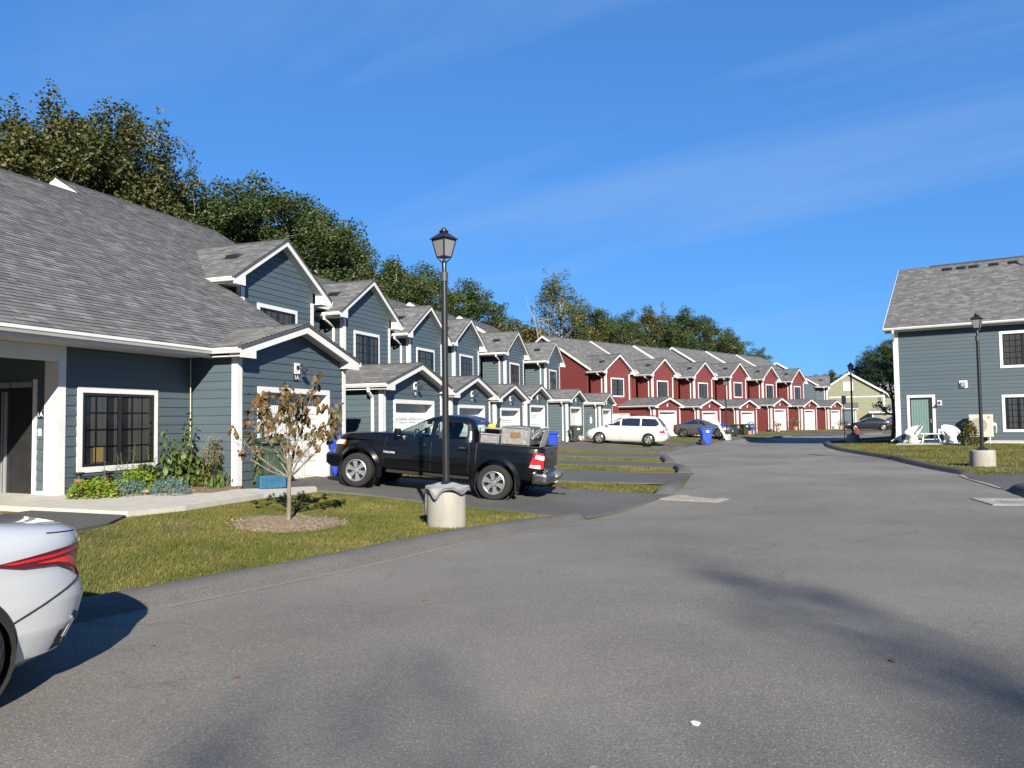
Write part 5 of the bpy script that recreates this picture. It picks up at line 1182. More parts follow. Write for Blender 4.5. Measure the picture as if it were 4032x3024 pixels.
def wheel(parent, x, y, r, w, style, s, material='alloy'):
    mb = MB(); h = w/2; rr = r*.64
    mb.lathe([(rr,-h*.85),(rr*1.08,-h),(r*.88,-h),(r*.97,-h*.8),(r,-h*.5),(r,h*.5),(r*.97,h*.8),(r*.88,h),(rr*1.08,h),(rr,h*.85)], 48, (x,y,r), 'Y'); t = mb.build('wheel', 'tyre', parent, smooth=True, angle=28)
    o = s*h; q = lambda k: y + o*k
    mb = MB(); mb.lathe([(0,s*h*.15),(rr*.98,s*h*.15)], 40, (x,y,r), 'Y'); mb.build('brake', 'underbody', t)
    mb = MB(); mb.lathe([(rr*1.02,s*h*.1),(rr*1.02,s*h*.9),(rr*.96,s*h*.95),(rr*.90,s*h*.85),(rr*.88,s*h*.3)], 44, (x,y,r), 'Y')
    n = {'truck': 6, 'van': 5, 'sedan': 10}.get(style, 5)
    for k in range(n):
        a = 2*PI*k/n + .3; d = Vector((cos(a),0,sin(a))); p = Vector((-sin(a),0,cos(a))); c = Vector((x, q(.72), r))
        w0, w1 = (.20, .19) if style == 'truck' else ((.22,.17) if style == 'van' else (.09,.09)); w0 *= rr; w1 *= rr
        A = [c+d*rr*.15+p*w0, c+d*rr*.15-p*w0, c+d*rr*.92-p*w1*1.25+Vector((0,s*h*.1,0)), c+d*rr*.92+p*w1*1.25+Vector((0,s*h*.1,0))]
        if style == 'truck': A = [c+d*rr*.1+p*w0, c+d*rr*.1-p*w0, c+d*rr*.55-p*w0*.8, c+d*rr*.93-p*w1*1.5, c+d*rr*.93+p*w1*1.5, c+d*rr*.55+p*w0*.8]
        mb.prism(A, (0,-s*h*.28,0))
    mb.lathe([(0,s*h*.86),(rr*.2,s*h*.86),(rr*.25,s*h*.7),(rr*.25,s*h*.4)], 20, (x,y,r), 'Y'); mb.build('rim', material, t, smooth=True, angle=25)
    if style == 'truck':
        mb = MB()
        for k in range(6): a = 2*PI*(k+.5)/6+.3; mb.tube([(x+rr*.32*cos(a), q(.72), r+rr*.32*sin(a)), (x+rr*.32*cos(a), q(.80), r+rr*.32*sin(a))], .014, 8)
        mb.build('lug_nut', 'trim_black', t)
    return t
def mirror(parent, sh, x, z, s, material, w=.20):
    y = sh.y(x, z); mb = MB(); mb.obox((x, s*(y+.13), z+.07), (.05,0,0), (0,.10,0), (0,0,.085)); m = mb.build('mirror', material, parent, bevel=.03)
    mb = MB(); mb.tube([(x, s*(y-.02), z-.01), (x, s*(y+.10), z+.03)], .022, 8); mb.build('mirror_arm', 'trim_black', m)
    mb = MB(); mb.obox((x-.052, s*(y+.13), z+.07), (.002,0,0), (0,.085,0), (0,0,.07)); mb.build('mirror_glass', 'chrome', m)
# ---- sedans: one builder, four cars ----
def sedan(name, label, cat, loc, rz, paint, rim='alloy', lenk=1.0, hk=1.0, tall=0.0, style='sedan', dark=True, z=None, rear_fine=False, suv=False, low=1.0):
    t = thing(name, label, cat, (loc[0], loc[1], gz(*loc)+.045 if z is None else z), rz, 'parked cars')
    f = 2.35*lenk; r_ = -2.25*lenk; h = tall
    if not suv:
        L = [(.17, f-.30, r_+.33, .78, 4, 6), (.24, f-.14, r_+.14, .83, 3.6, 6), (.40, f-.02, r_+.05, .87, 3.4, 6), (.55, f, r_-.0, .885, 3.2, 5.5), (.66, f-.06, r_+.03, .885, 3.2, 5.5), (.74, f-.22, r_+.06, .88, 3.2, 5.5), (.82, f-.62, r_+.05, .875, 3.6, 5.5), (.89, f-1.0, r_+.04, .865, 4.5, 5.2), (.95, f-1.32, r_+.05, .845, 6, 5.0), (1.0, f-1.50, r_+.12, .815, 7, 4.8), (1.05, f-1.62, r_+.42, .79, 7, 6), (1.08, f-1.68, r_+.62, .775, 7, 7), (1.20, f-1.95, r_+.92, .715, 7, 7), (1.33, f-2.26, r_+1.28, .645, 6, 7), (1.40, f-2.52, r_+1.65, .585, 5, 6), (1.44, f-2.85, r_+2.0, .47, 4, 4)]
    else:
        L = [(.22, f-.25, r_+.2, .80, 4, 8), (.30, f-.10, r_+.06, .86, 4, 8), (.55, f, r_, .90, 3.6, 8), (.80, f-.05, r_, .905, 3.6, 8), (.95, f-.2, r_+.02, .90, 4, 8), (1.05, f-.75, r_+.03, .88, 5, 8), (1.12, f-1.15, r_+.05, .86, 6, 8), (1.2, f-1.35, r_+.08, .84, 7, 8), (1.5, f-1.85, r_+.28, .76, 7, 8), (1.66, f-2.2, r_+.45, .68, 6, 7), (1.72, f-2.6, r_+.7, .56, 5, 6)]
    if h: L = [(l[0]*(1+h), *l[1:]) for l in L]
    if low != 1: L = [((l[0] if l[0] < .88 else .88+(l[0]-.88)*low), *l[1:]) for l in L]
    sh = Shell(L); fx, rx, wr = 1.42*lenk, -1.32*lenk, .325 + (.04 if suv else 0)
    b = sh.mesh().build('body', paint, t); cut(b, [cyl(x, wr, wr+.055, y0, y1) for x in (fx, rx) for y0, y1 in ((.5,1.2),(-1.2,-.5))])
    for s in (-1, 1):
        for x in (fx, rx): wheel(t, x, s*(.885-.115), wr, .20, style, s, rim)
        mb = MB()
        for x in (fx, rx): MB().lathe([(wr+.05,-s*.01),(wr+.05,-s*.34)], 30, (x, s*.86, wr), 'Y').build('wheel_well', 'underbody', t)
    gm = 'dark_glass'
    zb, zt = (1.02, 1.37) if (not suv and low == 1) else (.995, 1.27) if not suv else (1.18, 1.6); k = 1+h; zb *= k; zt *= k
    F1 = lambda z: sh.at(z)[0]; R1 = lambda z: sh.at(z)[1]
    mid = -.12*lenk; zm = (zb+zt)/2
    for s in (-1, 1):
        fb = (sh.at(zb)[0]-.30, zb); ft = (sh.at(zt)[0]-.20, zt); bt = (sh.at(zt)[1]+.30, zt); bm_ = (sh.at(zm)[1]+.34, zm); bb = (sh.at(zb)[1]+(.62 if not suv else .25), zb+.02)
        patch(t, 'side_window', gm, [fb, (mid+.035, zb), (mid+.035, zt), ft], side(sh, s), .004)
        patch(t, 'side_window', gm, [(mid-.035, zb), bb, bm_, bt, (mid-.035, zt)], side(sh, s), .004)
        line(sh, s, [(fx-wr-.20, .30), (fx-wr-.26, .62), (fx-wr-.2, zb)], .009, t); line(sh, s, [(mid, .26), (mid, zb)], .009, t); line(sh, s, [(rx+wr+.20, .45), (rx+wr+.12, .7), (rx+wr+.02, zb)], .009, t)
        line(sh, s, [(fx-wr-.2, .245), (rx+wr+.2, .245)], .03, t, name='sill_trim')
        for x in (mid+.18, rx+wr+.2): patch(t, 'door_handle', paint if not suv else 'trim_black', [(x-.11, .86*k), (x+.06, .86*k), (x+.06, .89*k), (x-.11, .89*k)], side(sh, s), .025)
        mirror(t, sh, sh.at(zb)[0]-.42, zb, s, paint)
        patch(t, 'headlight', 'lamp_clear', [(f-.62, .70), (f-.30, .60), (f-.16, .62), (f-.24, .70), (f-.55, .765)], side(sh, s), .006)
        if not rear_fine:
            patch(t, 'tail_light', 'lamp_red', [(r_+.34, .80*k), (r_+.10, .70*k), (r_+.08, .84*k), (r_+.14, .90*k), (r_+.42, .86*k)], side(sh, s), .006)
            patch(t, 'tail_light', 'lamp_red', [(s*.45, .72*k), (s*.70, .70*k), (s*.70, .87*k), (s*.45, .88*k)], endf(sh, False), .006)
    wz0, wz1 = zb+.03, zt+.01
    patch(t, 'windscreen', gm, [(-.66, wz0), (.66, wz0), (.52, wz1), (-.52, wz1)], endf(sh, True), .004, .1)
    patch(t, 'rear_window', gm, [(-.60, wz0+.07), (.60, wz0+.07), (.50, wz1), (-.50, wz1)], endf(sh, False), .004, .1)
    patch(t, 'grille', 'trim_black', [(-.45, .36), (.45, .36), (.52, .62), (-.52, .62)], endf(sh, True), .006, .1)
    patch(t, 'number_plate', 'plate_blue', [(-.15, .40), (.15, .40), (.15, .52), (-.15, .52)], endf(sh, True), .012, .1)
    patch(t, 'rear_number_plate', 'plate_blue', [(-.15, .58*k), (.15, .58*k), (.15, .72*k), (-.15, .72*k)], endf(sh, False), .012, .1)
    return t, sh
# near silver sedan: rear quarter fills the left edge
def silver():
    cx, cy = -3.485 + .80*.803 - .60*.596, 6.33 - .80*.596 - .60*.803     # middle of the rear bumper
    hd = math.atan2(-.803, -.596); L0 = 2.25*.97
    loc = (cx + cos(hd)*L0, cy + sin(hd)*L0)
    t, sh = sedan('parked_sedan', 'silver sedan cut by the left frame edge, red tail light towards the road', 'car', loc, hd, 'paint_silver', lenk=.97, rear_fine=True, z=gz(cx, cy)+.022, low=.80)
    r_ = -2.25*.97
    for s in (-1, 1):
        S = side(sh, s); E = endf(sh, False)
        patch(t, 'tail_light', 'lamp_deep', [(r_+.68, .815), (r_+.50, .775), (r_+.30, .765), (r_+.185, .71), (r_+.115, .66), (r_+.06, .70), (r_+.045, .78), (r_+.05, .875), (r_+.30, .855)], S, .012, .025)
        patch(t, 'tail_light_bar', 'lamp_red', [(r_+.62, .817), (r_+.32, .832), (r_+.12, .852), (r_+.12, .838), (r_+.32, .816), (r_+.55, .806)], S, .016, .025)
        patch(t, 'brake_lens', 'lamp_bright', [(r_+.42, .795), (r_+.20, .805), (r_+.115, .745), (r_+.125, .70), (r_+.20, .757), (r_+.29, .783)], S, .017, .025)
        patch(t, 'tail_light', 'lamp_deep', [(s*.46, .78), (s*.66, .72), (s*.70, .74), (s*.70, .87), (s*.46, .87)], E, .012, .03)
        line(sh, s, [(r_+.115, .655), (r_+.30, .58), (r_+.56, .47)], .007, t, off=.006, step=.025); line(sh, s, [(r_+.055, .885), (r_+.065, .92), (r_+.13, .94), (r_+.34, .955)], .005, t, off=.006, step=.025)
        patch(t, 'bumper_vent', 'trim_black', [(r_+.34, .20), (r_+.30, .26), (r_+.19, .40), (r_+.16, .46), (r_+.12, .44), (r_+.18, .20)], S, .004, .05)
        patch(t, 'reflector', 'lamp_clear', [(r_+.225, .31), (r_+.19, .30), (r_+.155, .40), (r_+.175, .43)], S, .010, .05)
        mb = MB(); w = .325; x = -1.32*.97
        arc = [(x+(w+.055)*cos(a), s*(sh.y(x+(w+.055)*cos(a), max(.2, w+(w+.055)*sin(a)))-.004), w+(w+.055)*sin(a)) for a in np.linspace(-.3, PI+.3, 40)]
        mb.tube(arc, .012, 6); mb.build('arch_lip', 'trim_black', t)
    patch(t, 'lower_valance', 'trim_black', [(-.70, .19), (.70, .19), (.74, .36), (.3, .42), (-.3, .42), (-.74, .36)], endf(sh, False), .005, .08)
    patch(t, 'boot_badge', 'chrome', [(-.10, .89), (.10, .89), (.10, .925), (-.10, .925)], endf(sh, False), .008, .05)
    return t
silver()
sedan('parked_sedan', 'dark grey sedan with tinted windows parked before the red row', 'car', (15.25, 62.0), R_(-27.5), 'paint_grey', rim='alloy_dark', lenk=1.02)
sedan('parked_sedan', 'black sedan parked far off beyond the lamp and sign', 'car', (38.7, 83.9), R_(161), 'paint_dark', lenk=1.03)
sedan('parked_suv', 'dark red sport utility car half hidden behind the black sedan', 'car', (45.2, 90.5), R_(200), 'paint_red', lenk=1.0, suv=True)
# ---- white minivan ----
def minivan():
    nose = R_(161); c = (7.05, 48.02); t = thing('parked_minivan', 'white minivan with black roof rails parked on a driveway', 'minivan', (c[0], c[1], gz(*c)+.05), nose, 'parked cars'); t.rotation_euler = (0, R_(-2.2), nose)
    f, r_ = 2.52, -2.58
    L = [(.20, f-.25, r_+.18, .82, 4, 7), (.28, f-.10, r_+.06, .88, 3.6, 7), (.45, f, r_, .95, 3.4, 7), (.62, f-.02, r_-.02, .965, 3.3, 7), (.76, f-.12, r_+.06, .965, 3.3, 7), (.86, f-.32, r_+.09, .96, 3.6, 7), (.95, f-.62, r_+.11, .955, 4, 7), (1.03, f-.92, r_+.14, .94, 5, 7), (1.09, f-1.12, r_+.17, .925, 6, 7), (1.2, f-1.42, r_+.24, .89, 7, 7), (1.45, f-1.98, r_+.42, .81, 7, 7), (1.62, f-2.42, r_+.58, .74, 6, 7), (1.70, f-2.75, r_+.72, .67, 5, 6), (1.75, f-3.2, r_+1.0, .52, 4, 4)]
    sh = Shell(L); fx, rx, wr = 1.51, -1.51, .335
    b = sh.mesh().build('body', 'paint_white', t); cut(b, [cyl(x, wr, wr+.06, y0, y1) for x in (fx, rx) for y0, y1 in ((.55,1.2),(-1.2,-.55))])
    for s in (-1, 1):
        for x in (fx, rx): wheel(t, x, s*(.955-.12), wr, .21, 'van', s)
        mb = MB()
        for x in (fx, rx): MB().lathe([(wr+.055,-s*.01),(wr+.055,-s*.34)], 30, (x, s*.93, wr), 'Y').build('wheel_well', 'underbody', t)
        S = side(sh, s)
        patch(t, 'side_window', 'dark_glass', [(1.12, 1.12), (.24, 1.12), (.24, 1.60), (.10, 1.60) if False else (.24, 1.60), (.42, 1.60), (.75, 1.42)], S, .004)
        patch(t, 'side_window', 'dark_glass', [(.14, 1.12), (-.98, 1.12), (-.98, 1.60), (.14, 1.60)], S, .004)
        patch(t, 'side_window', 'dark_glass', [(-1.08, 1.12), (-1.95, 1.13), (-2.12, 1.24), (-2.08, 1.40), (-1.90, 1.58), (-1.08, 1.60)], S, .004)
        line(sh, s, [(.98, .34), (1.08, .7), (1.14, 1.1)], .010, t); line(sh, s, [(.19, .28), (.19, 1.66)], .010, t); line(sh, s, [(-1.03, .32), (-.98, .6), (-1.03, 1.66)], .010, t); line(sh, s, [(-1.05, .98), (-2.15, .98)], .012, t, 'chrome_dull'); line(sh, s, [(1.0, .52), (-1.05, .52)], .035, t, 'paint_white', 'side_moulding', .018)
        for x in (.38, .02): patch(t, 'door_handle', 'paint_white', [(x-.10, .93), (x+.10, .93), (x+.10, .965), (x-.10, .965)], S, .026)
        patch(t, 'headlight', 'lamp_clear', [(f-.70, .92), (f-.36, .70), (f-.16, .68), (f-.28, .86), (f-.52, .95)], S, .006)
        patch(t, 'tail_light', 'lamp_red', [(r_+.40, .72), (r_+.12, .72), (r_+.14, .86), (r_+.40, .88)], S, .008); patch(t, 'tail_light', 'lamp_clear', [(r_+.40, .89), (r_+.14, .87), (r_+.20, 1.06), (r_+.38, 1.06)], S, .008)
        patch(t, 'tail_light', 'lamp_red', [(s*.72, .72), (s*.90, .72), (s*.90, 1.0), (s*.76, 1.0)], endf(sh, False), .008)
        mb = MB(); mb.tube([(.35, s*.60, 1.70), (.30, s*.60, 1.80), (-1.75, s*.58, 1.80), (-1.80, s*.58, 1.70)], .018, 8); mb.build('roof_rail', 'trim_black', t, smooth=True)
        mirror(t, sh, .98, 1.12, s, 'paint_white')
    for x in (0.0, -1.1): mb = MB(); mb.tube([(x,-.58,1.81),(x,.58,1.81)], .016, 6); mb.build('roof_bar', 'grey_metal', t)
    patch(t, 'windscreen', 'dark_glass', [(-.74, 1.14), (.74, 1.14), (.62, 1.62), (-.62, 1.62)], endf(sh, True), .004, .1)
    patch(t, 'rear_window', 'dark_glass', [(-.70, 1.13), (.70, 1.13), (.62, 1.60), (-.62, 1.60)], endf(sh, False), .006, .1)
    patch(t, 'number_plate', 'plate_blue', [(-.15, .74), (.15, .74), (.15, .88), (-.15, .88)], endf(sh, False), .012, .1)
    patch(t, 'rear_bumper', 'paint_white', [(-.88, .36), (.88, .36), (.88, .62), (-.88, .62)], endf(sh, False), .05, .1)
    patch(t, 'handle_bar', 'chrome_dull', [(-.30, .93), (.30, .93), (.30, .98), (-.30, .98)], endf(sh, False), .025, .1)
minivan()
# ---- black pickup ----
def pickup():
    rw, fw = Vector((-.48, 16.85)), Vector((-3.52, 17.62)); hd = math.atan2(fw.y-rw.y, fw.x-rw.x)
    nrm = Vector((-sin(hd), cos(hd)))                       # to the vehicle's left; the camera sees the left side
    mid = (rw+fw)/2 + nrm*(-.80); zr, zf = gz(*rw)+.02, gz(*fw)+.05
    t = thing('pickup_truck', 'black four door pickup truck parked nose in at garage 1A', 'pickup truck', (mid.x, mid.y, (zr+zf)/2), hd)
    t.rotation_euler = (0, -math.atan2(zf-zr, 3.235), hd)
    f, r_ = 2.52, -2.66; fx, rx, wr = 1.6175, -1.6175, .388
    body = Shell([(.50, f-.26, r_+.10, .82, 4, 14), (.58, f-.10, r_+.04, .855, 3.8, 14), (.72, f-.03, r_, .875, 3.6, 14), (.86, f-.03, r_, .88, 3.4, 14), (1.0, f-.05, r_, .875, 3.4, 14), (1.10, f-.14, r_+.005, .865, 3.4, 14), (1.17, f-.30, r_+.01, .85, 3.4, 14), (1.215, f-.42, r_+.02, .825, 3.4, 14)])
    b = body.mesh(128).build('body', 'paint_black', t)
    bed = MB().box(r_+.06, -1.20, -.74, .74, .74, 1.4); cabin = MB().box(-1.06, .85, -.77, .77, .70, 1.4)
    cut(b, [cyl(x, wr+.02, wr+.085, y0, y1) for x in (fx, rx) for y0, y1 in ((.52,1.2),(-1.2,-.52))] + [bed, cabin])
    mb = MB(); mb.box(r_+.065, -1.205, -.738, .738, .74, .76); mb.build('bed_liner', 'trim_black', t)
    hood = Shell([(1.10, f-.16, .50, .84, 3.4, 12), (1.17, f-.30, .50, .825, 3.4, 12), (1.215, f-.46, .50, .80, 3.4, 12), (1.25, f-.75, .50, .775, 3.6, 12), (1.275, f-1.1, .52, .75, 4, 12), (1.29, f-1.4, .55, .71, 5, 12)])
    hood.mesh(96).build('hood', 'paint_black', t, smooth=True, angle=30, fix=True)
    cab = Shell([(1.12, .99, -1.14, .865, 8, 10), (1.22, .91, -1.14, .845, 8, 10), (1.28, .83, -1.14, .83, 8, 10), (1.45, .52, -1.11, .785, 8, 10), (1.62, .20, -1.05, .725, 7, 9), (1.70, .02, -1.00, .685, 6, 8), (1.76, -.18, -.90, .60, 5, 6), (1.79, -.42, -.72, .42, 4, 4)])
    c = cab.mesh(112).build('cab', 'paint_black', t)
    inner = Shell([(1.0, .93, -1.07, .79, 8, 10), (1.28, .77, -1.08, .77, 8, 10), (1.45, .46, -1.05, .725, 8, 10), (1.62, .14, -.99, .665, 7, 9), (1.70, -.06, -.92, .60, 6, 8), (1.735, -.25, -.8, .45, 4, 5)]).mesh(72)
    w1 = [(.80, 1.245), (.70, 1.31), (.30, 1.565), (.14, 1.60), (-.11, 1.615), (-.07, 1.245)]; w2 = [(-.19, 1.25), (-.215, 1.615), (-.80, 1.62), (-.90, 1.58), (-.93, 1.40), (-.89, 1.27)]
    side_c = [MB().prism([(x, -1.2, z) for x, z in w], (0, 2.4, 0)) for w in (w1, w2)]
    ws = MB().prism([(1.2, -.66, 1.30), (1.2, .66, 1.30), (.2, .56, 1.66), (.2, -.56, 1.66)], (.9, 0, .5)); ws = MB().add([(1.3,-.68,1.29),(1.3,.68,1.29),(.9,.58,1.645),(.9,-.58,1.645),(.40,-.68,1.29),(.40,.68,1.29),(-.05,.58,1.645),(-.05,-.58,1.645)], [(0,1,2,3),(4,7,6,5),(0,4,5,1),(1,5,6,2),(2,6,7,3),(3,7,4,0)])
    rwc = MB().prism([(-1.4, -.56, 1.30), (-1.4, .56, 1.30), (-1.4, .50, 1.60), (-1.4, -.50, 1.60)], (.5, 0, 0))
    cut(c, [inner] + side_c + [ws, rwc])
    for s in (-1, 1):
        S = side(cab, s)
        for w in (w1, w2): patch(t, 'side_window', 'car_glass', [(x*.998, z) for x, z in w], lambda x, z, o, S=S: S(x, z, -.02 if o > 0 else -.024), .0, .1)
    E = endf(cab, True); patch(t, 'windscreen', 'car_glass', [(-.70, 1.27), (.70, 1.27), (.60, 1.665), (-.60, 1.665)], lambda y, z, o: E(y, z, -.02 if o > 0 else -.024), .0, .12)
    E2 = endf(cab, False); patch(t, 'rear_window', 'car_glass', [(-.58, 1.29), (.58, 1.29), (.52, 1.61), (-.52, 1.61)], lambda y, z, o: E2(y, z, -.02 if o > 0 else -.024), .0, .12)
    # interior
    for y in (-.37, .37):
        mb = MB(); mb.obox((.02, y, .98), (.24,0,.03), (0,.24,0), (0,0,.09)); mb.obox((-.24, y, 1.26), (.06,0,.0), (0,.23,0), (-.10,0,.28)); mb.obox((-.37, y, 1.56), (.045,0,0), (0,.12,0), (0,0,.075)); mb.build('seat', 'interior', t, bevel=.03)
    mb = MB(); mb.box(-.98, -.55, -.68, .68, .86, 1.02); mb.obox((-.98, 0, 1.22), (.06,0,0), (0,.68,0), (-.03,0,.22)); mb.build('rear_seat', 'interior', t, bevel=.03)
    mb = MB(); mb.box(.50, .88, -.74, .74, .95, 1.23); mb.build('dashboard', 'interior', t, bevel=.04)
    mb = MB(); ring = [(.40+.06*sin(a)*.0+.075*-sin(a)*-1*.4, .37+.19*cos(a), 1.22+.18*sin(a)) for a in np.linspace(0, 2*PI, 25)]; mb.tube(ring, .015, 8, caps=False); mb.tube([(.40,.37,1.22),(.62,.37,1.12)], .03, 8); mb.build('steering_wheel', 'trim_black', t, smooth=True)
    mb = MB(); mb.obox((.26, 0, 1.56), (.02,0,0), (0,.12,0), (0,0,.035)); mb.build('rear_view_mirror', 'trim_black', t)
    mb = MB(); mb.box(-1.06, .85, -.77, .77, .69, .72); mb.build('cab_floor', 'interior', t)
    # flares, mouldings, handles, lamps
    for s in (-1, 1):
        S = side(body, s)
        for x in (fx, rx):
            mb = MB(); R0, R1 = wr+.075, wr+.19; N = 34; vs = []
            for i in range(N+1):
                a = R_(-14) + R_(208)*i/N
                for k, (rr, oo) in enumerate(((R0,-.02),(R0,.055),(R0+.035,.065),((R0+R1)/2,.05),(R1,.006),(R1,-.01))):
                    px, pz = x + rr*cos(a), wr+.02 + rr*sin(a); py = body.y(px, min(1.2, max(.52, pz))); vs.append((px, s*(py+oo), pz))
            mb.add(vs, [(i*6+k, (i+1)*6+k, (i+1)*6+k+1, i*6+k+1) for i in range(N) for k in range(5)]); mb.build('fender_flare', 'paint_black', t, smooth=True, angle=40)
            mb = MB(); mb.lathe([(wr+.08,-s*.01),(wr+.08,-s*.36)], 30, (x, s*.87, wr+.02), 'Y'); mb.build('wheel_well', 'underbody', t)
            wheel(t, x, s*(.80), wr, .265, 'truck', s)
        patch(t, 'side_moulding', 'paint_black', [(.98, .72), (-.98, .70), (-.98, .76), (.98, .785)], S, .022, .2)
        patch(t, 'bed_moulding', 'chrome_dull', [(rx-.52, .715), (r_+.12, .715), (r_+.12, .74), (rx-.52, .74)], S, .012, .1) if False else None
        line(body, s, [(1.0, .58), (1.02, .8), (.95, 1.2)], .009, t); line(body, s, [(-.13, .54), (-.13, 1.22)], .009, t); line(body, s, [(-1.0, .56), (-1.02, 1.0), (-.98, 1.22)], .009, t); line(body, s, [(-1.17, .54), (-1.17, 1.22)], .018, t)
        for x in (.08, -.84):
            patch(t, 'handle_recess', 'trim_black', [(x-.09, 1.035), (x+.08, 1.035), (x+.06, 1.105), (x-.06, 1.105)], S, .002, .06)
            patch(t, 'door_handle', 'paint_black', [(x-.12, 1.045), (x+.11, 1.045), (x+.11, 1.075), (x-.12, 1.075)], S, .035, .1)
        patch(t, 'fuel_flap', 'paint_black', [(-1.28, .93), (-1.45, .93), (-1.48, .97), (-1.48, 1.07), (-1.45, 1.10), (-1.28, 1.10), (-1.25, 1.06), (-1.25, .97)], S, .008, .06) if s > 0 else None
        patch(t, 'headlight', 'lamp_clear', [(2.30, 1.10), (2.02, 1.15), (2.06, .95), (2.36, .92)], S, .008, .06); patch(t, 'indicator', 'lamp_amber', [(2.06, 1.02), (1.99, 1.14), (2.03, .94), (2.10, .93)], S, .012, .05)
        patch(t, 'tail_light', 'lamp_red', [(r_+.05, .76), (r_+.30, .78), (r_+.22, 1.0), (r_+.14, 1.10), (r_+.05, 1.10)], S, .012, .05)
        patch(t, 'tail_light', 'lamp_clear', [(r_+.05, .96), (r_+.16, .98), (r_+.15, 1.06), (r_+.05, 1.05)], S, .016, .05); patch(t, 'tail_light', 'lamp_clear', [(r_+.05, .765), (r_+.27, .785), (r_+.255, .84), (r_+.05, .84)], S, .016, .05)
        patch(t, 'tail_light', 'lamp_red', [(s*.70, .76), (s*.845, .76), (s*.845, 1.09), (s*.70, 1.09)], endf(body, False), .008, .05); patch(t, 'tail_light', 'lamp_clear', [(s*.70, .95), (s*.82, .95), (s*.82, 1.04), (s*.70, 1.04)], endf(body, False), .013, .05)
        mirror(t, cab, .66, 1.25, s, 'paint_black')
        mb = MB(); mb.prism([(rx-.50, s*.62, .18), (rx-.50, s*.90, .18), (rx-.46, s*.90, .58), (rx-.46, s*.62, .58)], (-.012,0,0)); mb.build('mud_flap', 'rubber', t)
        mb = MB(); mb.box(.95, -1.05, s*.70-.06 if s > 0 else s*.70-.06, s*.70+.06, .40, .50); mb.build('rocker', 'underbody', t)
        mb = MB(); mb.box(r_+.07, -1.2, min(s*.72, s*.84), max(s*.72, s*.84), 1.212, 1.232); mb.build('bed_rail_cap', 'trim_black', t)
    patch(t, 'tailgate', 'paint_black', [(-.69, .62), (.69, .62), (.69, 1.20), (-.69, 1.20)], endf(body, False), .02, .12)
    patch(t, 'tailgate_handle', 'trim_black', [(-.12, 1.03), (.12, 1.03), (.12, 1.10), (-.12, 1.10)], endf(body, False), .026, .12)
    patch(t, 'tailgate_badge', 'chrome', [(.06, .95), (.0, .975), (-.06, .95), (0, .925)], endf(body, False), .027, .12)
    for w, y, zz, s in (('SR5', .56, .745, .055), ('TACOMA', .50, .69, .06), ('TOYOTA', -.52, .74, .05)): lettering(w, s, t, (r_-.024, y, zz), (PI/2, 0, -PI/2), 'chrome')
    lettering('TACOMA', .066, t, (.86, body.y(.86, .86)+.006, .855), (PI/2, 0, PI), 'white_paint')
    bs = Shell([(.44, -2.4, r_-.10, .80, 6, 5), (.50, -2.4, r_-.19, .90, 6, 5), (.62, -2.4, r_-.20, .905, 6, 5), (.66, -2.4, r_-.17, .895, 6, 5)])
    o = bs.mesh(64).build('rear_bumper', 'chrome_dull', t); cut(o, [MB().box(-3.2, r_-.06, -.36, .36, .565, .75)])
    mb = MB(); mb.box(r_-.165, r_-.0, -.355, .355, .555, .570); mb.build('bumper_step', 'trim_black', t)
    mb = MB(); mb.box(r_-.175, r_-.165, -.15, .15, .44, .60); mb.build('number_plate', 'plate_blue', t)
    mb = MB(); mb.box(r_-.30, -2.3, -.045, .045, .34, .42); mb.tube([(r_-.26,0,.36),(r_-.40,0,.34),(r_-.46,0,.335)], .022, 8); mb.tube([(r_-.44,0,.33),(r_-.44,0,.42)], .014, 8); mb.lathe([(0,.0),(.03,.015),(.03,.035),(0,.05)], 12, (r_-.44,0,.40)); mb.build('tow_hitch', 'rust', t, smooth=True)
    fb = Shell([(.42, f-.10, 1.9, .80, 3.5, 8), (.50, f+.02, 1.9, .87, 3.3, 8), (.68, f+.03, 1.9, .885, 3.3, 8), (.72, f-.0, 1.9, .875, 3.3, 8)]); o = fb.mesh(72).build('front_bumper', 'paint_black', t); cut(o, [cyl(fx, wr+.02, wr+.085, -1.2, 1.2)])
    patch(t, 'grille', 'trim_black', [(-.45, .78), (.45, .78), (.50, 1.08), (-.50, 1.08)], endf(body, True), .01, .1)
    mb = MB(); mb.box(-2.4, 2.2, -.45, -.33, .38, .50); mb.box(-2.4, 2.2, .33, .45, .38, .50); mb.box(-.5, 1.2, -.33, .33, .34, .5); mb.build('chassis', 'underbody', t)
    for x in (fx, rx): mb = MB(); mb.tube([(x,-.72,wr),(x,.72,wr)], .06, 10); mb.build('axle', 'underbody', t)
    patch(t, 'third_brake_light', 'lamp_red', [(-.12, 1.66), (.12, 1.66), (.11, 1.69), (-.11, 1.69)], endf(cab, False), .012, .1)
    bpy.context.view_layer.update(); return t
TRUCK = pickup()
def on_truck(name, label, cat, p, rz=0.0):
    """a thing lying in the bed: own top-level object placed in the truck's frame"""
    w = TRUCK.matrix_world @ Vector(p); o = thing(name, label, cat, w, 0); o.rotation_euler = (TRUCK.rotation_euler[0], TRUCK.rotation_euler[1], TRUCK.rotation_euler[2] + rz); return o
t = on_truck('tool_chest', 'big checker plate aluminium tool chest in the pickup bed', 'toolbox', (-1.98, .02, 1.235))
mb = MB(); mb.box(-.30, .30, -.62, .62, 0, .36); c = mb.build('chest', 'diamond_plate', t, bevel=.012)
mb = MB(); mb.box(-.32, .32, -.64, .64, .36, .395); mb.build('lid', 'diamond_plate', t, bevel=.01)
for x in (-.30, .30):
    for y in (-.62, .62): mb = MB(); mb.box(x-.02, x+.02, y-.02, y+.02, 0, .36); mb.build('corner_strip', 'alu', t)
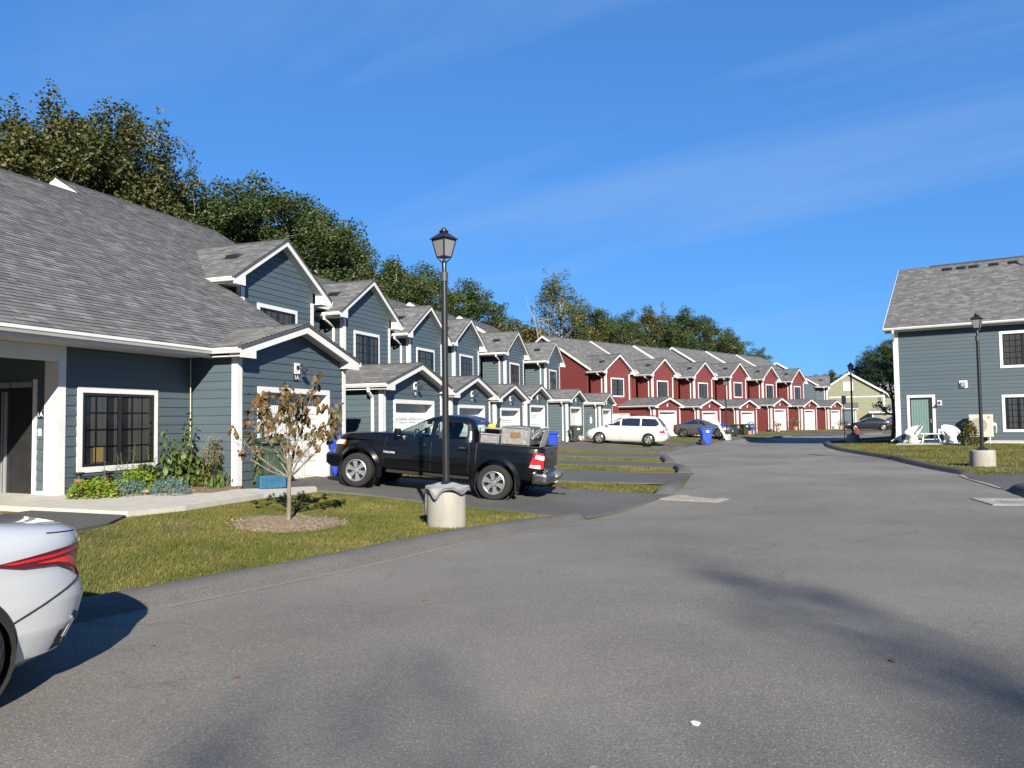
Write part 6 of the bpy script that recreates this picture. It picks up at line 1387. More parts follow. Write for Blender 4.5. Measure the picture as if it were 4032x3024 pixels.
mb = MB(); mb.box(-.10, .12, .622, .632, .15, .26); mb.build('side_handle_plate', 'orange_tag', t)
for y in (-.35, .35): mb = MB(); mb.box(-.335, -.30, y-.04, y+.04, .29, .37); mb.build('latch', 'alu', t)
mb = MB(); mb.box(-.312, -.30, -.03, .03, .20, .31); mb.build('lock', 'trim_black', t)
t = on_truck('tool_box', 'low checker plate toolbox beside the cab in the pickup bed', 'toolbox', (-1.43, .45, 1.235))
mb = MB(); mb.box(-.22, .22, -.30, .30, 0, .17); mb.build('chest', 'diamond_plate', t, bevel=.01); mb = MB(); mb.box(-.235, .235, -.315, .315, .17, .21); mb.build('lid', 'diamond_plate', t, bevel=.008)
t = on_truck('shelf_rack', 'dark shelf holding tools above the low toolbox behind the cab', 'shelf', (-1.43, .40, 1.235))
mb = MB(); mb.box(-.24, .26, -.36, .36, .31, .33); mb.build('shelf_board', 'grey_metal', t)
for x in (-.22, .24):
    for y in (-.34, .34): mb = MB(); mb.box(x-.012, x+.012, y-.012, y+.012, 0, .31); mb.build('post', 'trim_black', t)
mb = MB(); mb.obox((0,-.1,.26), (.20,0,0), (0,.22,0), (0,0,.045)); mb.build('tool_bag', 'interior', t, bevel=.03)
t = on_truck('power_tool', 'yellow power tool lying on the shelf behind the cab', 'tool', (-1.40, .55, 1.57))
mb = MB(); mb.lathe([(.0,0),(.09,0),(.10,.04),(.05,.07),(0,.08)], 16); mb.build('motor', 'yellow_tool', t, smooth=True); mb = MB(); mb.tube([(-.06,0,.03),(-.16,-.03,.06)], .03, 8); mb.tube([(-.1,0,.05),(-.18,.05,.17),(-.2,.02,.2)], .014, 6); mb.build('grip', 'trim_black', t, smooth=True)
t = on_truck('ladder', 'folded grey aluminium ladder leaning over the pickup tailgate', 'ladder', (-2.46, .0, 1.0))
for y in (-.28, .28):
    mb = MB(); mb.tube([(.42,y,.16),(.30,y,.24),(.12,y,.44),(-.02,y,.58),(-.06,y,.62)], .03, 6); mb.build('rail', 'alu', t, smooth=True)
    mb = MB(); mb.tube([(.47,y*.8,.18),(.34,y*.8,.28),(.15,y*.8,.49),(.0,y*.8,.63)], .026, 6); mb.build('rail', 'alu', t, smooth=True)
for k in range(6): mb = MB(); mb.obox((-.04-.0*k, -.24+k*.096, .40), (.010,0,.0), (0,.030,0), (-.05,0,.20)); mb.build('rung', 'alu', t)
mb = MB(); mb.tube([(-.02,-.36,.63),(-.03,.36,.64)], .018, 8); mb.build('cross_bar', 'white_paint', t)
# ---------------- vegetation ----------------
def leaf_mat(name, c0, c1, c2, trans=.25, obj_rand=.0):
    m = bpy.data.materials.new(name); m.use_nodes = True; MATS[name] = m
    n = m.node_tree.nodes; l = m.node_tree.links; b = n['Principled BSDF']; o = n['Material Output']
    g = n.new('ShaderNodeNewGeometry'); oi = n.new('ShaderNodeObjectInfo'); tc = n.new('ShaderNodeTexCoord')
    no = n.new('ShaderNodeTexNoise'); no.inputs['Scale'].default_value = .55; no.inputs['Detail'].default_value = 3; l.new(tc.outputs['Object'], no.inputs['Vector'])
    a = n.new('ShaderNodeMath'); a.operation = 'MULTIPLY_ADD'; l.new(g.outputs['Random Per Island'], a.inputs[0]); a.inputs[1].default_value = .5
    s = n.new('ShaderNodeMapRange'); s.inputs[1].default_value = .3; s.inputs[2].default_value = .7; s.inputs[3].default_value = .0; s.inputs[4].default_value = .5; l.new(no.outputs[0], s.inputs[0]); l.new(s.outputs[0], a.inputs[2])
    ad = n.new('ShaderNodeMath'); ad.operation = 'MULTIPLY_ADD'; l.new(oi.outputs['Random'], ad.inputs[0]); ad.inputs[1].default_value = obj_rand; l.new(a.outputs[0], ad.inputs[2])
    rp = n.new('ShaderNodeValToRGB'); l.new(ad.outputs[0], rp.inputs[0]); e = rp.color_ramp.elements
    e[0].position = .05; e[0].color = c0 + (1,); e[1].position = .95; e[1].color = c2 + (1,); x = e.new(.5); x.color = c1 + (1,)
    l.new(rp.outputs[0], b.inputs['Base Color']); b.inputs['Roughness'].default_value = .5; b.inputs['Specular IOR Level'].default_value = .35
    t = n.new('ShaderNodeBsdfTranslucent'); l.new(rp.outputs[0], t.inputs['Color']); mx = n.new('ShaderNodeMixShader'); mx.inputs[0].default_value = trans
    l.new(b.outputs[0], mx.inputs[1]); l.new(t.outputs[0], mx.inputs[2]); l.new(mx.outputs[0], o.inputs[0])
leaf_mat('leaf_maple', (.028,.042,.011), (.058,.072,.017), (.125,.095,.030), obj_rand=.1)
leaf_mat('leaf_oak', (.020,.038,.011), (.040,.064,.015), (.085,.100,.025), obj_rand=.1)
leaf_mat('leaf_olive', (.045,.048,.012), (.085,.078,.018), (.14,.105,.03), obj_rand=.1)
leaf_mat('leaf_pine', (.010,.022,.011), (.018,.034,.016), (.032,.050,.02), obj_rand=.1)
leaf_mat('leaf_dogwood', (.032,.054,.010), (.062,.080,.016), (.130,.078,.034), trans=.2, obj_rand=.65)
leaf_mat('leaf_lime', (.085,.145,.012), (.15,.21,.02), (.22,.27,.03))
leaf_mat('leaf_juniper', (.055,.10,.095), (.10,.165,.155), (.17,.25,.23), trans=.1)
leaf_mat('leaf_green', (.025,.055,.012), (.045,.085,.018), (.09,.13,.03), obj_rand=.5)
leaf_mat('leaf_fern', (.05,.065,.015), (.085,.10,.022), (.15,.13,.04))
leaf_mat('leaf_seed', (.16,.12,.07), (.24,.18,.11), (.34,.28,.2))
mat('bark', (.10,.085,.068), .9, var=.35, scale=8, bump=.8, bscale=20, stretch=(1,1,.2))
mat('bark_pale', (.26,.23,.18), .9, var=.3, scale=7, bump=.6, bscale=25, stretch=(1,1,.25))
mat('bark_young', (.15,.13,.095), .9, var=.35, scale=14, bump=.6, bscale=40, stretch=(1,1,.3))
mat('stem', (.10,.12,.035), .7, var=.2)
def leaf_cloud(name, material, C, size, rng, parent=None, up=.5, asp=.62, stuff=True, droop=0.0):
    """many small leaf faces centred on C (n,3)"""
    n = len(C); d = rng.normal(size=(n,3)); d[:,2] = d[:,2]*.6 - droop; d /= np.linalg.norm(d, axis=1)[:,None]
    nn = rng.normal(size=(n,3)); nn[:,2] += up*2; s = np.cross(d, nn); s /= (np.linalg.norm(s, axis=1)[:,None]+1e-9)
    L = (size*(.6+.8*rng.random(n)))[:,None]
    P = np.stack([C - d*L*.5, C + s*L*asp*.5, C + d*L*.5, C - s*L*asp*.5], 1).reshape(-1,3)
    me = bpy.data.meshes.new(name); me.vertices.add(4*n); me.vertices.foreach_set('co', P.astype(np.float32).ravel()); me.loops.add(4*n); me.loops.foreach_set('vertex_index', np.arange(4*n, dtype=np.int32)); me.polygons.add(n); me.polygons.foreach_set('loop_start', np.arange(0, 4*n, 4, dtype=np.int32)); me.update(calc_edges=True); me.validate()
    me.materials.append(MATS[material]); o = obj(name, me, parent)
    if stuff: o['kind'] = 'stuff'
    return o
def curve_pts(a, b, bend, n, rng):
    a = np.array(a); b = np.array(b); t = np.linspace(0, 1, n)[:,None]; w = rng.normal(size=3)*bend; return a + (b-a)*t + np.sin(t*PI)*w + rng.normal(size=(n,3))*bend*.12*(t > 0)
def make_tree(seed, H, R, base, leaf, nleaf, lsize, shape='round', bark='bark', gaps=.25, limbs=16, spiky=0.0, inner=.5):
    """tapered trunk, limbs and twigs; leaves in uneven clumps that fill the crown, with gaps between them"""
    rng = np.random.default_rng(seed); t = thing('tree', 'x', 'tree', (0,0,0)); mb = MB(); clumps = []
    top = np.array([rng.normal()*.3, rng.normal()*.3, H*.86]); tp = curve_pts((0,0,-.3), top, .25, 9, rng); r0 = .012*H+.06
    mb.tube(tp, [r0*(1-.88*i/8) + .015 for i in range(9)], 8)
    for i in range(limbs):
        f = (i+.5)/limbs; h = base + (H*.82-base)*f**.9; k = min(8, max(0, h/(H*.86)*8)); q = tp[int(k)] + (tp[min(8,int(k)+1)]-tp[int(k)])*(k-int(k)); a = i*2.4 + rng.normal()*.4
        if shape == 'round': w = R*(math.sin(PI*min(1, .20+.74*f))**.55)
        elif shape == 'up': w = R*(.98-.55*f)
        else: w = R*(1.02-f)**.8 + .3
        w *= rng.uniform(.75, 1.15)
        rise = {'round': .30+.45*f, 'up': .7+.6*f, 'cone': .02}[shape]*w*.8 + rng.normal()*.25
        e = q + np.array([cos(a)*w, sin(a)*w, rise]); e[2] = min(e[2], H*(.95))
        lp = curve_pts(q, e, .18*w*.5, 6, rng); rr = r0*(1-.8*f)*.42 + .02; mb.tube(lp, [rr*(1-.8*j/5)+.008 for j in range(6)], 6)
        for j in range(2, 6):
            for _ in range(3):
                d = rng.normal(size=3); d[2] = abs(d[2])*.6 + spiky - .1; d /= np.linalg.norm(d); ln = w*(.16+.22*rng.random()); tw = lp[j] + d*ln
                if tw[2] > H: tw[2] = H - rng.random()*.5
                mb.tube([lp[j], (lp[j]+tw)/2 + rng.normal(size=3)*.06, tw], [.022,.015,.006], 4, caps=False)
                if rng.random() > gaps: clumps.append((tw, rng.uniform(.16,.30)*R*.62+.12))
        if rng.random() > gaps: clumps.append((lp[4], .24*R))
        if spiky:
            b0 = lp[5] + rng.normal(size=3)*.4; sp = min(H*1.04, b0[2] + H*(.05+.07*rng.random())) - b0[2]
            for u in np.linspace(0, 1, 5): clumps.append((b0 + np.array([0,0,sp*u]) + rng.normal(size=3)*.1, .55*(1-.7*u)+.14))
    for u in np.linspace(0, 1, 7): clumps.append((top + np.array([rng.normal()*.5, rng.normal()*.5, H*.11*u]), R*.30*(1-.55*u)+.2))
    mb.build('trunk', bark, t, smooth=True, angle=60)
    W = np.array([c[1]**2.2 for c in clumps]); W /= W.sum(); idx = rng.choice(len(clumps), nleaf, p=W); cc = np.array([c[0] for c in clumps])[idx]; cr = np.array([c[1] for c in clumps])[idx]
    v = rng.normal(size=(nleaf,3)); v /= np.linalg.norm(v, axis=1)[:,None]; v *= (rng.random(nleaf)**.42)[:,None]; v[:,2] *= .72
    leaf_cloud('crown', leaf, cc + v*cr[:,None], lsize, rng, t, stuff=False)
    return t
PROTO = [make_tree(1, 19, 4.6, 4.0, 'leaf_maple', 26000, .20, 'up', 'bark_pale', .14, 26, spiky=.6), make_tree(2, 18.5, 4.6, 4.5, 'leaf_oak', 26000, .21, 'round', 'bark', .12, 26), make_tree(3, 18, 4.4, 4.0, 'leaf_oak', 22000, .21, 'round', 'bark_pale', .28, 22), make_tree(4, 19, 3.9, 3.5, 'leaf_maple', 20000, .21, 'up', 'bark_pale', .22, 22, spiky=.2),
         make_tree(5, 12, 3.8, 1.2, 'leaf_olive', 16000, .20, 'round', 'bark', .12, 22), make_tree(6, 17, 4.0, 3.0, 'leaf_pine', 18000, .20, 'cone', 'bark', .15, 34), make_tree(7, 20, 4.4, 5.0, 'leaf_fern', 17000, .20, 'up', 'bark_pale', .30, 26, spiky=.2)]
PH = [19, 18.5, 18, 19, 12, 17, 20]; used = set(); TRR = random.Random(21)
def put_tree(p, x, y, H, label, group, wide=1.0, z=None):
    t = PROTO[p] if p not in used else copy_tree(PROTO[p]); used.add(p); s = H/PH[p]
    t.location = (x, y, (gz(x, y) if z is None else z) - .1); t.rotation_euler = (0,0,TRR.uniform(0,6.28)); t.scale = (s*wide, s*wide, s); t['label'] = label; t['category'] = 'tree'; t['group'] = group; t.name = 'tree'; return t
GB = 'trees in the wood behind the blue row'; LB = 'leafy tree in the wood behind the blue row'
def px_tree(p, xr, top, Y, label, group, wide=1.0):
    """xr: tangent of the bearing, top: elevation tangent above the horizon"""
    put_tree(p, xr*Y, Y, 1.6 + top*Y + .3, label, group, wide)
nth = -1; ORDW = 'first second third fourth fifth sixth seventh eighth ninth tenth eleventh twelfth thirteenth fourteenth fifteenth sixteenth seventeenth eighteenth nineteenth twentieth'.split()
for p, px, py, Y, w in ((0,-120,235,34,1.0),(0,15,205,36,1.0),(0,125,192,39,1.0),(3,205,200,41,1.0),(0,278,225,44,.85),(3,345,315,47,.8),(2,418,372,50,1.0),(1,482,372,52,1.0),(1,560,360,55,1.05),(2,625,395,58,1.0),(1,690,440,62,1.0),(3,735,478,65,.8),(2,790,500,69,1.0),(1,850,548,73,1.0),(1,915,560,79,1.05),(2,1000,592,88,1.0)):
    nth += 1; lab = {125: 'tallest maple with spiky top above the ridge of the first house', 1000: 'thin crowned tree standing last at the right end of the wood behind the blue row'}.get(px, 'leafy tree in the wood behind the blue row, %s from the left' % ORDW[nth])
    px_tree(p, (px-1106)/1661, (908-py)/1661, Y, lab, GB, w)
for p, px, py, Y, w in ((1,60,300,48,1.1),(2,180,300,50,1.1),(1,330,360,54,1.1),(1,450,420,58,1.1),(2,540,430,62,1.1),(1,640,470,66,1.1),(2,720,520,72,1.1),(1,820,590,80,1.1),(2,900,610,86,1.1),(1,960,620,92,1.1)):
    px_tree(p, (px-1106)/1661, (908-py)/1661, Y, 'tree deep in the wood behind the blue row, mostly hidden', GB, w)
for p, px, py, Y in ((4,80,520,42),(4,240,540,46),(4,400,560,52),(4,520,590,58),(4,620,620,64),(4,720,650,72),(4,820,670,78),(4,930,690,86),(4,1010,690,92)): px_tree(p, (px-1106)/1661, (908-py)/1661, Y, 'low bushy tree showing behind the blue roofs, %s from the left' % ORDW[[80,240,400,520,620,720,820,930,1010].index(px)], GB, 1.3)
GR_ = 'trees in the wood behind the red row'; LR = 'leafy tree in the wood behind the red row'
nth = -1
for p, px, py, Y, w in ((4,1060,690,97,1.5),(4,1120,690,98,1.5),(4,1165,705,98,1.4),(4,1260,700,99,1.4),(6,1213,578,97,1.0),(2,1085,655,99,.8),(1,1268,650,100,.9),(1,1310,668,103,1.0),(2,1350,668,106,1.0),(3,1402,655,109,.9),(1,1440,675,110,1.0),(1,1485,660,116,1.1),(1,1525,680,119,1.0),(2,1562,706,121,1.0),(2,1600,730,126,.9),(2,1645,752,133,.7),(1,1370,700,118,1.2),(1,1460,700,124,1.2),(1,1550,730,130,1.2)):
    nth += 1; lab = {1213: 'tall sparse pale trunked tree standing above the gap between the rows', 1645: 'small round crowned tree at the right end of the wood behind the red row'}.get(px, ('leafy tree in the wood behind the red row, %s from the left' % ORDW[nth-6]) if p != 4 else 'olive bushy tree in the gap between the two woods, %s from the left' % ORDW[nth])
    px_tree(p, (px-1106)/1661, (903-py)/1661, Y, lab, GR_, w)
for px, py, Y in ((1290,760,104),(1360,760,108),(1430,770,112),(1500,770,118),(1580,780,124)): px_tree(4, (px-1106)/1661, (903-py)/1661, Y, 'low bushy tree showing behind the red roofs, %s from the left' % ORDW[[1290,1360,1430,1500,1580].index(px)], GR_, 1.4)
GF = 'far trees beyond the sage house'
for p, px, py, Y, w in ((1,1762,806,165,1.0),(1,1795,796,165,1.0),(1,1832,800,160,1.0),(5,1852,768,150,1.2),(5,1885,745,146,1.2),(1,1915,735,142,1.2),(5,1945,740,140,1.2),(5,1875,775,140,1.3),(1,1960,720,150,1.2)): px_tree(p, (px-1106)/1661, (898-py)/1661, Y, 'dark far tree beyond the sage green house, %s from the left' % ORDW[sorted([1762,1795,1832,1852,1885,1915,1945,1875,1960]).index(px)], GF, w)
# trees behind the viewpoint: unseen; some shade the near road, the rest darken reflections
GV = 'trees behind the viewpoint'
for p, x, y, H in ((3,14.3,-38.9,23.6),(2,18.6,-37.6,24.4),(6,15.6,-40.5,23.4),(6,9.0,-41.3,24.0),(3,3.5,-44,24.4),(1,24,-38,26),(2,-4,-48,24.6),(1,-12,-50,25),(2,-22,-48,24),(1,-32,-46,24),(2,32,-40,26),(1,42,-40,26),(2,10,-58,27),(1,-6,-60,27)):
    put_tree(p, x, y, H, 'unseen leafy tree behind the viewpoint, for road shade and darker reflections', GV, 1.1)
# young tree at the right house corner, leaning bare tree between the woods
t = make_tree(31, 5.6, 1.3, 1.2, 'leaf_green', 1500, .16, 'up', 'bark', .2, 12); t.location = (24.6, 50.2, gz(24.6,50.2)); t['label'] = 'slender young tree just left of the right house corner'
def bare_tree():
    t = thing('bare_tree', 'leaning bare pale trunk with thin twigs between the woods', 'tree', (6.2, 92, 0)); rng = np.random.default_rng(4); mb = MB()
    for lean, h in ((-3.4,13.5),(-1.5,10)):
        p = curve_pts((0,0,0), (lean,0,h), .4, 8, rng); mb.tube(p, [.14-.016*i for i in range(8)], 6)
        for i in range(2, 8):
            for _ in range(3): d = rng.normal(size=3); d[2] = abs(d[2])+.5; mb.tube([p[i], p[i]+d*.9, p[i]+d*1.5+rng.normal(size=3)*.2], [.035,.02,.008], 4)
    mb.build('trunk', 'bark_pale', t)
bare_tree()
# ---------------- dogwood on the near lawn ----------------
DW = (-3.50, 12.05)
def dogwood():
    rng = np.random.default_rng(12); rr = random.Random(12); z = gz(*DW)+.02; t = thing('young_tree', 'small young tree with drooping brownish green leaves on the near lawn', 'tree', (*DW, z), 0); mb = MB(); tips = []
    tr = curve_pts((0,0,-.05), (.02,-.02,1.05), .012, 7, rng); mb.tube(tr, [.042,.036,.033,.031,.028,.025,.020], 10)
    H = [(.72,R_(195),.80,1.50),(.70,R_(20),.62,1.42),(.75,R_(330),.55,1.35),(.78,R_(160),.72,1.72),(.85,R_(60),.40,1.80),(.80,R_(250),.45,1.62),(.95,R_(100),.30,2.0),(.90,R_(5),.72,1.80),(.98,R_(180),.48,1.98),(.98,R_(300),.35,1.90),(1.0,R_(352),.40,2.18),(1.0,R_(130),.25,2.08),(.92,R_(225),.50,1.85),(.85,R_(345),.80,1.58),(.74,R_(200),.70,1.22)]
    for h, a, w, top in H:
        k = h/1.05*6; q = tr[int(k)]; e = np.array([cos(a)*w, sin(a)*w*.8, top - .12]); p = curve_pts(q, e, .05, 7, rng); mb.tube(p, [.016,.014,.012,.010,.008,.006,.004], 6)
        tips.append(e)
        for i in range(2, 7):
            for _ in range(2):
                d = rng.normal(size=3)*.5; d[2] = abs(d[2])+.35; d /= np.linalg.norm(d); ln = .14+.16*rng.random(); b = p[i]+d*ln; mb.tube([p[i], b], [.005,.0025], 4)
                if b[2] > 1.15+rng.random()*.6 or rng.random() < .06: tips.append(b)
    mb.build('trunk', 'bark_young', t, smooth=True, angle=60)
    cr = obj('crown', None, t); cr.empty_display_size = .1
    # one folded, arching leaf, shared
    def leaf_mesh(curl):
        m = MB(); vs = []; n = 6
        for i in range(n+1):
            u = i/n; w = .038*sin(PI*(u*.92+.04))**.8; x = u*.10; zz = -.55*curl*u*u*.10*2
            vs += [(x, -w, zz-.008+.012*0), (x, 0, zz+.006), (x, w, zz-.008)]
        m.add(vs, [(3*i, 3*i+3, 3*i+4, 3*i+1) for i in range(n)] + [(3*i+1, 3*i+4, 3*i+5, 3*i+2) for i in range(n)]); return m
    ms = []
    for c in (.3, .8, 1.3): o = leaf_mesh(c).build('leaf', 'leaf_dogwood', cr, smooth=True, angle=180); ms.append(o.data); bpy.data.objects.remove(o)
    rr.shuffle(tips); n = 0
    while n < 300:
        for b in tips:
            if n >= 300: break
            for _ in range(rr.choice((1,2,2))):
                if n >= 300: break
                o = obj('leaf', rr.choice(ms), cr, (b[0]+rr.gauss(0,.03), b[1]+rr.gauss(0,.03), b[2]+rr.gauss(0,.025))); a = rr.uniform(0, 6.28); o.rotation_euler = (rr.gauss(0,.4), R_(rr.uniform(20,80)), a); s = rr.uniform(.7,1.1); o.scale = (s,s,s); n += 1
    more = [];
    for b in tips:
        for _ in range(3): more.append((b[0]+rr.gauss(0,.05), b[1]+rr.gauss(0,.05), b[2]+rr.gauss(0,.035)))
    leaf_cloud('small_leaves', 'leaf_dogwood', np.array(more), .085, rng, cr, up=.2, asp=.75, droop=.8)
dogwood()
def mulch_ring():
    N = 40; mb = MB(); vs = [(DW[0], DW[1], gz(*DW)+.07)]; rr = random.Random(5)
    for k, (f, h) in enumerate(((.35,.062),(.7,.05),(1.0,.012))):
        for i in range(N): a = 2*PI*i/N; r = f*(.86+.07*sin(3*a)+rr.uniform(-.03,.03)); x, y = DW[0]+r*cos(a)*1.0, DW[1]+r*sin(a)*1.15; vs.append((x, y, gz(x,y)+h))
    fs = [(0, 1+i, 1+(i+1)%N) for i in range(N)] + [(1+k*N+i, 1+(k+1)*N+i, 1+(k+1)*N+(i+1)%N, 1+k*N+(i+1)%N) for k in range(2) for i in range(N)]
    mb.add(vs, fs); tag(mb.build('mulch_ring', 'mulch_dry', None, smooth=True, angle=180), 'round brown mulch patch under the young tree', 'mulch', kind='structure')
    # chips
    rng = np.random.default_rng(2); n = 1500; a = rng.random(n)*6.28; r = np.sqrt(rng.random(n))*.95; X = DW[0]+r*np.cos(a); Y = DW[1]+r*np.sin(a)*1.15; C = np.stack([X, Y, gzv(X, Y)+.065-.045*(r/.95)**2], 1)
    leaf_cloud('mulch_chips', 'leaf_seed', C, .045, rng, None, up=3, asp=.4); tag(bpy.data.objects['mulch_chips'], 'scattered pale wood chips round the young tree', 'wood chips')
    bx = []
    while len(bx) < 1300:
        s, o = rng.uniform(-5.4,-2.2), rng.uniform(-1.5,-.1); x, y = b2w(s, o)
        if y > 14.0 + (x+7.9)*.55 - .05 or o < -.9: bx.append((x, y, gz(x,y)+.076))
    tag(leaf_cloud('mulch_chips', 'leaf_seed', np.array(bx), .04, rng, None, up=3, asp=.4), 'scattered wood chips in the bed by the wall', 'wood chips')
mulch_ring()
# ---------------- plants of the bed ----------------
def mound(name, label, x, y, a, b, h, n, size, material, seed, cat='shrub', asp=.7, up=.4):
    rng = np.random.default_rng(seed); z = gz(x, y)+.05; t = thing(name, label, cat, (x, y, z), ROWROT(TH1))
    u = rng.normal(size=(n,3)); u[:,2] = np.abs(u[:,2]); u /= np.linalg.norm(u, axis=1)[:,None]; r = .70+.32*rng.random(n); bump = 1+.16*np.sin(u[:,0]*7+seed)*np.cos(u[:,1]*6)
    C = u*(r*bump)[:,None]*np.array([a,b,h]); leaf_cloud('foliage', material, C, size, rng, t, up=up, asp=asp)
    mb = MB()
    for i in range(14): w = u[i]*.8*np.array([a,b,h]); mb.tube([(w[0]*.1,w[1]*.1,-.03), tuple(w)], [.008,.003], 4)
    mb.build('stem', 'stem', t); return t
mound('ground_cover', 'bright lime green ground cover mound next to the log lights', -7.38, 13.72, .55, .40, .34, 1700, .055, 'leaf_lime', 1)
mound('ground_cover', 'lime green ground cover rising behind the left blue juniper', -7.0, 14.42, .42, .3, .50, 900, .055, 'leaf_lime', 2)
def juniper(x, y, r, h, seed, label):
    rng = np.random.default_rng(seed); t = thing('juniper', label, 'shrub', (x, y, gz(x,y)+.05), 0); n = 420; mb = MB(); C = []
    for i in range(n):
        u = rng.normal(size=3); u[2] = abs(u[2])*.9+.1; u /= np.linalg.norm(u); p = u*np.array([r,r,h])*(.75+.3*rng.random()); d = u + np.array([0,0,.5]) + rng.normal(size=3)*.5; d /= np.linalg.norm(d)
        for k in range(7): C.append(p + d*.018*k + rng.normal(size=3)*.006)
    leaf_cloud('foliage', 'leaf_juniper', np.array(C), .026, rng, t, up=.2, asp=.5); mb.tube([(0,0,-.03),(0,0,h*.5)], .02, 6); mb.build('stem', 'bark', t)
juniper(-7.02, 14.05, .30, .25, 3, 'blue green juniper mound beside the lime ground cover'); juniper(-6.40, 14.42, .33, .28, 4, 'blue green juniper mound right of the mushroom ornament')
def big_leaf(L, W, curl, n=6):
    m = MB(); vs = []
    for i in range(n+1):
        u = i/n; w = W*.5*sin(PI*(u*.93+.05))**.85; x = L*(u - curl*.18*u*u); z = -curl*L*.5*u*u + .10*L*u; vs += [(x,-w,z+.12*w), (x,0,z-.02*L*.2), (x,w,z+.12*w)]
    m.add(vs, [(3*i, 3*i+3, 3*i+4, 3*i+1) for i in range(n)] + [(3*i+1, 3*i+4, 3*i+5, 3*i+2) for i in range(n)]); return m
def stem_plant(name, label, s, o, stems, L, W, curl, material, per, seed, single=True, tilt=(20,60), cat='plant', seedhead=False):
    rr = random.Random(seed); x, y = b2w(s, o); t = thing(name, label, cat, (x, y, gz(x,y)+.05), ROWROT(TH1)); ms = []
    if single:
        for c in (curl*.6, curl, curl*1.4): q = big_leaf(L, W, c).build('leaf', material, t, smooth=True, angle=180); ms.append(q.data); bpy.data.objects.remove(q)
    joined = MB()
    for dx, dy, h, lx in stems:
        mb = MB(); P = [Vector((dx+lx*u*u, dy+.04*sin(u*5+dx*9), h*u)) for u in np.linspace(0, 1, 7)]; mb.tube(P, [.011-.0013*i for i in range(7)], 6); st = mb.build('stem', 'stem', t, smooth=True)
        n = int(per*h/.1)
        for k in range(n):
            u = .15 + .85*k/max(1, n-1); q = P[min(5, int(u*6))].lerp(P[min(6, int(u*6)+1)], u*6-int(u*6)); a = k*2.4 + rr.gauss(0,.3); sc = (1.1-.55*u)*rr.uniform(.8,1.15); ry = R_(rr.uniform(*tilt)) - R_(55)*u*.6
            if single: l = obj('leaf', rr.choice(ms), st, q, (rr.gauss(0,.15), ry, a)); l.scale = (sc,)*3
            else:
                b = big_leaf(L*sc, W*sc, curl, 3); M = Matrix.Translation(q) @ Matrix.Rotation(a, 4, 'Z') @ Matrix.Rotation(ry, 4, 'Y'); joined.add([M @ Vector(v) for v in b.v], b.f)
        if seedhead:
            C = np.array([(P[-1].x+rr.gauss(0,.07), P[-1].y+rr.gauss(0,.07), P[-1].z+rr.gauss(0,.06)) for _ in range(160)]); leaf_cloud('seed_head', 'leaf_seed', C, .03, np.random.default_rng(seed), st)
    if joined.f: tag(joined.build('foliage', material, t, smooth=True, angle=180), kind='stuff')
    return t
stem_plant('willow_leaf_plant', 'feathery narrow leaved plant standing below the window', -4.12, -1.02, [(-.32,0,.78,-.05),(-.05,.05,.95,0),(.22,0,.85,.06),(.45,.05,.66,.1)], .22, .022, .5, 'leaf_fern', 7.5, 1, False, (10,50))
stem_plant('pokeweed', 'tall broad leaved plant before the right jamb of the window', -3.28, -1.0, [(-.12,0,1.20,-.10),(.05,.06,1.08,.02)], .26, .11, .8, 'leaf_green', 2.3, 2)
stem_plant('pokeweed', 'tallest broad leaved plant between window and wall corner', -2.85, -1.05, [(-.05,0,1.58,.18),(.10,.04,1.12,-.05),(-.18,.02,.9,-.1)], .27, .115, .8, 'leaf_green', 2.2, 3)
stem_plant('leafy_perennial', 'olive green perennial with airy seed heads under the hanging cord', -2.45, -.72, [(-.16,0,.75,-.05),(.0,.04,.98,.03),(.14,0,.90,.08),(.05,-.1,.7,0),(-.1,-.1,.55,-.1)], .22, .045, .7, 'leaf_fern', 7.0, 4, False, (20,60), seedhead=True)
stem_plant('broad_leaf_clump', 'pale green drooping broad leaf clump at the walk edge', -2.72, -.36, [(0,0,.34,.02),(.08,.02,.30,.04),(-.08,0,.3,-.04)], .34, .11, 1.4, 'leaf_green', 5.5, 5, True, (35,80))
stem_plant('fern_clump', 'low narrow leaved clump next to the black spot light', -2.28, -.50, [(-.05,0,.34,-.1),(.05,.03,.36,.1),(.12,-.05,.30,.16),(-.15,0,.3,-.2)], .26, .036, .9, 'leaf_fern', 8, 6, False, (25,70))
stem_plant('dry_weed', 'tall weed with brown seed heads at the garage corner', -1.92, .14, [(0,0,1.25,-.10),(.06,.03,1.05,.08),(-.05,0,.8,-.2)], .24, .10, .9, 'leaf_green', 2.6, 7, seedhead=True)
stem_plant('flower_tuft', 'small green tuft on the mulch in front', -4.1, -.42, [(0,0,.14,.02),(.05,0,.12,.05)], .12, .03, .8, 'leaf_lime', 6, 8, False)
stem_plant('pokeweed', 'shorter broad leaved plant behind the right juniper', -3.02, -.82, [(-.15,0,.85,-.12),(.08,.04,.95,.05),(.2,0,.7,.12)], .25, .105, .8, 'leaf_green', 2.4, 21)
mound('leafy_filler', 'dark green leafy mass low under the window sill', b2w(-3.75,-1.15)[0], b2w(-3.75,-1.15)[1], .55, .25, .48, 900, .085, 'leaf_green', 22)
mound('leafy_filler', 'dark green leafy mass between the tall plant and the seed heads', b2w(-2.65,-.95)[0], b2w(-2.65,-.95)[1], .38, .28, .62, 800, .085, 'leaf_fern', 23)
stem_plant('willow_leaf_plant', 'second feathery narrow leaved plant left under the window', -4.55, -1.1, [(-.2,0,.62,-.05),(.05,.05,.75,0),(.22,0,.6,.06)], .2, .022, .5, 'leaf_fern', 7.5, 24, False, (10,50))
wx, wy = rh2w(3.35, -2.4); t = mound('rounded_shrub', 'olive green upright shrub in front of the heat pump', wx, wy, .38, .38, 1.12, 1500, .10, 'leaf_olive', 9, up=.8, asp=.5)
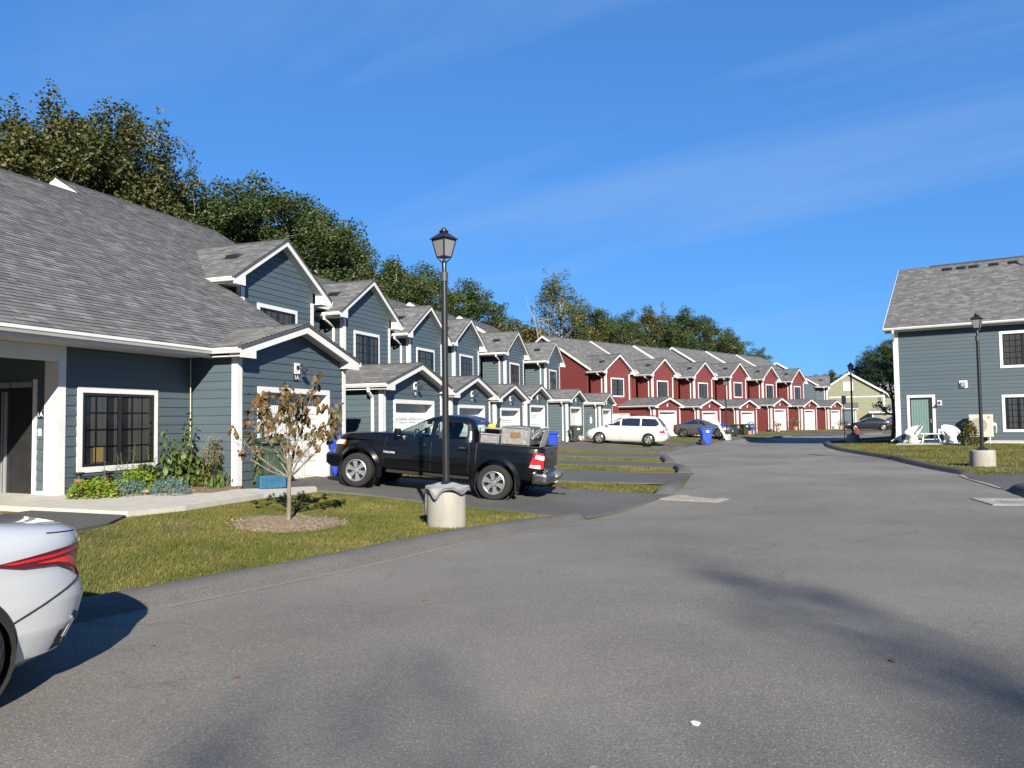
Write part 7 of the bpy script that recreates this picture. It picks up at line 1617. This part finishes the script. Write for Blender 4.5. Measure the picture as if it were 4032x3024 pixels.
# pots at the far garages
def pot_plant(x, y, h, label, seed, col='terracotta'):
    t = thing('potted_plant', label, 'potted plant', (x, y, gz(x,y)+.04), 0); mb = MB(); mb.lathe([(0,0),(.16,0),(.22,.32),(.24,.32),(.24,.36),(.2,.36),(.19,.3),(0,.3)], 18); mb.build('pot', col, t, smooth=True, angle=40)
    rng = np.random.default_rng(seed); C = rng.normal(size=(180,3))*np.array([.22,.22,h*.3]) + np.array([0,0,.4+h*.45]); leaf_cloud('foliage', 'leaf_green', C, .14, rng, t)
for k, (s, o, h, lab) in enumerate(((11.9,.75,.5,'first potted plant left of the fourth red garage'),(12.9,.55,.9,'taller potted plant beside the fourth red garage corner'),(18.3,.9,.6,'potted plant at the fourth red garage door'),(22.9,.9,.9,'bushy potted plant right of the fourth red garage door'),(34.6,1.6,.8,'potted plant left at the last red garage door'),(36.6,1.6,.6,'potted plant right at the last red garage door'))):
    x, y = r2w(s, o); pot_plant(x, y, h, lab, 40+k)
x, y = 4.35, 49.2; t = thing('pinwheel', 'pink and white garden pinwheel before the minivan nose', 'ornament', (x, y, gz(x,y)), 0); mat('pink', (.55,.10,.25), .5)
mb = MB(); mb.tube([(0,0,0),(0,0,.3)], .01, 6); mb.build('stick', 'lamp_black', t)
for k in range(6): a = k*PI/3; mb = MB(); mb.prism([(0,-.02,.3),(.17*cos(a),-.02,.3+.17*sin(a)),(.15*cos(a+.7),-.05,.3+.15*sin(a+.7))], (0,.005,0)); mb.build('vane', 'pink' if k % 2 else 'white_paint', t)
# ---------------- grass blades ----------------
def in_poly(P, X, Y):
    c = np.zeros(len(X), bool); n = len(P)
    for i in range(n):
        (x0, y0), (x1, y1) = P[i], P[(i+1) % n]; m = ((y0 > Y) != (y1 > Y)) & (X < (x1-x0)*(Y-y0)/((y1-y0) or 1e-9)+x0); c ^= m
    return c
def blades(label, polys, hmin, hmax, w, seed, holes=()):
    rng = np.random.default_rng(seed); XY = []
    for P, dens in polys:
        xs = [p[0] for p in P]; ys = [p[1] for p in P]; A = (max(xs)-min(xs))*(max(ys)-min(ys)); n = int(A*dens); X = rng.uniform(min(xs), max(xs), n); Y = rng.uniform(min(ys), max(ys), n); k = in_poly(P, X, Y)
        for cx, cy, r in holes: k &= (np.hypot(X-cx, (Y-cy)/1.15) > r)
        # thin patches
        th = np.sin(X*1.7+1)*np.sin(Y*1.3+.5) + .6*np.sin(X*4.1+Y*2.7); th2 = np.sin(X*.9+Y*.35+2)*np.sin(Y*.8-X*.3) + .5*np.sin(X*2.3-Y*1.9); k &= rng.random(n) < np.clip(.72+.30*th+.22*th2, .10, 1)
        XY.append(np.stack([X[k], Y[k]], 1))
    XY = np.concatenate(XY); n = len(XY); Z = gzv(XY[:,0], XY[:,1]) - .004
    a = rng.random(n)*6.28; ln = rng.uniform(hmin, hmax, n); lean = rng.uniform(.2,1.15,n); d = np.stack([np.cos(a), np.sin(a)], 1); s = np.stack([-np.sin(a+.8), np.cos(a+.8)], 1); ww = w*(.6+.8*rng.random(n))
    B = np.column_stack([XY, Z]); P0 = B.copy(); P0[:,:2] += s*ww[:,None]; P1 = B.copy(); P1[:,:2] -= s*ww[:,None]; P2 = B.copy(); P2[:,:2] += d*(ln*lean)[:,None]*.8; P2[:,2] += ln*np.sqrt(1-(lean*.8)**2)
    V = np.stack([P0,P1,P2], 1).reshape(-1,3).astype(np.float32); me = bpy.data.meshes.new('grass'); me.vertices.add(3*n); me.vertices.foreach_set('co', V.ravel()); me.loops.add(3*n); me.loops.foreach_set('vertex_index', np.arange(3*n, dtype=np.int32)); me.polygons.add(n); me.polygons.foreach_set('loop_start', np.arange(0, 3*n, 3, dtype=np.int32)); me.update(calc_edges=True); me.materials.append(MATS['blade'])
    return tag(obj('grass', me), label, 'grass', kind='stuff')
FRONT = [(-8.6,.6),(-4.15,6.05),(-3.15,7.35),(-2.2,8.5),(-1.45,9.7),(-.4,11.55),(.65,13.05),(1.15,13.85),(1.0,14.25),(.17,15.0),(-.96,15.8),(-1.88,16.15),(-3.2,16.65),(-4.2,16.6),(-4.85,15.1),(-5.45,12.9),(-5.95,11.98),(-5.8,11.2),(-6.15,9.5),(-6.55,6.0),(-8.4,4.2)]
blades('short green and straw grass of the near lawn', [(FRONT, 6500)], .018, .058, .0042, 1, [(DW[0],DW[1],.82),(-1.08,12.45,.33)])
blades('grass piece left of the asphalt spur', [([(-7.75,12.0),(-8.1,10.9),(-9.7,8.5),(-12,9),(-13,13.2),(-8.7,12.2)], 3000)], .025, .07, .0045, 2)
STR = [([(3.55,17.75),(4.05,19.45), b2w(7.19-1.75,-.5), b2w(2.3,-.1)], 1500), ([(5.4,23.6),(5.8,26.5), b2w(14.2-1.75,-1.3), b2w(7.19+1.75,-.5)], 900), ([(6.2,30.3),(6.85,34.0), b2w(21.3-1.75,-2.1), b2w(14.2+1.75,-1.3)], 600), ([(7.3,37.8),(8.15,40.7), b2w(28.39-1.75,-2.8), b2w(21.3+1.75,-2.1)], 450), ([(9.2,43.7),(10.2,46.0),(3.9,48.3), b2w(28.39+1.75,-2.8)], 350), ([(11.85,49.1),(13.1,51.7),(7.8,55.0),(5.3,51.5)], 300)]
blades('grass of the strips between the driveways', STR, .03, .085, .007, 3)
RL = [(18.4,45.2),(17.5,42.9),(16.3,39.4),(15.3,35.5),(14.7,31.5),(14.3,28.6),(13.4,25.4),(12.8,23.0),(12.4,21.0),(22,18.8),(24,30), rh2w(9,-.1), rh2w(3.3,-.1), rh2w(3.3,-1.75), rh2w(0,-1.75), rh2w(-.1,0), (23.5,46),(27,55),(21,49)]
blades('grass of the right lawn', [(RL, 420)], .03, .08, .009, 4, [(14.75,24.3,.38)])
blades('grass before the red row', [([(16.0,59.5),(18.4,60.1),(11,63.5),(10,60)], 200), ([(21.3,62.6),(23.5,64.8), r2w(5.4,-.7), r2w(1.4,-.9)], 200), ([(26.1,66.3),(27.9,67.0), r2w(12.5,-.3), r2w(8.8,-.6)], 160), ([(31.1,68.7),(33.4,69.7), r2w(19.6,.1), r2w(16,-.2)], 160), ([(36.6,71.2),(44,75), r2w(36,1.0), r2w(23,.2)], 120)], .04, .10, .013, 5)
# litter on the road
mat('leaf_litter', (.10,.06,.03), .8, var=.3)
for i, (x, y, c) in enumerate(((.92, 4.05,'white_paint'), (-2.6, 5.6,'leaf_litter'), (-.8, 6.9,'leaf_litter'), (2.4, 5.0,'leaf_litter'), (.35, 3.55,'sand'), (8.3,9.5,'sand'), (-1.75,4.9,'leaf_litter'), (13.5,46.5,'leaf_litter'))):
    rr = random.Random(i); P = [(x+.022*rr.uniform(.6,1.4)*cos(a), y+.03*rr.uniform(.6,1.4)*sin(a), gz(x,y)+.033) for a in np.linspace(0, 5.4, 7)]
    mb = MB(); mb.prism(P, (0,0,.006)); tag(mb.build('litter', c, None), ['white scrap lying on the near road', 'dark fallen leaf beside the silver car', 'dark fallen leaf on the road below the lawn', 'dark fallen leaf in the tree shade', 'tan scrap at the bottom of the picture', 'pale scrap of sand by the right drain', 'dark fallen leaf low on the left road', 'dark scrap far along the road'][i], 'litter', 'scraps on the road')
